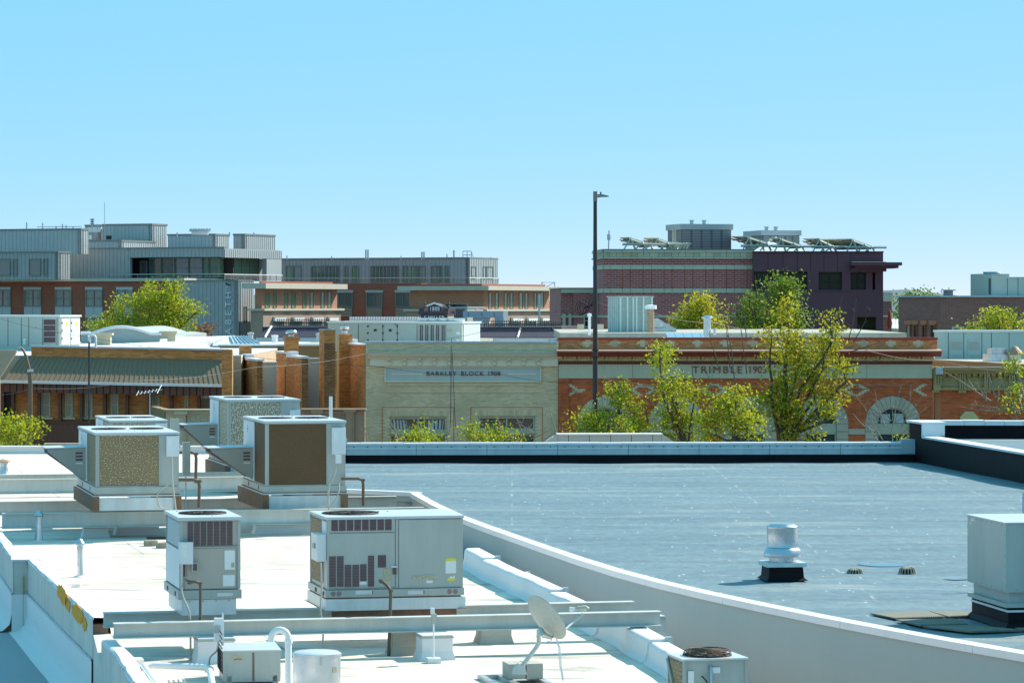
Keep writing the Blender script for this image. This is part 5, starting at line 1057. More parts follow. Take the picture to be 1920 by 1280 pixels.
MB().prism([fr.pt(U(1800),-.03,Z(800)),fr.pt(U(1834),-.03,Z(800)),fr.pt(U(1834),-.03,Z(781)),fr.pt(U(1824),-.03,Z(771)),fr.pt(U(1810),-.03,Z(771)),fr.pt(U(1800),-.03,Z(781))],(0,.1,0)).build('keystone', M['ochre'], T)
M['brick_band'] = brickmat('ochre_brick', (.33,.21,.09), (.30,.18,.08), (.33,.25,.14))
MB().hexa([fr.pt(U(1760),3.0,Z(700)),fr.pt(uE,.9,Z(700)),fr.pt(uE,1.2,Z(700)),fr.pt(U(1760),3.3,Z(700)),fr.pt(U(1760),3.0,Z(676)),fr.pt(uE,.9,Z(689)),fr.pt(uE,1.2,Z(689)),fr.pt(U(1760),3.3,Z(676))]).build('rear_parapet', M['brick_band'], T); bx('roof_deck', M['gravel_roof'], T, fr, .2,uE,3.3,32,Z(686),Z(685))
# ------------------------------------------------------------------ brick building with a long metal awning roof
fr = Fr(40,126.0,0.0); Z = lambda py: fr.z(230,py); U = lambda px: fr.u(px); uE = U(417); k = 126/F
M['seam'] = plain('bronze_roof_metal', (.24,.17,.11), .6, 0.0, var=.06, spec=.2); M['brown_metal'] = plain('dark_brown_panel', (.13,.05,.03), .6, var=.1); M['brick_pale'] = pieces('pale_brick', (.50,.36,.22), .15)
T = thing('awning_building', 'brick building with a long standing seam metal awning roof and brown window band', 'building', fr.pt(uE/2,0,0))
slope = 8.0/375*k                                    # the parapet falls gently to the right
def tilt(mb):                                        # lower points towards the right
    mb.v = [(x,y,z-max(0,(x-fr.O.x)/k)*slope*0.9 if z > 5 else z) for x,y,z in mb.v]; return mb
zt, zb = fr.z(40,652,0), fr.z(40,668,0)
tilt(MB().box(fr,0,uE,2.6,3.0,0,zt)).build('upper_wall', M['mortar_gold'], T)
# parapet bricks, following the fall
mbb = MB(); cnt = 0; r = 0; z = zt-BH-.02; fq = fr.off(0,2.6)
while z > zb-.1:
    u = -(BW/2 if r%2 else 0)
    while u < uE-.05:
        a, b = max(u,0), min(u+BW-BM,uE); zz = z-a/k*slope*.9; mbb.box(fq,a,b,-.012,0,zz,zz+BH-BM); u += BW
    z -= BH; r += 1
mbb.build('brickwork', M['brick_gold'], T)['kind'] = 'stuff'
tilt(MB().box(fr,-.05,uE+.02,2.5,3.05,zt+.002,zt+.07)).build('parapet_coping', M['cap_blue'], T)
# awning pans: each pan a part with its standing rib
n = 45; x0t, x1t, x0b, x1b = 40.0,418.0,6.0,431.0
yt0,yt1,yb0,yb1 = 668,675,713.5,721.5
pan = []
def top_(s): px = x0t+(x1t-x0t)*s; py = yt0+(yt1-yt0)*s; return fr.pt(fr.u(px,2.55),2.55,fr.z(px,py,2.55))
def bot_(s): px = x0b+(x1b-x0b)*s; py = yb0+(yb1-yb0)*s; return fr.pt(fr.u(px,1.35),1.35,fr.z(px,py,1.35))
for i in range(n):
    a, b = i/n, (i+1)/n; mb = MB(); t0,t1,b0,b1 = top_(a),top_(b),bot_(a),bot_(b); dn = Vector((0,0,-.06)); mb.hexa([b0+dn,b1+dn,t1+dn,t0+dn,b0,b1,t1,t0]); rw = Vector((.03,0,0)); up = Vector((0,-.012,.016))
    mb.hexa([b0,b0+rw,t0+rw,t0,b0+up,b0+rw+up,t0+rw+up,t0+up]); mb.build('roof_pan', M['seam'], T)
gut = MB(); gut.hexa([bot_(0)+Vector((-.1,-.12,-.09)),bot_(1)+Vector((0,-.12,-.09)),bot_(1)+Vector((0,.03,-.09)),bot_(0)+Vector((-.1,.03,-.09)),bot_(0)+Vector((-.1,-.12,.015)),bot_(1)+Vector((0,-.12,.015)),bot_(1)+Vector((0,.03,.015)),bot_(0)+Vector((-.1,.03,.015))]); gut.build('gutter', M['cap_white'], T)
# brown batten fascia
n = 34
for i in range(n):
    a, b = i/n, (i+1)/n; p0, p1 = bot_(a)+Vector((.02,.05,-.09)), bot_(b)+Vector((-.025,.05,-.09)); h = .36
    MB().hexa([p0+Vector((0,0,-h)),p1+Vector((0,0,-h)),p1+Vector((0,.05,-h)),p0+Vector((0,.05,-h)),p0,p1,p1+Vector((0,.05,0)),p0+Vector((0,.05,0))]).build('fascia_board', M['brown_metal'], T)
bk = MB(); p0, p1 = bot_(0)+Vector((0,.09,-.09)), bot_(1)+Vector((0,.09,-.09)); bk.hexa([p0+Vector((0,0,-.36)),p1+Vector((0,0,-.36)),p1+Vector((0,.1,-.36)),p0+Vector((0,.1,-.36)),p0,p1,p1+Vector((0,.1,0)),p0+Vector((0,.1,0))]); bk.build('fascia_back', M['black'], T)
# glazed band: bricks and narrow windows added for the reflection in its glass
fw = fr.off(0,1.95); ZW2 = lambda py: fw.z(220,py); UW = lambda px: fw.u(px)
bx('band_wall', M['mortar_gold'], T, fw, UW(-40),UW(430),.30,.6,0,ZW2(725))
mull = [5,24,73,112,152,196,238,280,321,373,395,432]
for a, b in zip(mull, mull[1:]):
    bx('mullion', M['brown_metal'], T, fw, UW(b)-.06,UW(b)+.06,-.04,.3,ZW2(792),ZW2(724)+.1)
bx('mullion', M['brown_metal'], T, fw, UW(5)-.3,UW(5)+.05,-.04,.3,0,ZW2(724)+.1)
bx('head_rail', M['brown_metal'], T, fw, UW(0),UW(432),-.03,.29,ZW2(735),ZW2(727)); bx('sill_rail', M['brown_metal'], T, fw, UW(0),UW(432),-.06,.3,ZW2(793),ZW2(789.5))
M['sash_glass'] = glass('pale_old_glass', (.23,.22,.14), .1)
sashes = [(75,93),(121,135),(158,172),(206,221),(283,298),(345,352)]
def reflected_brick(a, b, skip):
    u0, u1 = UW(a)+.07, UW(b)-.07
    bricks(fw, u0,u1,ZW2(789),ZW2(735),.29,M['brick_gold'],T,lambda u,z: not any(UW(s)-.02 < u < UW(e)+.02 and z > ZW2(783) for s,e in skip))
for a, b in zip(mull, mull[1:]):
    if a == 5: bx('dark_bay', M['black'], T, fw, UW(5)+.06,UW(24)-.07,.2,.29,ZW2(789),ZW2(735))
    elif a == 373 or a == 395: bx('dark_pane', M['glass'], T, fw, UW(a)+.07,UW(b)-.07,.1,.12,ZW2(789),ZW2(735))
    else: reflected_brick(a,b,sashes)
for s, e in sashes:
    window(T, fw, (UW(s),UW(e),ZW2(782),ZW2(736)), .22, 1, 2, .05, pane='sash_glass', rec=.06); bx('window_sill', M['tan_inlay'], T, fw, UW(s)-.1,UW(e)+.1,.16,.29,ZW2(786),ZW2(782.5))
xs = [-10,58,92,125,158,192,225,258,292,330,372,412,440]
for a, b in zip(xs, xs[1:]): bx('cladding_panel', M['brown_metal'], T, fw, UW(a)+.008,UW(b)-.008,-.02,.2,ZW2(860),ZW2(793)-.003)
bx('cladding_joint', M['wood'], T, fw, UW(0),UW(432),.0,.1,0,ZW2(794))
# end pier on the right and the pale side wall on the left
bx('end_pier', M['mortar_gold'], T, fr, uE,U(436),-.3,.25,0,fr.z(425,655)); bricks(fr.off(0,-.3), uE,fr.off(0,-.3).u(436),fr.z(425,745),fr.z(425,655),0,M['brick_gold'],T)
sw = MB(); a = fr.u(-60,1.0); pw_ = [(a,fr.z(0,655,1.0)),(U(38),fr.z(38,655,1.0)),(U(36),fr.z(38,660,1.0)),(U(5),fr.z(5,708,1.0)),(U(5),0),(a,0)]
sw.prism([fr.pt(u,-.95,z) for u, z in pw_][::-1],(0,.35,0)); sw.build('side_wall', brickmat('pale_side_brick',(.50,.38,.26),(.46,.33,.21),(.5,.42,.32)), T)
bx('roof_deck', M['white_roof2'], T, fr, -6,U(440),3.0,48,fr.z(230,656)-.3,fr.z(230,656)-.25); bx('rear_body', M['street_brick'], T, fr, -6,U(440),3.01,48,0,fr.z(230,656)-.31)
# white upstand edges and vents on that roof
for (x0,y0,x1,y1,Y) in ((215,644,440,636,150),(300,636,360,631,158),(355,632,440,629,168)):
    p0, p1 = P(x0,y0,Y), P(x1,y1,Y+8); MB().hexa([p0+Vector((0,0,-.6)),p1+Vector((0,0,-.6)),p1+Vector((0,.4,-.6)),p0+Vector((0,.4,-.6)),p0,p1,p1+Vector((0,.4,0)),p0+Vector((0,.4,0))]).build('roof_upstand', M['white_roof2'], T)
# ------------------------------------------------------------------ stepped party walls with chimneys
def fin(label, xl, xr, xe, Y, ytl, ytr, ybase, chim, parge, dark=True, yparge=None):
    """brick fin seen from its left side (xl..xr) with its shade-toned end (xr..xe) and the rendered wall to its right"""
    fr = Fr(xr,Y,13.0); L = fr.dep(xl); lf = fr.left(0); w = fr.u(xe); zr = fr.z(xr,ytr); zl = lf.z(xl,ytl); zb = 0
    T = thing('party_wall', label, 'wall', fr.pt(w/2,L/2,0), 'stepped brick party walls')
    core = MB(); core.box(fr,0,w,0,L*.55,0,zr); core.box(fr,.002,w-.002,L*.55,L,0,zl); core.build('wall_core', M['mortar_gold'], T)
    zz = fr.z(xr,ybase); bricks(lf, -L,-.0,zz,zl,0,M['brick_gold'],T,lambda u,z: z < (zr if u > -L*.55 else zl)-.03)
    bricks(fr, 0,w,zz,zr,0,M['brick_shaded'],T,singles=40)
    # corbel ledges low on the side and a vertical chase
    bx('ledge', M['mortar_red'], T, lf, -L*.62,-.05,-.045,-.013,zz+(zr-zz)*.30,zz+(zr-zz)*.33); bx('ledge', M['mortar_red'], T, lf, -L,-L*.66,-.045,-.013,zz+(zr-zz)*.38,zz+(zr-zz)*.41); bx('chase', M['black'], T, lf, -L*.64,-L*.60,-.02,-.0135,zz+(zr-zz)*.33,zr)
    cp = MB(); cp.box(fr,-.06,w+.05,-.05,L*.55,zr+.002,zr+.09); cp.box(fr,-.06,w+.05,L*.55,L,zl+.002,zl+.08); cp.box(fr,-.05,w+.06,L*.42,L*.56,zr+.09,zr+.24); cp.build('coping', M['white_skin'], T)
    cx0,cx1,cy0,cy1 = chim; cf = fr.off(0,L*.57); u0,u1 = cf.u(cx0),cf.u(cx1); za, zb2 = cf.z((cx0+cx1)/2,cy1), cf.z((cx0+cx1)/2,cy0); c = bx('chimney', M['mortar_gold'], T, cf, u0,u1,0,.55,min(zr,zl)-.4,zb2); bricks(cf, u0,u1,za-.2,zb2,0,M['brick_gold'],T,singles=60)
    bricks(cf.left(u0), -.55,0,za-.2,zb2,0,M['brick_gold'],T)
    px0,px1,py0 = parge; pf = fr.off(0,L*.35); bx('rendered_wall', M['stucco_grey'], T, pf, max(w,pf.u(px0)),pf.u(px1),0,.3,0,pf.z((px0+px1)/2,py0)); bx('rendered_coping', M['white_skin'], T, pf, max(w,pf.u(px0)),pf.u(px1),-.05,.35,pf.z((px0+px1)/2,py0)+.002,pf.z((px0+px1)/2,py0-2))
    return T, fr, L, w, cf, (u0,u1,zb2)
f1 = fin('first stepped brick party wall from the left, with a plain square chimney',437,482,493,127.0,673,677,770,(452,472,648,668),(493,519,680))
f2 = fin('second stepped brick party wall, its chimney carrying a round tin cap',518,566,578,127.0,661,672,790,(537,560,632,658),(577,600,673))
T, fr, L, w, cf, (u0,u1,zb2) = f2
bx('chimney_corbel', M['brick_gold'], T, cf, u0-.05,u1+.05,-.05,.6,zb2-.12,zb2+.02); c = cf.pt((u0+u1)/2,.28,zb2); MB().lathe(c,[(.1,0),(.1,.10),(.21,.12),(.24,.16),(.24,.22),(.20,.27),(0,.29)],18).build('chimney_cap', M['alu'], T, smooth=45)
# tall dark chimney and the one behind it with a wind cap
fr = Fr(608,126.6,13.0); w = fr.u(629); d = fr.dep(599); zt = fr.z(618,619); T = thing('chimney_stack', 'tall brick chimney stack with shaded front left of the tan block', 'chimney', fr.pt(w/2,d/2,0)); bx('core', M['mortar_gold'], T, fr, 0,w,0,d,0,zt); zz = fr.z(618,768)
bricks(fr, 0,w,zz,zt-.5,0,M['brick_shaded'],T,singles=200); bricks(fr, 0,w,zt-.5,zt,0,M['brick_gold'],T,singles=30); bricks(fr.left(0), -d,0,zz,zt,0,M['brick_gold'],T); bx('flue_rim', M['block'], T, fr, -.03,w+.03,-.03,d+.03,zt+.002,zt+.04); bx('flue_hole', M['black'], T, fr, w*.25,w*.75,d*.25,d*.75,zt+.04,zt+.05)
fr = Fr(636,129.5,13.0); w = fr.u(661); zt = fr.z(648,626); T = thing('chimney_stack', 'square golden brick chimney with a turbine cap beside the tall dark stack', 'chimney', fr.pt(w/2,.3,0)); bx('core', M['mortar_gold'], T, fr, 0,w,0,.6,0,zt); bricks(fr, 0,w,fr.z(648,760),zt,0,M['brick_gold'],T,singles=150); c = fr.pt(w/2,.3,zt)
MB().lathe(c,[(.12,0),(.12,.14),(.1,.15)],14).build('flue_collar', M['alu'], T, smooth=40); MB().lathe(c,[(.09,.15),(.18,.2),(.19,.27),(.1,.32),(0,.33)],12).build('turbine_cap', M['alu'], T, smooth=30)
# ------------------------------------------------------------------ low shopfront parapets with cast ornament
M['terracotta'] = plain('brown_cast_stone', (.40,.26,.17), .85, var=.15, scale=3); M['cast_pale'] = plain('pale_cast_stone', (.52,.44,.3), .85, var=.12, scale=3)
def ornate(label, x0, x1, y0, y1, Y, mat, panels, pier=None):
    fr = Fr(x0,Y,0.0); Z = lambda py: fr.z((x0+x1)/2,py); u1 = fr.u(x1); T = thing('shopfront_parapet', label, 'facade', fr.pt(u1/2,0,0), 'ornamented shopfront parapets')
    bx('wall', M[mat], T, fr, 0,u1,0,.5,0,Z(y0+3)); bx('coping', M[mat], T, fr, -.05,u1+.05,-.12,.5,Z(y0+3)+.002,Z(y0)); bx('moulding', M[mat], T, fr, 0,u1,-.06,-.0005,Z(y0+8),Z(y0+5))
    for a, b, c, e in panels:
        p0,p1,q0,q1 = fr.rect(a,b,c,e); mb = MB(); cx_, cz_ = (p0+p1)/2,(q0+q1)/2
        for (s,t_) in (((p0,q0),(p1,q1)),((p0,q1),(p1,q0)),((cx_,q0),(cx_,q1)),((p0,cz_),(p1,cz_))): mb.tube([fr.pt(s[0],-.012,s[1]),fr.pt(t_[0],-.012,t_[1])],.035,4)
        for (s,t_) in (((p0,q0),(p1,q0)),((p0,q1),(p1,q1)),((p0,q0),(p0,q1)),((p1,q0),(p1,q1))): mb.tube([fr.pt(s[0],-.02,s[1]),fr.pt(t_[0],-.02,t_[1])],.04,4)
        mb.build('starburst_panel', M[mat], T)
    for a, b, c, e in (pier or []): p0,p1,q0,q1 = fr.rect(a,b,c,e); bx('pier', M[mat], T, fr, p0,p1,-.15,-.0005,q0,q1); bx('pier_cap', M[mat], T, fr, p0-.06,p1+.06,-.22,-.0,q1+.002,q1+.12); bx('pier_panel', M[mat], T, fr, p0+.08,p1-.08,-.19,-.15,q0+.2,q1-.15)
    return T
ornate('brown shopfront parapet with starburst panels below the party walls',566,684,766,860,122.5,'terracotta',[(568+19*i,586+19*i,775,790) for i in range(1)]+[(606,625,774,790),(627,646,774,790)],[(586,603,775,850),(648,664,772,850)])
ornate('pale shopfront parapet with two starburst panels left of the tall unit',311,420,767,860,121.0,'cast_pale',[(352,371,777,797),(373,392,777,797)],[(330,349,777,850)])
# brick return beside the pale parapet
fr = Fr(311,121,13.0); o = MB(); o.box(fr,-.001,.3,.51,fr.dep(283) ,0,fr.z(300,769)); tag(o.build('return_wall', M['brick_band']),'low brick return wall left of the pale starburst parapet','wall')
fr = Fr(82,118,0); o = MB(); o.box(fr,0,fr.u(150),0,.4,0,fr.z(110,831)); tag(o.build('brick_coping_wall', M['cast_pale']),'low brick wall top showing beyond the white roof edge at left','wall')
# ------------------------------------------------------------------ middle distance: rooftop air handlers
M['ahu'] = plain('air_handler_enamel', (.44,.47,.41), .45, var=.04, streak=.06); M['ahu_white'] = plain('air_handler_white', (.66,.71,.68), .4, var=.04)
class Vol:
    """box seen on its front (a..b) and right end (b..c) when yaw<0, or left end (a..b) and front (b..c) when yaw>0; corner at column b, depth Y"""
    def __init__(s, a, b, c, Y, yaw, ytop, ybot, zbot=None):
        s.fr = Fr(b,Y,yaw); s.yaw = yaw; xm = b
        if yaw < 0: s.u0 = s.fr.u(a); s.u1 = 0.0; s.end = s.fr.right(0); s.d = s.end.u(c)
        else: s.u0 = 0.0; s.u1 = s.fr.u(c); s.end = s.fr.left(0); s.d = s.fr.dep(a)
        s.z1 = s.fr.z(b,ytop); s.z0 = s.fr.z(b,ybot) if zbot is None else zbot; s.c = s.fr.pt((s.u0+s.u1)/2,s.d/2,s.z0)
    def body(s, name, mat, T, m=0.0): return bx(name, M[mat], T, s.fr, s.u0+m,s.u1-m,m,s.d-m,s.z0,s.z1)
    def slab(s, name, mat, T, h, ov=.05, dz=0.0): return bx(name, M[mat], T, s.fr, s.u0-ov,s.u1+ov,-ov,s.d+ov,s.z1+.002+dz,s.z1+.002+dz+h)
    def z(s, py, face='f'): f = s.fr if face == 'f' else s.end; return s.fr.z(s_px(s), py)
def s_px(v): q = v.fr.O; return q.x/q.y*F+CX
def seams(T, fr, xs, y0, y1, mat='black', w=.012, name='panel_seam', pr=.006):
    for x in xs: u = fr.u(x); bx(name, M[mat], T, fr, u-w,u+w,-pr,.0,fr.z(x,y1),fr.z(x,y0))
# left air handler
v = Vol(-60,112,150,140,-25,594,650); T = thing('air_handler', 'long pale air handling unit at the left edge with dark louvre and two white doors', 'air conditioner', v.c)
v.body('casing','ahu',T); v.slab('roof_cap','ahu_white',T,.08); seams(T,v.fr,[15,40,54,80,107],596,648); lv = v.fr.rect(82,104,599,643); bx('louvre_back', M['slot'], T, v.fr, lv[0],lv[1],-.01,0,lv[2],lv[3])
for i in range(4): z = lv[2]+(lv[3]-lv[2])*i/4; bx('louvre_blade', M['conduit'], T, v.fr, lv[0],lv[1],-.03,-.01,z,z+.03)
for a, b in ((114,131),(132,149)):
    r_ = v.end.rect(a,b,597,646); o = bx('end_door', M['ahu_white'], T, v.end, r_[0]+.02,r_[1]-.02,-.03,-.001,r_[2],r_[3]); bx('door_label', M['label_yellow'], o, v.end, r_[0]+(r_[1]-r_[0])*.45,r_[0]+(r_[1]-r_[0])*.65,-.034,-.03,r_[3]-.35,r_[3]-.15)
    for z in (.2,.5,.8): bx('hinge', M['black'], o, v.end, r_[0]+.02,r_[0]+.08,-.05,-.03,r_[2]+(r_[3]-r_[2])*z,r_[2]+(r_[3]-r_[2])*z+.08)
r_ = v.fr.rect(46,50,634,646); bx('control_box', M['ahu_white'], T, v.fr, r_[0],r_[1],-.1,0,r_[2],r_[3]); r_ = v.fr.rect(65,69,612,615); bx('door_label', M['label_worn'], T, v.fr, r_[0],r_[1],-.008,0,r_[2],r_[3])
bx('base_rail', M['ahu'], T, v.fr, v.u0-.05,v.u1+.06,-.06,v.d+.05,v.z0-.2,v.z0)
# centre air handler
v = Vol(615,866,900,142,-25,606,660); T = thing('air_handler', 'long pale air handling unit behind the tan block with slatted coil section', 'air conditioner', v.c)
v.body('casing','ahu',T); v.slab('roof_cap','ahu_white',T,.07); seams(T,v.fr,[646,672,718,745,782,836],608,648); sl = v.fr.rect(783,834,609,648)
for i in range(15): u = sl[0]+(sl[1]-sl[0])*(i+.3)/15; bx('coil_slot', M['slot'] if i%3 else M['conduit'], T, v.fr, u,u+.055,-.012,.0,sl[2],sl[3])
for i in range(12):
    r_ = v.end.rect(868,899,608,646); u = r_[0]+(r_[1]-r_[0])*(i+.3)/12; bx('end_slat', M['ahu_white'], T, v.end, u,u+.10,-.03,-.001,r_[2],r_[3])
for x in (691,692.5): pass
for x, y in ((704,619),(732,619)): r_ = v.fr.rect(x-2,x+2,y-2,y+2); bx('door_handle', M['black'], T, v.fr, r_[0],r_[1],-.05,0,r_[2],r_[3])
for x in (690,718,745):
    for y in (610,623,636): r_ = v.fr.rect(x-1,x+1,y,y+3); bx('hinge', M['black'], T, v.fr, r_[0],r_[1],-.04,0,r_[2],r_[3])
for nm, mt, q in (('rating_plate','label_worn',(839,848,617,622)),('warning_label','label_white',(856,862,622,627)),('warning_label','label_white',(856,862,636,640)),('status_label','logo_blue',(740,743,606.5,609))): r_ = v.fr.rect(*q); bx(nm, M[mt], T, v.fr, r_[0],r_[1],-.02,0,r_[2],r_[3])
for i in range(4):
    c = v.fr.pt(v.fr.u(800+18*i,1.1),1.1,v.z1+.08); MB().lathe(c,[(.42,0),(.44,.05),(.44,.14),(.40,.15),(.3,.10)],18).build('fan_shroud', M['galv'], T, smooth=40)
# right air handler
v = Vol(1752,1768,1990,141,8,623,682); T = thing('air_handler', 'large pale green-grey air handler at the right edge with two louvred hatches', 'air conditioner', v.c); M['ahu_green'] = plain('green_grey_enamel', (.42,.51,.48), .45, var=.04)
v.body('casing','ahu_green',T); v.slab('roof_cap','ahu_white',T,.09); seams(T,v.fr,[1778,1807,1841,1859,1892],624,680)
for a, b in ((1781,1804),(1814,1837)):
    r_ = v.fr.rect(a,b,637,666); o = bx('hatch', M['ahu_green'], T, v.fr, r_[0],r_[1],-.03,0,r_[2],r_[3])
    for i in range(8): z = r_[2]+.25+(r_[3]-r_[2]-.3)*i/8; bx('louvre_blade', M['conduit'], o, v.fr, r_[0]+.04,r_[1]-.04,-.045,-.03,z,z+.022)
# exhaust set in front of it
b = P(1850,683,134); fr = Fr(1832,134,8); T = thing('exhaust_fan', 'shiny tin box fan beside a rust-topped dome, before the right air handler', 'exhaust fan', fr.pt(.5,.4,b.z)); z0 = b.z
bx('box', M['alu'], T, fr, fr.u(1854),fr.u(1895),0,.9,z0,fr.z(1875,664)); bx('box_top', M['alu'], T, fr, fr.u(1861),fr.u(1890),.1,.8,fr.z(1875,664)+.001,fr.z(1875,653))
b = P(1903,683,134); T = thing('roof_ventilator', 'rust-topped spun metal ventilator dome at the right edge', 'ventilator', b); kk = 134/F; MB().lathe(b,[(11*kk,0),(11*kk,18*kk)],24).build('base', M['alu'], T, smooth=40); MB().lathe(b,[(13*kk,18*kk),(14.5*kk,20*kk),(13*kk,25*kk),(8*kk,29*kk),(6*kk,32*kk),(3*kk,34*kk),(0,34.5*kk)],24).build('dome', M['rust_cap'], T, smooth=40)
# ------------------------------------------------------------------ roofs and skylights in the middle distance
m_roof = thing('flat_roof_block', 'pale flat roofs with white skylight between the chimneys and the hotel', 'building', P(520,640,160)*1.0)
fr = Fr(415,150,-10); z0 = fr.z(500,650); bx('roof_deck', M['gravel_roof'], m_roof, fr, 0,fr.u(640),0,48,z0-.2,z0); bx('parapet', M['brick_band'], m_roof, fr, 0,fr.u(640),-.3,0,z0-1.8,z0+.05); bx('coping', M['cap_white'], m_roof, fr, -.05,fr.u(640),-.4,.06,z0+.052,z0+.13); bx('body', M['street_brick'], m_roof, fr, .05,fr.u(640)-.05,.0,47,0,z0-.21)
bx('far_edge', M['cap_white'], m_roof, fr, -2,fr.u(640),48,48.4,z0-.1,z0+.35)
for x, y in ((470,630),(515,636),(545,630),(598,632)):
    q = R(x,y+6,z0); MB().lathe(q,[(.14,0),(.14,.28),(.18,.3),(.18,.38),(0,.4)],10).build('vent_cap', M['cap_white'], m_roof, smooth=40)
# pyramid skylight with glazing bars
A = [P(398,648,152),P(490,648,152),P(485,640,158),P(400,640,158)]; top0, top1 = P(428,631,154.5), P(462,631,155)
T = thing('skylight', 'hipped white skylight with blue glazing left of the golden chimneys', 'skylight', P(445,650,154)); mb = MB(); mb.add([A[0],A[1],top1,top0],[(0,1,2,3)]); mb.add([A[0],top0,A[3]],[(0,1,2)]); mb.add([A[3],top0,top1,A[2]],[(0,1,2,3)]); mb.build('housing', M['cap_white'], T)
M['sky_glass'] = glass('skylight_glass', (.18,.28,.33), .08); g_ = MB(); e = Vector((0,-.02,.03)); g_.add([A[1]+e,A[2]+e,top1+e],[(0,1,2)]); q0 = A[0].lerp(A[1],.45)+e; g_.add([q0,A[1]+e,top1+e,top0.lerp(top1,.1)+e],[(0,1,2,3)]); g_.build('glazing', M['sky_glass'], T)
for i in range(7): s = .45+.55*i/6; MB().tube([A[0].lerp(A[1],s)+e*1.5,top0.lerp(top1,.1+.9*i/6)+e*1.5],.03,4).build('glazing_bar', M['cap_white'], T)
# barrel vaulted gable
T = thing('vaulted_roof', 'grey barrel vaulted roof gable left of the round yellow-green tree', 'building', P(228,650,168)); pts = [P(152,626,168),P(168,626,168)]+[P(172+112*i/12,627-12.5*math.sin(math.pi*i/12),168) for i in range(13)]+[P(300,627,168),P(326,630,168)]
M['vault'] = plain('vault_grey', (.36,.40,.38), .7, var=.06); lo = [Vector((p.x,p.y,p.z-1.6)) for p in pts]; MB().prism(pts+lo[::-1],(0,18,0)).build('vault', M['vault'], T); MB().tube([p+Vector((0,-.1,.05)) for p in pts],.10,6).build('verge', M['cap_white'], T, smooth=60)
for x, y, w in ((190,632,10),(312,628,9)):
    q = P(x,y,160); f3 = Fr(x,160,0); o = MB(); o.box(f3,-.25,.45,0,.5,q.z-1.2,q.z+.1); o.box(f3,-.35,.55,-.1,.6,q.z+.1,q.z+.2); tag(o.build('low_chimney', M['cast_pale']),'low square chimney left of the vaulted gable' if x < 250 else 'low square chimney right of the vaulted gable','chimney')
# green glazed plant enclosure and flues behind the red block
v = Vol(1140,1160,1224,150,13,557,622); T = thing('cooling_enclosure', 'pale green corrugated cooling enclosure behind the red block parapet', 'air conditioner', v.c); M['fibre'] = plain('pale_green_fibreglass', (.36,.47,.42), .5, var=.06, streak=.15)
v.body('casing','fibre',T); v.slab('top_frame','dull_alu',T,.05,.06)
for x in (1163,1176,1187,1193,1206,1222): u = v.fr.u(x); bx('frame_bar', M['ahu_white'], T, v.fr, u-.04,u+.04,-.06,0,v.z0,v.z1)
for i in range(6): u = -v.d+v.d*(i+.5)/6; bx('frame_bar', M['ahu_white'], T, v.end, u-.04,u+.04,-.04,0,v.z0,v.z1)
for y in (572,588,604): bx('sheet_lap', M['conduit'], T, v.fr, .05,v.u1-.05,-.012,0,v.fr.z(1190,y),v.fr.z(1190,y)+.03)
bx('skid', M['black'], T, v.fr, -.1,v.u1+.1,-.05,v.d,v.z0-.12,v.z0)
def stack(px, yb, yt, Y, r, label, capm='alu', tubem='dull_alu', dome=True):
    b = P(px,yb,Y); h = (yb-yt)*Y/F; T = thing('vent_stack', label, 'flue', b); MB().lathe(b,[(r,0),(r,h*.86)],16).build('tube', M[tubem], T, smooth=40); MB().lathe(b,[(r*1.2,h*.82),(r*1.55,h*.86),(r*1.5,h*.9),(r*.8,h*.97),(0,h)] if dome else [(r*1.7,h*.84),(r*1.7,h*.97),(0,h)],16).build('rain_cap', M[capm], T, smooth=40); return T
stack(1220,623,571,146,.16,'rusty capped flue at the corner of the pale green enclosure','cap_white','rust_cap',False)
stack(1326,624,591,140,.16,'domed metal ventilator above the red block parapet'); stack(1340,628,615,140,.06,'small vent behind the red block skylight'); stack(1105,628,587,132,.05,'slim white flue standing left of the lamp post','cap_white','cap_white',False)
stack(167,640,628,150,.05,'small white vent on the awning building roof','cap_white','cap_white'); stack(1387,640,628,138,.05,'small rusty vent on the ochre block roof','rust_cap') if False else None
T = thing('hatch_dormer', 'small gabled roof hatch with louvre right of the green enclosure', 'roof hatch', P(1245,622,152)); q = [P(1222,616,152),P(1268,616,152),P(1252,608,152),P(1234,597,152),P(1222,600,152)]; MB().prism(q[::-1],(0,1.6,0)).build('gable', M['dull_alu'], T)
for i in range(4): f3 = Fr(1227,151.9,0); bx('louvre_blade', M['cap_white'], T, f3, 0,f3.u(1242),-.05,0,f3.z(1234,614-2.4*i),f3.z(1234,612.8-2.4*i))
f3 = Fr(1215,151,0); bx('kerb', M['cap_blue'], T, f3, 0,f3.u(1268),-.1,1.8,f3.z(1240,623),f3.z(1240,616.5))
T = thing('skylight', 'low row of dark skylight panes on the red block roof', 'skylight', P(1295,634,134))
for i in range(5):
    a = 1252+16*i; q = [P(a,633,132.5),P(a+15.2,633,132.5),P(a+11,624,136),P(a-4,624,136)]; MB().prism(q,(0,0,-.08)).build('pane', M['sky_glass'], T)
for a in (1083,1120):
    f3 = Fr(a,138,0); o = MB(); o.box(f3,0,f3.u(a+12),0,.5,f3.z(a,618),f3.z(a,608)); tag(o.build('vent_box', M['cast_pale']),'tan vent box '+('left' if a<1100 else 'right')+' of the lamp post on the red block roof','vent')
fr = Fr(1050,146,0); o = MB(); o.box(fr,fr.u(1050),fr.u(1700),0,22,fr.z(1300,640),fr.z(1300,624)); tag(o.build('rear_roof', M['gravel_roof']),'pale flat roof strip behind the red block parapet','roof')
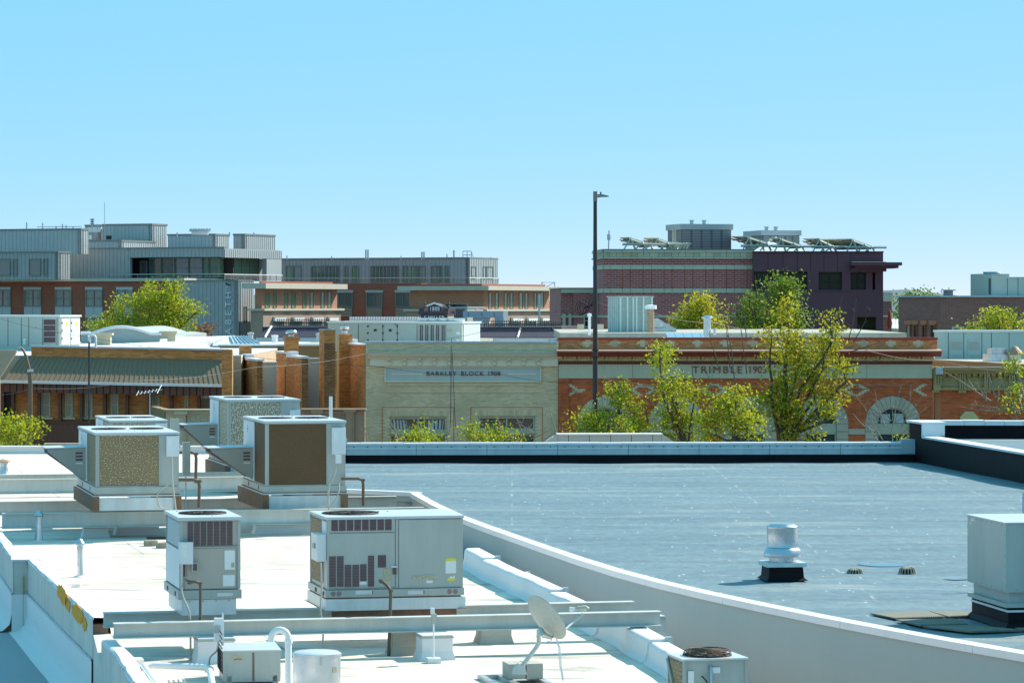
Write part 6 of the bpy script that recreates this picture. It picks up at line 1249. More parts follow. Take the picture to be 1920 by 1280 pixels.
# ------------------------------------------------------------------ old block with mansard, iron cresting and dated pediment
MB_Y = 190; fr = Fr(500,MB_Y,-6); Z = lambda x, py: fr.z(x,py); M['slate'] = plain('dark_slate', (.035,.028,.05), .7, var=.25, scale=2); M['iron'] = plain('iron_cresting', (.10,.09,.08), .7, var=.2); M['plum'] = plain('plum_cast_iron', (.06,.042,.06), .6, var=.12)
T = thing('mansard_block', 'old block with dark slate mansard, iron cresting and pediment dated 1888', 'building', fr.pt(fr.u(775),0,0))
for a, b, c, e in ((484,500,501,540),(500,620,503,620),(900,972,900,972),(972,1050,972,1034)):
    q = [fr.pt(fr.u(a),-.6,Z(a,632)),fr.pt(fr.u(b),-.6,Z(b,632)),fr.pt(fr.u(e),1.0,Z(e,612 if a<800 else 616)),fr.pt(fr.u(c),1.0,Z(c,612 if a<800 else 616))]; MB().prism(q,(0,.25,-.1)).build('mansard_slope', M['slate'], T)
for a,c in ((500,503),(972,972),(1050,1034)): MB().tube([fr.pt(fr.u(a),-.65,Z(a,632)),fr.pt(fr.u(c),.95,Z(c,612 if a<800 else 616))],.07,5).build('hip_rib', M['dull_alu'], T)
bx('body', M['plum'], T, fr, fr.u(486),fr.u(1050),1.0,14,0,Z(700,613)); bx('eaves', M['cap_white'], T, fr, fr.u(484),fr.u(1052),-.7,1.0,Z(700,634)-.4,Z(700,633))
def cresting(x0, x1, y0, y1, step=4.2):
    x = x0
    while x < x1:
        u = fr.u(x); za, zb = Z(x,y1), Z(x,y0); h = zb-za; c = MB(); w = step*MB_Y/F*.5
        c.tube([fr.pt(u,.9,za),fr.pt(u,.9,zb)],.022,4); c.tube([fr.pt(u-w*.9,.9,za+h*.25),fr.pt(u,.9,za+h*.55),fr.pt(u+w*.9,.9,za+h*.25)],.018,4); c.tube([fr.pt(u-w*.9,.9,za+h*.55),fr.pt(u,.9,za+h*.25),fr.pt(u+w*.9,.9,za+h*.55)],.018,4); c.tube([fr.pt(u-.06,.9,zb-.06),fr.pt(u,.9,zb),fr.pt(u+.06,.9,zb-.06)],.02,4); c.build('cresting_piece', M['iron'], T); x += step
    for py in (y1-1,y0+6): bx('cresting_rail', M['iron'], T, fr, fr.u(x0),fr.u(x1),.88,.92,Z(800,py)-.02,Z(800,py)+.02)
cresting(515,614,598,612); cresting(905,1048,601,615)
px_ = 650
while px_ < 788: u = fr.u(px_); bx('parapet_picket', M['cap_white'], T, fr, u-.05,u+.045,1.4,1.55,Z(px_,601),Z(px_,594)); px_ += 4.9
bx('parapet_base', M['cast_pale'], T, fr, fr.u(640),fr.u(790),1.4,1.6,Z(700,606),Z(700,601))
f4 = Fr(788,183,-25); U4 = lambda x: f4.u(x); Z4 = lambda x,py: f4.z(x,py); T4 = T
bx('pediment_base', M['plum'], T, f4, U4(789),U4(838),0,.7,Z4(812,612),Z4(812,585)); bx('pediment_shelf', M['plum'], T, f4, U4(786),U4(842),-.15,.9,Z4(812,588),Z4(812,583)); 
MB().prism([f4.pt(U4(803),-.05,Z4(815,584)),f4.pt(U4(829),-.05,Z4(815,584)),f4.pt(U4(829),-.05,Z4(815,573)),f4.pt(U4(816),-.05,Z4(815,568)),f4.pt(U4(803),-.05,Z4(815,573))][::-1],(f4.V*.6).to_3d()).build('pediment_gable', M['plum'], T)
MB().tube([f4.pt(U4(802),-.1,Z4(815,573.5)),f4.pt(U4(816),-.1,Z4(815,568)),f4.pt(U4(830),-.1,Z4(815,573.5))],.05,5).build('gable_moulding', M['cap_white'], T)
for a, b in ((787,797),(832,842)): bx('pediment_pier', M['plum'], T, f4, U4(a),U4(b),-.1,.8,Z4(812,590),Z4(812,577)); c = f4.pt((U4(a)+U4(b))/2,.3,Z4(812,577)); MB().lathe(c,[(.06,0),(.09,.08),(.04,.14),(.07,.22),(.02,.34),(0,.36)],8).build('finial', M['iron'], T)
rt = f4.right(U4(840)); bx('pediment_end', M['cast_pale'], T, rt, 0,.75,-.01,.05,Z4(812,612),Z4(812,578))
M['print_white'] = plain('white_lettering', (.70,.74,.76), .6); textmesh('1888', .36, f4, U4(816), -.07, Z4(815,579.5), M['print_white'], T, bold=0, spacing=1.15, squash=.8); textmesh('F.MILLER', .37, f4, U4(815), -.03, Z4(815,596.5), M['print_white'], T, bold=0, spacing=1.1, squash=.85)
# condenser and ducts on the block behind
v = Vol(838,876,906,205,-25,577,606); T = thing('condenser_unit', 'pale condenser with two dark fans behind the dated pediment', 'air conditioner', v.c); v.body('cabinet','ahu',T); v.slab('lid','ahu_white',T,.05); sl = v.fr.rect(844,872,579,596)
for i in range(8): u = sl[0]+(sl[1]-sl[0])*i/8; bx('coil_slot', M['slot'], T, v.fr, u,u+(sl[1]-sl[0])/8*.72,-.02,0,sl[2],sl[3])
for x in (838,860): c = v.fr.pt(v.fr.u(x+6,.8),.8,v.z1+.05); MB().lathe(c,[(.40,0),(.42,.18),(.36,.2)],16).build('fan_shroud', M['black'], T, smooth=40)
r_ = v.end.rect(892,899,579,583); bx('warning_label', M['salmon'], T, v.end, r_[0],r_[1],-.02,0,r_[2],r_[3])
v = Vol(868,944,953,196,-25,583,595); T = thing('roof_duct', 'bare metal duct run right of the dated pediment', 'duct', v.c); M['ductm'] = plain('duct_zinc', (.36,.42,.46), .35, .5, var=.1)
for a, b in ((868,878),(879,903),(904,926),(927,943.5)): bx('duct_length', M['ductm'], T, v.fr, v.fr.u(a),v.fr.u(b),0,v.d,v.z0,v.z1)
bx('duct_leg', M['ductm'], T, v.fr, v.fr.u(927),v.fr.u(943.5),.05,v.d-.05,v.z0-.8,v.z0-.002); bx('plenum', M['cap_white'], T, v.fr, v.fr.u(884),v.fr.u(912),.2,v.d,v.z0-.4,v.z0-.01)
# ------------------------------------------------------------------ hotel with grey siding and brick wings
M['siding'] = plain('grey_ribbed_siding', (.42,.45,.45), .5, .2, var=.05); M['siding_dark'] = plain('dark_ribbed_siding', (.34,.355,.36), .5, .2, var=.06); M['hotel_brick'] = brickmat('hotel_brick', (.36,.10,.055), (.30,.08,.045), (.30,.15,.10), .4,.12,.015); M['hotel_orange'] = brickmat('hotel_orange_brick', (.47,.20,.11), (.40,.16,.09), (.42,.26,.18), .4,.12,.015); M['hotel_tan'] = brickmat('hotel_tan_brick', (.40,.27,.20), (.35,.23,.17), (.36,.28,.22), .4,.12,.015)
M['ledge'] = plain('limestone_ledge', (.50,.47,.38), .8, var=.08); M['hglass'] = glass('hotel_glass', (.12,.15,.13), .04, .8); M['gglass'] = glass('green_glass', (.14,.24,.14), .06, .35); M['frame_grey'] = plain('window_frame_grey', (.20,.21,.19), .5); M['curtain_dim'] = plain('drawn_curtain', (.30,.33,.28), .9, var=.15, scale=2)
HYAW = -24
H = thing('hotel', 'large hotel with grey ribbed siding above brick floors, lettered ABETH on its dark panel', 'building', P(470,640,300)*1.0); ORG[H].z = 0; H.location.z = 0
def ribbed(name, T, fr, u0, u1, z0, z1, mat, d0=0.0, dep=.4, pitch=.42, rib=.035):
    mb = MB(); mb.box(fr,u0,u1,d0,d0+dep,z0,z1); u = u0
    while u < u1-.06: mb.box(fr,u,u+.05,d0-rib,d0,z0,z1); u += pitch
    o = mb.build(name, M[mat], T); o['kind'] = 'stuff'; return o
class Wing(Vol):
    def ribs(s, T, mat='siding', name='siding'):
        ribbed(name, T, s.fr, s.u0,s.u1,s.z0,s.z1,mat); ribbed(name, T, s.end, 0 if s.yaw<0 else -s.d, s.d if s.yaw<0 else 0,s.z0,s.z1,mat); bx('core', M[mat], T, s.fr, s.u0+.05,s.u1-.05,.41,s.d-.05,s.z0,s.z1-.02); bx('roof_trim', M['frame_grey'], T, s.fr, s.u0-.06,s.u1+.06,-.08,s.d+.06,s.z1+.001,s.z1+.16)
# brick body left
v = Wing(-80,346,470,300,HYAW,527,660,0); bx('brick_body', M['hotel_brick'], H, v.fr, v.u0,v.u1,0,v.d,0,v.z1); bx('ledge_course', M['ledge'], H, v.fr, v.u0-.1,v.u1+.1,-.25,v.d,v.z1+.002,v.z1+.28)
for x0, x1 in ((-10,21),(46,78),(104,135),(161,193),(219,250)):
    for (yh,y0,y1,yp) in ((538,543,575,590),(590,595,626,640)):
        r_ = v.fr.rect(x0,x1,y0,y1); h_ = v.fr.rect(x0,x1,yh,y0); p_ = v.fr.rect(x0,x1,y1,yp); o = window(H, v.fr, r_, -.12, 2, 2, .10, 'frame_grey','hglass', .2); bx('lintel_panel', M['siding'], H, v.fr, h_[0],h_[1],-.16,0,h_[2]+.002,h_[3]); 
        a = p_[0]
        for i in range(2): w = (p_[1]-p_[0])/2; bx('spandrel_panel', M['siding'], H, v.fr, a+w*i+.015,a+w*(i+1)-.015,-.1,0,p_[2],p_[3]-.002)
        bx('curtain', M['curtain_dim'], o, v.fr, r_[0]+.12,r_[0]+(r_[1]-r_[0])*.32,-.045,-.042,r_[2]+.12,r_[3]-.2); bx('curtain', M['curtain_dim'], o, v.fr, r_[1]-(r_[1]-r_[0])*.25,r_[1]-.12,-.045,-.042,r_[2]+.12,r_[3]-.2)
# lower left siding block with windows, lit end
w1 = Wing(-80,109,131,301.5,HYAW,474,524); w1.ribs(H,'siding_dark')
for x0, x1 in ((-2,20),(25,33),(55,77),(82,90)): r_ = w1.fr.rect(x0,x1,485,517); window(H, w1.fr, r_, -.1, 1, 1, .08, 'frame_grey','hglass',.14)
w2 = Wing(-80,152,166,306,HYAW,431,476); w2.ribs(H,'siding')
# main dark wall with the terrace recess
m1 = Wing(109,244,300,308,HYAW,466,524); ribbed('siding', H, m1.fr, m1.fr.u(100),0,m1.z0,m1.z1,'siding_dark')
r0 = m1.fr; zt = r0.z(330,466); zl = r0.z(330,482); ribbed('siding', H, r0, 0,r0.u(421),zl,zt,'siding_dark',-.02); bx('terrace_wall', M['black'], H, r0, -4.0,r0.u(412),2.6,2.8,r0.z(330,526),zl); bx('terrace_floor', M['ledge'], H, r0, .0,r0.u(421),-.3,2.6,r0.z(330,527),r0.z(330,525.5)); bx('terrace_soffit', M['siding'], H, r0, .0,r0.u(421),.02,2.7,zl-.0,zl+.1)
cols = [280,304,329,355,381,393,411]
for a, b in zip(cols, cols[1:]): window(H, r0, (r0.u(a,2.4)+.02,r0.u(b,2.4)-.02,r0.z(340,522,2.4),zl-.02), 2.3, 1, 2, .07, 'frame_grey','hglass' if a<381 else 'gglass',.14)
window(H, r0, (r0.u(263,2.4),r0.u(277,2.4),r0.z(270,524,2.4),r0.z(270,489,2.4)), 2.3, 1, 1, .14,'frame_grey','hglass',.14,'door'); bx('roof_trim', M['frame_grey'], H, r0, r0.u(100),r0.u(421),-.1,.5,zt+.001,zt+.14)
e1 = r0.right(r0.u(421)); L = e1.u(528); bx('fascia', M['siding'], H, e1, 0,L,0,.4,e1.z(470,484),e1.z(470,469)); ribbed('siding', H, e1, 0.02,L,e1.z(470,484),e1.z(470,469),'siding',-.02,.02); bx('corner_post', M['siding'], H, e1, e1.u(500),L,.0,.5,e1.z(470,526),e1.z(470,484)-.002); bx('roof_mass', M['siding_dark'], H, r0, r0.u(130),r0.u(421)-.05,.5,L-.1,zl+.1,zt-.02)
cols = [411,425,440,454,469,486]
for a, b in zip(cols, cols[1:]): window(H, e1, (e1.u(a,1.5)+.02,e1.u(b,1.5)-.02,e1.z(450,520,1.5),e1.z(450,485,1.5)), 1.5, 1, 2, .07,'frame_grey','gglass',.14)
bx('recess_wall', M['siding_dark'], H, e1, e1.u(486,1.5),e1.u(500,1.5),1.5,1.8,e1.z(470,526),e1.z(470,484)); bx('inner_core', M['black'], H, r0, r0.u(245),r0.u(421)-1.9,2.85,L-1,r0.z(330,526),zl)
# railings
def railing(fr, x0, x1, y0, y1, d, n, rails=4, mat='ledge'):
    for i in range(rails): z = fr.z((x0+x1)/2,y1,d)+(fr.z((x0+x1)/2,y0,d)-fr.z((x0+x1)/2,y1,d))*(i+1)/rails; bx('rail', M['frame_grey'] if i<rails-1 else M[mat], H, fr, fr.u(x0,d),fr.u(x1,d),d-.02,d+.02,z-(.02 if i<rails-1 else .04),z+(.02 if i<rails-1 else .04))
    for i in range(n+1): u = fr.u(x0,d)+(fr.u(x1,d)-fr.u(x0,d))*i/n; bx('rail_post', M['frame_grey'], H, fr, u-.03,u+.03,d-.03,d+.03,fr.z((x0+x1)/2,y1,d),fr.z((x0+x1)/2,y0,d))
railing(r0,205,421,514,526,-.6,8,2); railing(e1,421,530,515,526,-.8,9,5,'cap_white')
# parapet strip and plant screens above
for a,b,c,Y,y0,y1,mt in ((128,228,291,312,453,467,'siding'),(193,285,313,318,422,468,'siding'),(160,190,193.5,322,424,456,'siding_dark'),(315,404,430,316,441,470,'siding'),(438,459,516,322,441,472,'siding')):
    q = Wing(a,b,c,Y,HYAW,y0,y1); q.ribs(H,mt,'plant_screen')
q = Fr(166,321.5,HYAW); bx('white_duct', M['cap_white'], H, q, 0,q.u(192),-.3,0,q.z(180,435),q.z(180,426)); bx('white_duct', M['cap_white'], H, q, q.u(167),q.u(174),-.4,-.3,q.z(170,449),q.z(170,441)); bx('dark_opening', M['black'], H, Fr(200,317.5,HYAW), 0,.6,-.1,0,q.z(206,450),q.z(206,443))
bx('panel_opening', M['cap_white'], H, Fr(120,311.5,HYAW), 0,Fr(120,311.5,HYAW).u(136),-.1,0,q.z(128,463),q.z(128,454))
# ventilator hood with toothed crown
c = P(375,440,314); kk = 314/F; MB().lathe(c,[(16*kk,0),(16*kk,6*kk),(14*kk,7*kk)],20).build('ventilator_base', M['cap_white'], H, smooth=40); MB().lathe(c,[(20*kk,6*kk),(21*kk,9*kk),(15*kk,11*kk),(0,11.5*kk)],20).build('ventilator_hood', M['cap_blue'], H, smooth=40)
for i in range(8): x = 356+5*i; f_ = Fr(x,312.8,0); bx('ventilator_tooth', M['cap_blue'], H, f_, 0,.2,0,.3,f_.z(x,431),f_.z(x,428.5))
# roof pipes, horn stack, antenna
def rod(px, y0, y1, Y, r, name='roof_pipe', mat='dull_alu'): a, b = P(px,y1,Y), P(px,y0,Y); MB().tube([a,b],r,6).build(name, M[mat], H, smooth=50)
rod(196,380,424,318,.03,'antenna','cap_blue')
for px,y0,y1 in ((50,417,432),(80,418,432),(124,422,432),(117,420,432),(183,420,430),(332,436,444),(430,435,444),(476,436,444),(105,424,432),(137,424,432)): rod(px,y0,y1,316,.07)
for i in range(3): c = P(173,421-4.0*i,316); MB().lathe(c,[(.10,0),(.24,.10),(.24,.13),(.08,.16)],10).build('siren_horn', M['frame_grey'], H, smooth=40)
rod(173,412,432,316,.05)
for y in (426,430): f_ = Fr(70,317,HYAW); bx('guard_rail', M['cap_blue'], H, f_, 0,f_.u(153),-.04,.04,f_.z(110,y),f_.z(110,y)+.08)
# dark lettered panel and lit strip
v = Wing(335,447,476,296.5,HYAW,527,660,0); ribbed('sign_panel', H, v.fr, v.u0,v.u1,0,v.z1,'siding_dark'); ribbed('strip_wall', H, v.end, 0,v.d,0,v.z1,'siding'); bx('core', M['siding_dark'], H, v.fr, v.u0+.05,v.u1-.45,.41,v.d-.1,0,v.z1-.02); bx('panel_trim', M['frame_grey'], H, v.fr, v.u0-.05,v.u1+.05,-.1,v.d+.1,v.z1+.001,v.z1+.1)
window(H, v.end, v.end.rect(457,462,574,605), -.06, 1, 1, .06,'frame_grey','hglass',.1)
M['sign_white'] = plain('pale_sign_letter', (.72,.76,.78), .5); k3 = 296/F
for ch, y in zip('ABETH', (621,603.5,587,570.5,553)): textmesh(ch, 19*k3, v.fr, v.fr.u(430), -.10, v.fr.z(430,y), M['sign_white'], H, 'sign_letter', .05, 0, rot=math.pi/2)
textmesh('The', 13*k3, v.fr, v.fr.u(429), -.10, v.fr.z(430,539.5), M['sign_white'], H, 'sign_letter', .05, 0, rot=math.pi/2, shear=.35, squash=.85)
fl = v.fr.pt(v.fr.u(428),-.3,v.fr.z(428,532)); MB().tube([fl,fl+Vector((.0,-.3,.05)),fl+Vector((.3,-.5,-.1))],.10,6).build('sign_lamp', M['black'], H)
# brick wings with deep slabs: lit right ends with paired slit windows
def wing(a,b,c,Y,ys0,ys1,yl0,yl1,xs,low,slab):
    v = Wing(a,b,c,Y,HYAW,yl0-38,660,0); zt = v.fr.z(b,ys1); zl = v.fr.z(b,yl1)
    mb = bx('brick_wing', M['hotel_orange'], H, v.fr, v.u0,v.u1,0,v.d,zl,zt); bx('wing_base', M['hotel_tan'], H, v.fr, v.u0-.3,v.u1+.3,-.3,v.d+.2,0,v.fr.z(b,yl1)-.002); bx('wing_ledge', M['ledge'], H, v.fr, v.u0-.5,v.u1+.55,-.5,v.d+.5,v.fr.z(b,yl1),v.fr.z(b,yl0)); bx('roof_slab', M['ledge'], H, v.fr, v.u0-slab,v.u1+slab,-slab,v.d+slab*.5,zt+.002,v.fr.z(b,ys0)); bx('slab_core', M['hotel_brick'], H, v.fr, v.u0+.3,v.u1-.3,.3,v.d-.3,zt-.3,v.fr.z(b,ys0)+.2)
    for x0,x1 in xs: r_ = v.end.rect(x0,x1,yl0-31,yl0-1); window(H, v.end, r_, -.05, 1, 2, .05,'frame_grey','gglass',.1)
    f2 = Fr(0,0,v.end.yaw,O=v.end.pt(0,-.3,0))
    for x0,x1 in low: r_ = f2.rect(x0,x1,yl1+11,yl1+30); window(H, f2, r_, -.05, 2, 1, .08,'frame_grey','hglass',.1); bx('awning', M['cap_white'], H, f2, r_[0],r_[1],-.3,-.05,r_[3]-.4,r_[3]-.1)
    return v
wing(478,491,632,293,531,541,578.5,582.5,((497,505),(512,518.5),(533,540),(546.5,554),(567.5,574),(581,587.5),(601.5,608),(614.5,621)),((511,532),(547,566),(583,602),(613,630)),.9)
wing(769,907,1030,297,536,544,579.5,583.5,((916,922.5),(928,934.5),(945,951),(956,962),(973,980),(984,990),(1001,1006),(1013,1019)),((957,976),(986,1003),(1013,1029)),.9)
# recessed brick wall between the wings
v = Wing(600,790,800,318,HYAW,531,660,0); bx('brick_body', M['hotel_brick'], H, v.fr, v.u0,v.u1,0,v.d,0,v.z1); M['lattice'] = plain('pierced_screen', (.25,.17,.11), .8, var=.2, scale=6)
for x0, x1 in ((634,662),(687,718),(742,770)):
    window(H, v.fr, v.fr.rect(x0,x1,548,576), -.1, 2, 1, .1,'frame_grey','hglass',.18); bx('lintel_panel', M['siding'], H, v.fr, *v.fr.rect(x0-1,x1+1,544,548)[:2], -.14,0,v.fr.z(x0,548)+.002,v.fr.z(x0,544)); r_ = v.fr.rect(x0+1,x1-1,577,594); bx('pierced_panel', M['lattice'], H, v.fr, r_[0],r_[1],-.12,0,r_[2],r_[3])
    gd = MB(); n = 6
    for i in range(n):
        for j in range(3): cu = r_[0]+(r_[1]-r_[0])*(i+.5)/n; cz = r_[2]+(r_[3]-r_[2])*(j+.5)/3; rr = (r_[1]-r_[0])/n*.42; gd.tube([v.fr.pt(cu+rr*math.cos(a*.785),-.14,cz+rr*math.sin(a*.785)) for a in range(9)],.03,4,False)
    gd.build('pierced_rings', M['ledge'], H)['kind'] = 'stuff'
# top floor of the second wing
v = Wing(528,880,933,324,HYAW,485,532); v.ribs(H,'siding_dark'); ribbed('siding', H, v.end, .01,v.d,v.z0,v.z1,'siding',-.04,.04)
for x0,x1,nc,pn in ((536,550,1,'gglass'),(551,565,1,'hglass'),(584,637,3,'hglass'),(646,653,1,'gglass'),(660,673,1,'gglass'),(695,748,3,'hglass'),(755,765,1,'gglass'),(770,782,1,'gglass'),(784,798,1,'hglass'),(808,829,1,'hglass'),(834,842,1,'gglass')): window(H, v.fr, v.fr.rect(x0,x1,498,530), -.09, nc, 2 if nc>1 else 1, .08,'frame_grey',pn,.14)
for x0,x1 in ((883,891),(905,910),(912,923)): window(H, v.end, v.end.rect(x0,x1,499,522), -.09, 1, 1, .07,'frame_grey','gglass' if x0>900 else 'hglass',.14)
railing(v.fr,528,880,521,531,-1.0,12,2); railing(v.end,880,934,521,531,-1.0,5,2,'cap_white')
for px,y0 in ((686,468),(690,468),(791,472),(795,472),(851,469),(838,476),(752,480),(920,482),(622,480),(538,479)): rod(px,y0,487,326,.09 if y0<475 else .06)
hoop = MB()
for x in (868,876,884): hoop.tube([P(x,485,326),P(x,471,326)],.04,4)
for y in (471,478): hoop.tube([P(868,y,326),P(884,y,326)],.04,4)
hoop.tube([P(884,471,326),P(889,485,326)],.04,4); hoop.build('ladder_hoop', M['dull_alu'], H)
# lattice mast behind
T = thing('lattice_mast', 'thin steel lattice mast at the right end of the hotel', 'mast', P(1030,620,345)); mb = MB(); q = [(1016,345),(1040,345),(1040,348),(1016,348)]
for x, Y in q: mb.tube([P(x,640,Y),P(x,529,Y)],.05,4)
for i in range(9):
    a, b = 640-12.3*i, 640-12.3*(i+1); mb.tube([P(1016,a,345),P(1040,b,345)],.03,4); mb.tube([P(1040,a,345),P(1016,b,345)],.03,4); mb.tube([P(1016,b,345),P(1040,b,345)],.03,4)
mb.build('lattice', M['dull_alu'], T)
p = P(1011,626,285); T = thing('flag_pole', 'slim pale mast in front of the hotel right wing', 'pole', (p.x,p.y,0)); MB().tube([(p.x,p.y,0),P(1011,551,285)],.09,8).build('shaft', M['cap_blue'], T, smooth=60)
# ------------------------------------------------------------------ plum brick and dark office building
M['plum_brick'] = brickmat('plum_brick', (.44,.115,.105), (.31,.08,.08), (.50,.27,.24), .45,.15,.022,.2); M['dark_wall'] = plain('aubergine_render', (.125,.052,.07), .8, var=.10, scale=.4); M['band_stone'] = plain('band_stone', (.52,.50,.37), .8, var=.06); M['office_glass'] = glass('office_glass', (.03,.035,.015), .03, .12)
M['stone_mix'] = pieces('mixed_sandstone', (.50,.47,.33), .16, hue=(.55,.40,.20)); M['grey_louvre'] = plain('grey_louvre', (.19,.19,.195), .55, var=.05)
fr = Fr(1132,225,4.0); Z = lambda py: fr.z(1270,py); U = lambda x: fr.u(x); OB = thing('office_building', 'plum brick and aubergine office building with stone bands and rooftop solar racks', 'building', fr.pt(U(1400),5,0)); LD = fr.dep(1113); lf = fr.left(0)
bx('brick_block', M['plum_brick'], OB, fr, 0,U(1413),0,LD,0,Z(470)); bx('roof_edge', M['frame_grey'], OB, fr, -.1,U(1413)+.05,-.12,LD,Z(470)+.002,Z(467))
def band(y0, y1, xs, mat, pr=.08, jit=0):
    for a, b in zip(xs, xs[1:]): bx('band_stone', M[mat], OB, fr, U(a)+.012,U(b)-.012,-pr-random.uniform(0,jit),0,Z(y1),Z(y0))
    bx('band_stone', M[mat], OB, lf, -LD+.02,-.012,-pr,0,Z(y1),Z(y0))
wide = [1132,1144,1167,1182,1206,1221,1245,1260,1284,1299,1323,1338,1362,1377,1401,1413.5]
band(469.5,473,[1132,1167,1206,1245,1284,1323,1362,1413.5],'band_stone',.14); band(473.3,481.5,[1132,1138,1143,1156,1168,1183,1196,1206,1218,1234,1245,1259,1272,1285,1300,1311,1324,1338,1350,1362,1376,1388,1400,1413.5],'stone_mix',.06,.03); band(481.8,485,[1132,1182,1221,1260,1299,1338,1377,1413.5],'band_stone',.16); band(497,505,wide,'band_stone'); band(541,549,wide,'band_stone'); band(591,595,wide,'band_stone',.05)
for x in (1167,1182,1206,1221,1245,1260,1284,1299,1323,1338,1362,1377,1401): bx('control_joint', M['oxblood'], OB, fr, U(x)-.03,U(x)+.03,-.006,0,Z(541),Z(505))
# low left extension
fr5 = Fr(1075,229,4.0); bx('annex', M['plum_brick'], OB, fr5, 0,fr5.u(1125),0,10,0,fr5.z(1090,541)); bx('annex_end', M['plum_brick'], OB, fr5, fr5.u(1052),-.002,.3,10,0,fr5.z(1090,541)); bx('annex_coping', M['band_stone'], OB, fr5, fr5.u(1050),fr5.u(1116),-.1,10,fr5.z(1090,541)+.002,fr5.z(1090,539)); bx('annex_band', M['band_stone'], OB, fr5, fr5.u(1052),fr5.u(1116),-.08,0,fr5.z(1090,549),fr5.z(1090,542)); bx('annex_band', M['band_stone'], OB, fr5, fr5.u(1052),fr5.u(1116),-.08,0,fr5.z(1090,595),fr5.z(1090,591))
for a, b in ((1055,1060),(1066,1071),(1094,1110)): window(OB, fr5, fr5.rect(a,b,588,614), -.12, 1, 2, .1,'band_stone','office_glass',.15)
# aubergine block
fd = Fr(1413,224.6,1.5); UD = lambda x: fd.u(x); ZDk = lambda py: fd.z(1540,py); bx('render_back', M['dark_wall'], OB, fd, .02,UD(1656)-.3,.9,14,0,ZDk(473)-.02)
def facade(rects, x0, x1, y0, y1):                   # wall slab cut around openings listed left to right in rows
    ys = sorted(set([y0,y1]+[r[2] for r in rects]+[r[3] for r in rects])); mb = MB()
    for a, b in zip(ys, ys[1:]):
        cut = sorted((r[0],r[1]) for r in rects if r[2] <= a and r[3] >= b); x = x0
        for c, e in cut+[(x1,x1)]:
            if c > x: mb.box(fd,UD(x),UD(c),0,.88,ZDk(b),ZDk(a))
            x = max(x,e)
    return mb.build('render_front', M['dark_wall'], OB)
ops = [(1413.5,1514,509,543),(1535,1579,510,543.5),(1595,1624,511,543),(1636,1641,511,543),(1440,1514,594,640),(1607,1643,594,627)]
facade(ops,1413.2,1656,473,650)
for a,b,c,e in ops[:3]+ops[4:]: window(OB, fd, (UD(a),UD(b),ZDk(e),ZDk(c)), .3, 3 if b-a>80 else 2, 2, .08,'black','office_glass',.25)
xs = [1413.2,1440,1468,1495,1520,1545,1570,1595,1656]
for x in xs[1:-1]: bx('render_joint', M['black'], OB, fd, UD(x)-.02,UD(x)+.02,-.012,0,ZDk(508),ZDk(474))
bx('render_joint', M['black'], OB, fd, UD(1413.2),UD(1595),-.012,0,ZDk(546)-.03,ZDk(546)); bx('roof_edge', M['black'], OB, fd, 0,UD(1657),-.1,14,ZDk(473)+.002,ZDk(471))
bx('canopy', M['dark_wall'], OB, fd, UD(1593),UD(1686),-1.4,3,ZDk(498),ZDk(492)); bx('canopy_edge', M['band_stone'], OB, fd, UD(1592.5),UD(1656),-1.45,-1.2,ZDk(492)+.001,ZDk(491)); bx('canopy_beam', M['dark_wall'], OB, fd, UD(1600),UD(1681),-1.0,2.5,ZDk(503),ZDk(498)-.002); bx('canopy_beam', M['dark_wall'], OB, fd, UD(1595),UD(1660),-.6,2,ZDk(509),ZDk(503)-.002)
# penthouses
for a,b,c,Y,y0,y1,lab in ((1252,1277,1371,236,421,468,0),(1397,1429,1499,246,433,474,1)):
    v = Vol(a,b,c,Y,14,y0,y1); v.body('penthouse','grey_louvre',OB); h = (y1-y0)*Y/F; bx('penthouse_crown', M['siding'], OB, v.fr, v.u0-.12,v.u1+.12,-.12,v.d+.12,v.z1-h*.20,v.z1+.05)
    n = 5
    for i in range(n):
        u0 = v.u0+(v.u1-v.u0)*i/n; u1 = v.u0+(v.u1-v.u0)*(i+1)/n; o = bx('louvre_bay', M['grey_louvre'], OB, v.fr, u0+.06,u1-.06,-.06,0,v.z0,v.z1-h*.21)
        for j in range(12): z = v.z0+(v.z1-h*.22-v.z0)*j/12; bx('louvre_blade', M['siding_dark'], o, v.fr, u0+.1,u1-.1,-.10,-.06,z,z+.05)
    for i in (.35,.6): c = v.fr.pt(v.u1*i,v.d/2,v.z1+.06); MB().lathe(c,[(.15,0),(.15,.25),(.2,.27),(.2,.33)],10).build('cowl', M['cap_blue'], OB, smooth=40)
# ladder cage, meters and gear beside the penthouse
for px in (1262,1266): MB().tube([P(px,466,231),P(px,430,231)],.06,6).build('conduit_riser', M['ledge'], OB)
for i in range(3): MB().tube([P(1250,455+4*i,230.5),P(1272,455+4*i,230.5)],.045,4).build('guard_rail', M['ledge'], OB)
for px in (1250,1258,1266,1272): MB().tube([P(px,468,230.5),P(px,455,230.5)],.045,4).build('guard_post', M['ledge'], OB)
f_ = Fr(1264,230,0); bx('meter_cabinet', M['ledge'], OB, f_, 0,f_.u(1271),-.2,.2,f_.z(1264,464),f_.z(1264,457)); 
for dx in (0,6,12): MB().tube([P(1275+dx,466,230),P(1281+dx,456-dx*.1,230),P(1289+dx*.5,458,230)],.07,5).build('bent_pipe', M['ledge'], OB)
MB().tube([P(1141,467,228),P(1142,432,228)],.05,6).build('antenna', M['dull_alu'], OB); MB().lathe(P(1141.5,450,228),[(.12,0),(.12,.4),(0,.45)],8).build('antenna_base', M['dull_alu'], OB)
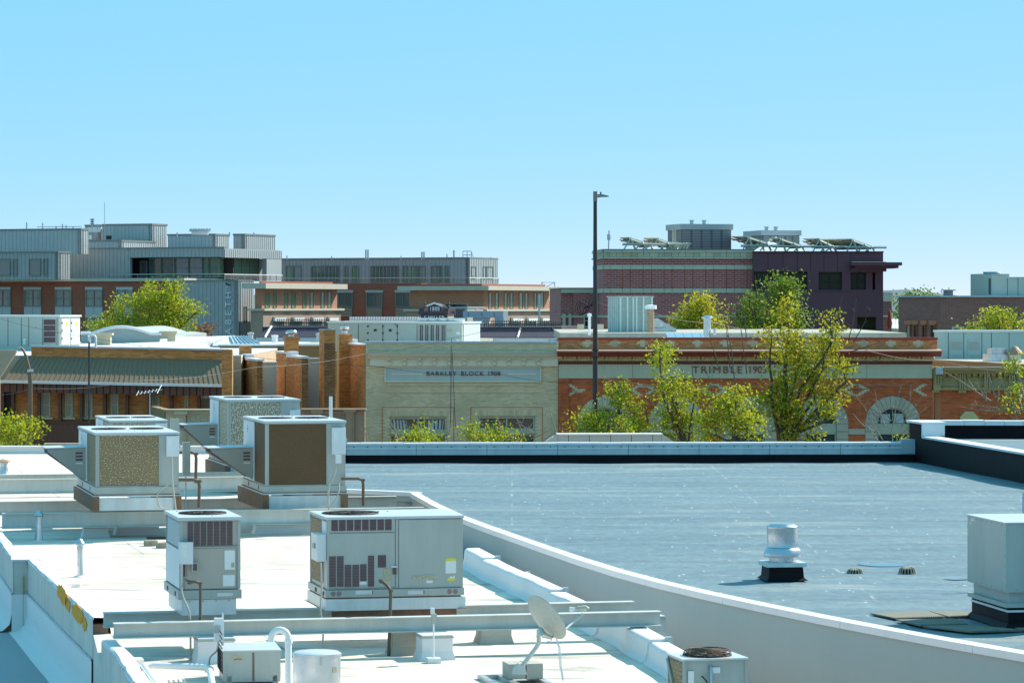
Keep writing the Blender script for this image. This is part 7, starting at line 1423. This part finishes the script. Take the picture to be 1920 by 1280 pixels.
# solar racks, seen from below and behind: each a thing
M['rack'] = plain('rack_aluminium', (.55,.53,.44), .5, .2, var=.08); M['cell'] = plain('bounce_lit_back_sheet', (.62,.56,.40), .7, var=.12, scale=3); M['cellframe'] = plain('rack_rail', (.17,.17,.14), .6)  # cream of the back sheet holds light bounced off the roof
def rack(label, x0, y0, x1, y1, w, Y, ybase, n=4):
    """sloping row of modules from (x0,y0) high to (x1,y1) low, w pixels wide"""
    A, B = P(x0,y0,Y), P(x1,y1,Y); C, D = P(x1-w,y1+1.0,Y+7), P(x0-w,y0+.6,Y+7); T = thing('solar_rack', label, 'solar panel', ((A.x+B.x)/2,Y+3,P(0,ybase,Y).z), 'tilted solar racks on the office roof')
    for i in range(n):
        for j in range(2):
            s0,s1 = i/n+.012,(i+1)/n-.012; t0,t1 = j/2+.012,(j+1)/2-.012
            def Q(s,t): return A.lerp(B,s).lerp(D.lerp(C,s),t)
            MB().prism([Q(s0,t0),Q(s1,t0),Q(s1,t1),Q(s0,t1)],(0,0,.07)).build('solar_module', M['cell'], T)
    for t in (.0,.33,.66,1.0): MB().tube([A.lerp(D,t)+Vector((0,0,-.08)),B.lerp(C,t)+Vector((0,0,-.08))],.07,4).build('rack_rail', M['rack'], T)
    for s in (.08,.36,.64,.92): MB().tube([A.lerp(B,s)+Vector((0,0,-.16)),D.lerp(C,s)+Vector((0,0,-.16))],.06,4).build('purlin', M['cellframe'], T)
    zb = P(0,ybase,Y).z
    for s in (.08,.62,.95):
        q = A.lerp(B,s); MB().tube([(q.x+.3,q.y,zb),q],.075,4).build('rack_leg', M['rack'], T); MB().tube([(q.x-.5,q.y,zb),q],.05,4).build('rack_leg', M['rack'], T)
    MB().tube([(A.x-.5,A.y,zb+.35),(B.x+1.0,A.y,zb+.35)],.09,4).build('base_rail', M['rack'], T)
rack('leftmost solar rack on the office roof, beside the thin antenna',1180,446,1220,459,18,229,467); rack('second solar rack, half hidden left of the louvred penthouse',1232,447,1264,459,26,230,467); rack('solar rack just right of the louvred penthouse',1402,444,1440,456,31,230,470); rack('solar rack in front of the white tent roof',1462,447,1504,461,20,229,471); rack('solar rack right of the white tent roof',1535,448,1562,461,30,229,472); rack('rightmost and largest solar rack on the dark block',1597,449,1636,463,66,228,473)
v = P(1455,444,238); T = thing('tent_roof', 'white pointed canopy tent on the office roof between solar racks', 'tent', (v.x,v.y,P(0,472,238).z)); b = [P(1412,471,236),P(1514,471,236),P(1506,470,246),P(1420,470,246)]; M['tent'] = plain('tent_fabric', (.72,.78,.82), .7, var=.04); mb = MB(); mb.add(b+[v],[(0,1,4),(1,2,4),(2,3,4),(3,0,4)]); mb.build('canopy', M['tent'], T); lo_ = MB(); lo_.add([b[0],b[1],b[1]+Vector((0,0,-.4)),b[0]+Vector((0,0,-.4))],[(0,1,2,3)]); lo_.build('valance', M['tent'], T)
for q in b: MB().tube([q,q+Vector((0,0,-1.2))],.06,6).build('tent_pole', M['rack'], T)
# ------------------------------------------------------------------ far right brick building and scraps between
v = Vol(1685,1764,2000,205,20,557,680,0); T = thing('brick_store', 'dark brown brick building at right with four slim windows and a roof unit', 'building', v.c); M['store_brick'] = brickmat('store_brick', (.29,.12,.09), (.23,.09,.075), (.30,.18,.15), .4,.12,.016); v.body('wall','store_brick',T); bx('coping', M['cap_blue'], T, v.fr, v.u0-.1,v.u1+.1,-.12,v.d+.1,v.z1+.002,v.z1+.10)
for a,b in ((1701,1709),(1715,1721),(1731,1737),(1747,1755)): r_ = v.end.rect(a,b,608,636); window(T, v.end, r_, -.1, 1, 1, .07,'hotel_brick','curtain_dim' if a==1701 else 'office_glass',.14); bx('lintel', M['mortar_red'], T, v.end, r_[0]-.2,r_[1]+.2,-.12,0,r_[3]+.002,r_[3]+.25)
for a,b in ((1784,1806),(1830,1850)): window(T, v.fr, v.fr.rect(a,b,612,640), -.1, 2, 1, .09,'band_stone','hglass',.14)
bx('roof_duct', M['grey_louvre'], T, Fr(1775,210,14), 0,Fr(1775,210,14).u(1787),0,.6,v.z1,Fr(1775,210,14).z(1781,545)); bx('duct_cap', M['grey_louvre'], T, Fr(1773,209.8,14), 0,Fr(1773,210,14).u(1791),-.1,.8,Fr(1775,210,14).z(1781,545)+.002,Fr(1775,210,14).z(1781,543))
w = Vol(1820,1860,1990,212,20,520,557); T2 = thing('air_handler', 'grey air handler with shiny fan ring on the dark brown brick building', 'air conditioner', w.c); bx('head_section', M['ahu'], T2, w.fr, 0.0,w.fr.u(1861),0,w.d,w.z0,w.fr.z(1860,513)); bx('long_section', M['ahu'], T2, w.fr, .05,w.u1,.02,w.d-.1,w.z0,w.fr.z(1890,520)); bx('top_cap', M['ahu_white'], T2, w.fr, 0,w.u1,-.05,w.d,w.fr.z(1890,520)+.002,w.fr.z(1890,519))
seams(T2,w.fr,[1889,1909],521,556); r_ = w.end.rect(1854,1858,522,552); bx('slot', M['slot'], T2, w.end, r_[0],r_[1],-.02,0,r_[2],r_[3]); bx('head_end', M['ahu'], T2, w.end, -w.d,-.0,-.01,.0,w.z0,w.fr.z(1860,513)+.0); c = w.end.pt(-w.d*.35,.6,w.fr.z(1860,513)); MB().lathe(c,[(.6,0),(.65,.08),(.62,.14)],20).build('fan_ring', M['alu'], T2, smooth=40)
bx('head_core', M['ahu'], T2, w.fr, .012,1.3,.012,w.d-.01,w.z0,w.fr.z(1860,513)-.01)
fr = Fr(1656,260,0); T = thing('corner_turret', 'narrow brick pier with stone cap right of the aubergine block', 'building', fr.pt(1,0,0)); bx('pier', M['store_brick'], T, fr, 0,fr.u(1672),0,2,0,fr.z(1664,565)); bx('stone_cap', M['band_stone'], T, fr, -.1,fr.u(1673),-.1,2.1,fr.z(1664,565)+.002,fr.z(1664,549)); bx('cap_edge', M['cap_white'], T, fr, -.2,fr.u(1674),-.2,2.2,fr.z(1664,549)+.002,fr.z(1664,546)); bx('ledge', M['band_stone'], T, fr, fr.u(1655),fr.u(1666),-.3,0,fr.z(1664,594),fr.z(1664,591))
p = P(1668,627,230); T = thing('closed_parasol', 'folded dark red parasol at the corner of the aubergine block', 'parasol', p); MB().lathe(p,[(.03,0),(.03,.4),(.14,.45),(.2,.8),(.14,1.2),(.1,1.6),(.03,1.75),(0,1.8)],10).build('folded_cloth', M['oxblood'], T, smooth=60)
fr = Fr(1655,300,0); T = thing('metal_shed', 'low shed with white ribbed metal roof between the two dark buildings', 'building', fr.pt(1,0,0)); a,b,c,d = P(1655,614,300),P(1700,616,300),P(1700,598,312),P(1655,598,312)
for i in range(9): s0,s1 = i/9,(i+1)/9-.02; MB().prism([a.lerp(b,s0),a.lerp(b,s1),d.lerp(c,s1),d.lerp(c,s0)],(0,0,-.15)).build('roof_sheet', M['cap_white'], T)
bx('wall', M['cast_pale'], T, fr, .1,fr.u(1700),.2,12,0,P(0,617,300).z)
# ------------------------------------------------------------------ trees
def leafmat(name, stops):
    m, t, b = nodes(name); g = N_(t, 'ShaderNodeNewGeometry'); n = noise(t, coord(t,'Object'), .9, 3); a = N_(t,'ShaderNodeMath',operation='MULTIPLY_ADD'); t.links.new(g.outputs['Random Per Island'], a.inputs[0]); a.inputs[1].default_value = .55
    s = N_(t,'ShaderNodeMath',operation='MULTIPLY'); t.links.new(n, s.inputs[0]); s.inputs[1].default_value = .5; t.links.new(s.outputs[0], a.inputs[2])
    col = ramp(t, a.outputs[0], stops); t.links.new(col, b.inputs['Base Color']); b.inputs['Roughness'].default_value = .5; b.inputs['Specular IOR Level'].default_value = .35
    tr = N_(t,'ShaderNodeBsdfTranslucent'); mx = N_(t,'ShaderNodeMixShader'); mx.inputs[0].default_value = .5; out = t.nodes['Material Output']
    br = mixc(t, 1.0, col, (1.0,1.0,.55), 'MULTIPLY'); t.links.new(br, tr.inputs[0]); t.links.new(b.outputs[0], mx.inputs[1]); t.links.new(tr.outputs[0], mx.inputs[2]); t.links.new(mx.outputs[0], out.inputs[0]); return m
M['leaf_lime'] = leafmat('lime_leaf', [(.12,(.15,.22,.015)),(.38,(.29,.36,.025)),(.62,(.42,.46,.035)),(.90,(.55,.44,.04))])
M['leaf_yellow'] = leafmat('yellowing_leaf', [(.12,(.16,.20,.015)),(.38,(.32,.35,.025)),(.62,(.46,.44,.035)),(.88,(.58,.38,.04))])
M['leaf_green'] = leafmat('green_leaf', [(.12,(.06,.115,.02)),(.4,(.12,.20,.03)),(.65,(.19,.28,.04)),(.9,(.32,.34,.05))])
M['leaf_red'] = leafmat('russet_leaf', [(.12,(.14,.05,.02)),(.5,(.24,.10,.04)),(.9,(.30,.18,.07))])
M['bark'] = plain('grey_brown_bark', (.10,.075,.055), .9, var=.3, scale=3); M['bark_sunlit'] = plain('sunlit_twig_bark', (.30,.25,.19), .85, var=.2, scale=3)  # paler bark puts sunlight into the colour of the bare branches
def crook(a, b, n, amp, r0, r1, mb, sides=5):
    """crooked tapering branch from a to b; returns its points"""
    pts = []; L = (b-a).length; off = Vector((0,0,0))
    for i in range(n+1):
        t = i/n; off = off+Vector((random.gauss(0,1),random.gauss(0,1),random.gauss(0,.7)))*amp*L/n; pts.append(a.lerp(b,t)+off*math.sin(math.pi*min(1,t*1.02))); 
    mb.tube(pts,[r0+(r1-r0)*i/n for i in range(n+1)],sides,False); return pts
def leaves(centres, per, spread, size, name, mat, T, droop=.0):
    n = len(centres)*per; C = np.repeat(np.array([tuple(c) for c in centres]), per, axis=0)
    C = C + rng.normal(0,1,(n,3))*np.array([spread,spread,spread*.62]); C[:,2] -= droop*np.abs(rng.normal(0,spread,n))
    d = rng.normal(0,1,(n,3)); d[:,2] -= .4; d /= np.linalg.norm(d,axis=1,keepdims=True); e = rng.normal(0,1,(n,3)); e -= d*(e*d).sum(1,keepdims=True); e /= np.linalg.norm(e,axis=1,keepdims=True); nn = np.cross(d,e)
    L = size*rng.uniform(.65,1.35,(n,1)); w = L*.28; b = C; t = C+d*L; mid = C+d*L*.5+nn*L*.07; V = np.stack([b,mid+e*w,t,mid-e*w],1).reshape(-1,3); V -= np.array(ORG[T])
    me = bpy.data.meshes.new(name); me.vertices.add(n*4); me.vertices.foreach_set('co', V.ravel()); me.loops.add(n*4); me.loops.foreach_set('vertex_index', np.arange(n*4,dtype=np.int32)); me.polygons.add(n); me.polygons.foreach_set('loop_start', np.arange(0,n*4,4,dtype=np.int32)); me.polygons.foreach_set('loop_total', np.full(n,4,dtype=np.int32)); me.update(calc_edges=True); me.validate()
    me.materials.append(mat); o = bpy.data.objects.new(name, me); COL.objects.link(o); o.parent = T; ORG[o] = ORG[T]; o['kind'] = 'stuff'; return o
def tree(label, bpx, Y, fork_py, blobs, mat, leaf, per=26, spread=None, zbase=0.0, tr=.14, twigs=(), name='tree', group='street trees', thick=1.0, pale=False, dens=.72):
    """blobs: (px,py,rx,ry,clusters[,dy]) foliage masses in photo pixels at depth Y; twigs: bare shoots (x0,y0,x1,y1)"""
    k = Y/F; base = Vector(((bpx-CX)*k,Y,zbase)); T = thing(name, label, 'tree', base, group); fork = P(bpx+random.uniform(-3,3),fork_py,Y); tk = MB(); br = MB()
    crook(base+Vector((0,0,-.1)), fork, 7, .04, tr*1.25, tr*.8, tk, 9); tips = []
    for bl in blobs:
        px,py,rx,ry,nc = bl[:5]; dy = bl[5] if len(bl) > 5 else random.uniform(-.8,.8); c = P(px,py,Y); c.y += dy; low = P(px+random.uniform(-.2,.2)*rx,min(py+ry*.7,fork_py+40),Y); low.y += dy*.5
        trunkpt = fork.lerp(base, random.uniform(0,.12)); limb = crook(trunkpt, low, 6, .10, tr*.5*thick, tr*.25*thick, br, 6)+crook(low, P(px,py-ry*.75,Y)+Vector((0,dy,0)), 7, .12, tr*.25*thick, .012, br, 5)
        nc = max(3,int(nc*dens))
        for _ in range(nc):
            while True:
                q = rng.uniform(-1,1,3)
                if (q*q).sum() < 1 and (q*q).sum() > .04: break
            p = c+Vector((q[0]*rx*k,q[1]*max(rx,ry)*k*.8,q[2]*ry*k)); s = min(limb[5:],key=lambda a:(a-p).length+max(0,a.z-p.z)*1.5); crook(s,p,4,.16,.018*thick,.004,br,4); tips += [p]
            if random.random() < .6: tips.append(s.lerp(p,random.uniform(.45,.85)))
    for tw in twigs:
        a, b = P(tw[0],tw[1],Y), P(tw[2],tw[3],Y); a.y += random.uniform(-.3,.3); q = crook(a,b,6,.09,.022*thick,.006,br,5)
        for i in range(2,6):
            if random.random() < .75: e = q[i]+Vector((random.uniform(-1,1),random.uniform(-.6,.6),random.uniform(.3,1.2))).normalized()*random.uniform(.12,.4)*(b-a).length*.5; w = crook(q[i],e,3,.12,.010*thick,.004,br,4)
    tk.build('trunk', M['bark'], T, smooth=60); br.build('branches', M['bark_sunlit' if pale else 'bark'], T, smooth=60)
    if tips: leaves(tips, int(per*1.15), spread or leaf*2.1, leaf, 'crown', mat, T)
    return T
ST = 'street trees behind the grey roof'
tree('big yellow-green honey locust rising over the red block frieze',1462,112,800,[(1478,690,30,56,40),(1448,640,18,32,14),(1475,600,30,40,30),(1500,655,34,40,30),(1560,610,20,40,20),(1545,665,34,34,30),(1585,700,28,22,16),(1520,720,42,40,38),(1450,750,46,44,44),(1500,790,54,40,44),(1560,760,28,34,18)],M['leaf_yellow'],.125,28,.22,tr=.16,dens=.45,group=ST,twigs=[(1590,640,1606,560),(1600,640,1640,570),(1570,610,1580,555),(1560,735,1680,725),(1590,660,1650,640),(1580,690,1662,668),(1350,700,1330,620),(1368,690,1355,575),(1380,720,1362,590),(1400,700,1385,600),(1340,760,1322,690),(1400,640,1392,560),(1420,560,1416,515)])
tree('slim tree with a tall leafy shoot before the red block, right of centre',1280,110,812,[(1243,680,14,34,18),(1258,720,22,24,18),(1268,765,34,30,30),(1280,802,52,30,40),(1300,740,22,28,12),(1238,655,9,10,5)],M['leaf_lime'],.11,24,tr=.11,group=ST,twigs=[(1290,720,1278,690),(1300,715,1298,670)])
tree('bushy low tree beside the lamp post before the red block',1170,109,818,[(1110,785,36,32,30),(1165,760,32,30,24),(1190,790,30,30,26),(1140,805,50,22,30),(1160,728,12,14,7)],M['leaf_lime'],.11,24,tr=.11,group=ST,twigs=[(1160,740,1148,712),(1170,740,1153,705),(1215,790,1206,745)])
tree('low spreading tree between the slim shoot and the big locust',1375,108,822,[(1370,765,42,30,34),(1340,795,36,30,28),(1400,800,40,30,30),(1380,742,24,14,10)],M['leaf_lime'],.11,24,tr=.11,group=ST)
tree('small bright green tree under the sign of the tan block, right one',912,108,830,[(900,822,26,12,16),(930,812,22,18,18),(884,798,8,7,4),(955,824,22,9,9),(878,808,12,12,6)],M['leaf_lime'],.10,24,tr=.08,group=ST,pale=True,twigs=[(970,825,985,778),(980,820,1004,786),(985,825,965,775),(1000,822,1040,800),(1020,825,1055,800),(1045,815,1028,760),(940,810,930,775),(1000,812,975,795)])
tree('small bright green tree under the left window of the tan block',775,108,834,[(785,820,19,12,15),(789,802,8,7,5),(820,823,11,9,6),(748,828,12,5,3)],M['leaf_lime'],.10,24,tr=.08,group=ST,pale=True,twigs=[(757,830,718,775),(752,828,722,790),(745,826,735,775),(700,828,672,800),(690,828,683,796),(765,826,775,790),(840,826,846,790)])
tree('leafy young tree at the left edge before the brown window band',30,108,830,[(12,800,22,22,22),(40,815,20,18,16),(48,792,12,10,8),(20,828,34,14,16),(62,812,8,10,4)],M['leaf_lime'],.11,24,tr=.09,group=ST,twigs=[(48,800,46,770),(60,810,70,800)])
tree('nearly bare tree before the two right arches of the red block',1655,109,840,[(1700,820,14,12,5)],M['leaf_yellow'],.10,14,tr=.06,group=ST,pale=True,twigs=[(1650,830,1618,790),(1655,825,1600,735),(1660,800,1640,730),(1672,815,1690,720),(1690,800,1730,740),(1640,810,1600,775),(1700,790,1708,720),(1650,790,1625,745),(1690,815,1740,760)])
tree('bare branching tree reaching in from the right edge before the ochre cornice',1935,109,800,[(1905,680,18,22,10),(1912,735,14,14,6),(1900,760,20,14,6)],M['leaf_lime'],.11,20,tr=.09,group=ST,pale=True,thick=1.6,twigs=[(1925,772,1815,757),(1905,765,1800,762),(1860,752,1766,695),(1870,755,1873,692),(1868,745,1848,688),(1895,760,1888,718),(1830,735,1815,712),(1845,745,1832,714),(1850,752,1846,696),(1890,755,1876,705),(1935,775,1908,730)])
# trees between and behind the buildings
MT = 'trees behind the street blocks'
tree('rounded yellow-green tree in front of the hotel',290,235,640,[(285,585,52,40,60),(235,585,26,32,24),(335,590,28,34,28),(300,555,44,22,34),(250,615,50,22,34),(320,615,44,22,30),(190,615,26,16,14),(370,580,10,6,4),(327,538,8,10,4)],M['leaf_lime'],.21,26,tr=.25,group=MT)
tree('small russet bush beside the rounded tree',380,238,640,[(372,620,9,11,8),(388,616,11,12,10)],M['leaf_red'],.18,20,tr=.08,group=MT,name='shrub')
tree('dense round yellowing tree before the plum brick wall',1312,168,640,[(1312,590,36,30,40),(1280,610,28,22,24),(1330,615,36,22,26),(1312,568,24,14,14)],M['leaf_yellow'],.16,26,tr=.18,group=MT)
tree('dark green tree before the aubergine block, behind the big locust',1460,172,640,[(1465,550,30,34,34),(1480,535,20,22,14),(1420,585,28,30,28),(1395,600,20,22,14),(1485,590,32,34,24),(1405,560,12,18,7),(1445,610,40,26,24)],M['leaf_green'],.17,26,tr=.2,group=MT)
tree('yellow-green tree before the dark brown brick building at right',1875,172,650,[(1872,592,24,20,24),(1825,612,12,8,6),(1900,605,14,14,9),(1850,608,16,10,8)],M['leaf_lime'],.16,24,tr=.14,group=MT,twigs=[(1895,600,1905,572),(1900,605,1918,590),(1905,600,1912,580)])
FT = 'far trees beyond the town'
for px,Y,lab,bl in ((1700,520,'far tree top between the two dark buildings',[(1695,585,14,26,26),(1712,560,16,10,14),(1735,556,14,6,8)]),(1047,560,'far green tree between the hotel and the plum annex',[(1044,600,10,26,16),(1050,585,8,20,10)])): tree(lab,px,Y,640,bl,M['leaf_green'],.5,22,tr=.3,group=FT)
hl = MB(); n = 60; vs = []
for i in range(n+1): x = -2600+5200*i/n; h = 13+22*(.5+.5*math.sin(i*.55))+10*math.sin(i*1.7)*.5; vs += [(x,5200,0),(x,5600,max(12,h))]
hl.add(vs,[(2*i,2*i+2,2*i+3,2*i+1) for i in range(n)]); M['far_hill'] = plain('hazy_hill', (.10,.15,.15), .95, var=.2, scale=.004); tag(hl.build('hills', M['far_hill']), kind='structure')  # blue-green tone stands in for haze over the hills
# ------------------------------------------------------------------ street lamps, poles and wires
M['lamp_dark'] = plain('dark_bronze_pole', (.035,.028,.032), .5, var=.1); M['brown_pole'] = plain('brown_pole', (.16,.11,.075), .5, .2, var=.1)
Y = 111; p = P(1116,830,Y); T = thing('street_lamp', 'tall dark lamp post with a single flat head rising above the skyline', 'street lamp', (p.x,p.y,0)); top = P(1116,360,Y).z
MB().tube([(p.x,p.y,0),(p.x,p.y,6),(p.x,p.y,top)],[.13,.105,.062],12).build('shaft', M['lamp_dark'], T, smooth=60); MB().lathe((p.x,p.y,0),[(.2,0),(.2,.3),(.14,.4)],14).build('base', M['lamp_dark'], T); f_ = Fr(1116,Y,0); bx('tenon_cap', M['frame_grey'], T, f_, -.07,.07,-.07,.07,top-.32,top+.02)
hd = MB(); q = f_.pt(.08,0,top-.14); hd.prism([q+Vector((0,-.12,-.06)),q+Vector((.12,-.13,-.04)),q+Vector((.38,-.13,-.03)),q+Vector((.40,-.13,.0)),q+Vector((.2,-.13,.05)),q+Vector((0,-.12,.06))],(0,.25,0)); hd.build('lamp_head', M['frame_grey'], T); bx('photocell', M['frame_grey'], T, f_, .16,.22,-.03,.03,top-.09,top-.0)
bx('pole_band', M['black'], T, f_, -.115,.115,-.115,.115,P(0,657,Y).z,P(0,656,Y).z+.02); bx('pole_band', M['black'], T, f_, -.115,.115,-.115,.115,P(0,670,Y).z,P(0,669,Y).z+.02)
lp = MB()
for s in range(3): lp.tube([P(1112-6*s,565,Y)]+[P(1095+8*math.cos(a)-s*4,578+10*math.sin(a)*(1+.15*s),Y-.1) for a in [i*math.pi/6 for i in range(13)]]+[P(1112,570,Y)],.014,5)
lp.build('coiled_cable', M['black'], T)
Y = 112; pts = [P(57,840,Y),P(57,720,Y),P(55,694,Y),P(49,668,Y),P(43,655,Y),P(39,652,Y)]; b0 = P(57,840,Y); T = thing('street_lamp', 'brown lamp pole with a bent top before the metal awning', 'street lamp', (b0.x,b0.y,0)); MB().tube([(b0.x,b0.y,0)]+pts[:3],.075,10).build('shaft', M['brown_pole'], T, smooth=60); MB().tube(pts[2:],[.06,.05,.04,.035],8).build('arm', M['brown_pole'], T, smooth=60); MB().tube([pts[-1],P(34,653,Y)],[.05,.03],8).build('lamp_head', M['dull_alu'], T); bx('collar', M['dull_alu'], T, Fr(57,Y,0), -.09,.09,-.09,.09,P(0,697,Y).z,P(0,692,Y).z)
Y = 116; T = thing('service_mast', 'thin dark service mast with a curved white weatherhead before the awning', 'mast', (P(166,0,Y).x,Y,0)); MB().tube([(P(166,0,Y).x,Y,0),P(167,638,Y)],.035,8).build('shaft', M['lamp_dark'], T, smooth=60); MB().tube([P(168,642,Y),P(168,634,Y),P(170,630,Y),P(174,628.5,Y),P(178,630,Y),P(179.5,634,Y),P(179.5,652,Y)],.045,8).build('weatherhead', M['cap_white'], T, smooth=60)
Y = 118; T = thing('tv_antenna', 'old television antenna with many rods left of the fluffy coil unit', 'antenna', P(281,830,Y)); MB().tube([P(281,830,Y),P(281,735,Y)],.025,6).build('mast', M['dull_alu'], T); MB().tube([P(257,738,Y),P(304,730,Y)],.025,6).build('boom', M['dull_alu'], T)
for i,(x,l) in enumerate(((258,5),(265,3),(272,3),(279,3),(286,3),(293,3),(299,9))): y = 738-8*(x-257)/47; MB().tube([P(x-l*.5,y+l*.7,Y-.5),P(x+l*.4,y-l,Y+.5)],.012,5).build('rod', M['dull_alu'], T)
def wire(label, pts, Y, r=.0065, sag=True, mat='lamp_dark'):
    q = [P(x,y,yy) for (x,y),yy in zip(pts, Y if hasattr(Y,'__len__') else [Y]*len(pts))]; out = []
    for a, b in zip(q, q[1:]):
        for i in range(10): t = i/10; out.append(a.lerp(b,t)+Vector((0,0,-.0 if not sag else -.12*math.sin(math.pi*t))))
    out.append(q[-1]); o = MB(); o.tube(out,r,5); tag(o.build('overhead_wire', M[mat], smooth=60),label,'wire','overhead wires across the street')
wire('overhead wire sagging from the left edge to the sign of the tan block',[(-40,585),(165,632),(420,660),(700,686),(940,702),(1110,716),(1400,722)],[132,128,122,116,113,111,112])
wire('overhead wire across the red block below its frieze',[(1116,706),(1300,722),(1500,717),(1960,712)],[111,112,113,114],mat='frame_grey')
wire('low overhead wire rising from the left edge across the awning',[(-40,738),(60,728),(250,714),(480,688),(690,662)],[114,114,116,120,124],mat='frame_grey')
wire('overhead wire running from the tan block roof up to the plum annex',[(690,660),(845,634),(1000,588),(1115,562)],[124,126,122,111])
wire('overhead wire from the lamp post down behind the domed ventilator',[(1118,566),(1220,585),(1340,605),(1480,622),(1620,655),(1760,676),(1960,700)],[111,116,120,122,122,124,126])
Y = 125.3; T = thing('drop_cable', 'pair of cables hanging down the front of the tan block', 'cable', P(846,800,Y)); MB().tube([P(847,634,Y),P(846,662,Y-.6),P(845,802,Y)],.013,5).build('strand', M['lamp_dark'], T); MB().tube([P(847,640,Y),P(848,662,Y-.62),P(854,800,Y)],.011,5).build('strand', M['lamp_dark'], T)
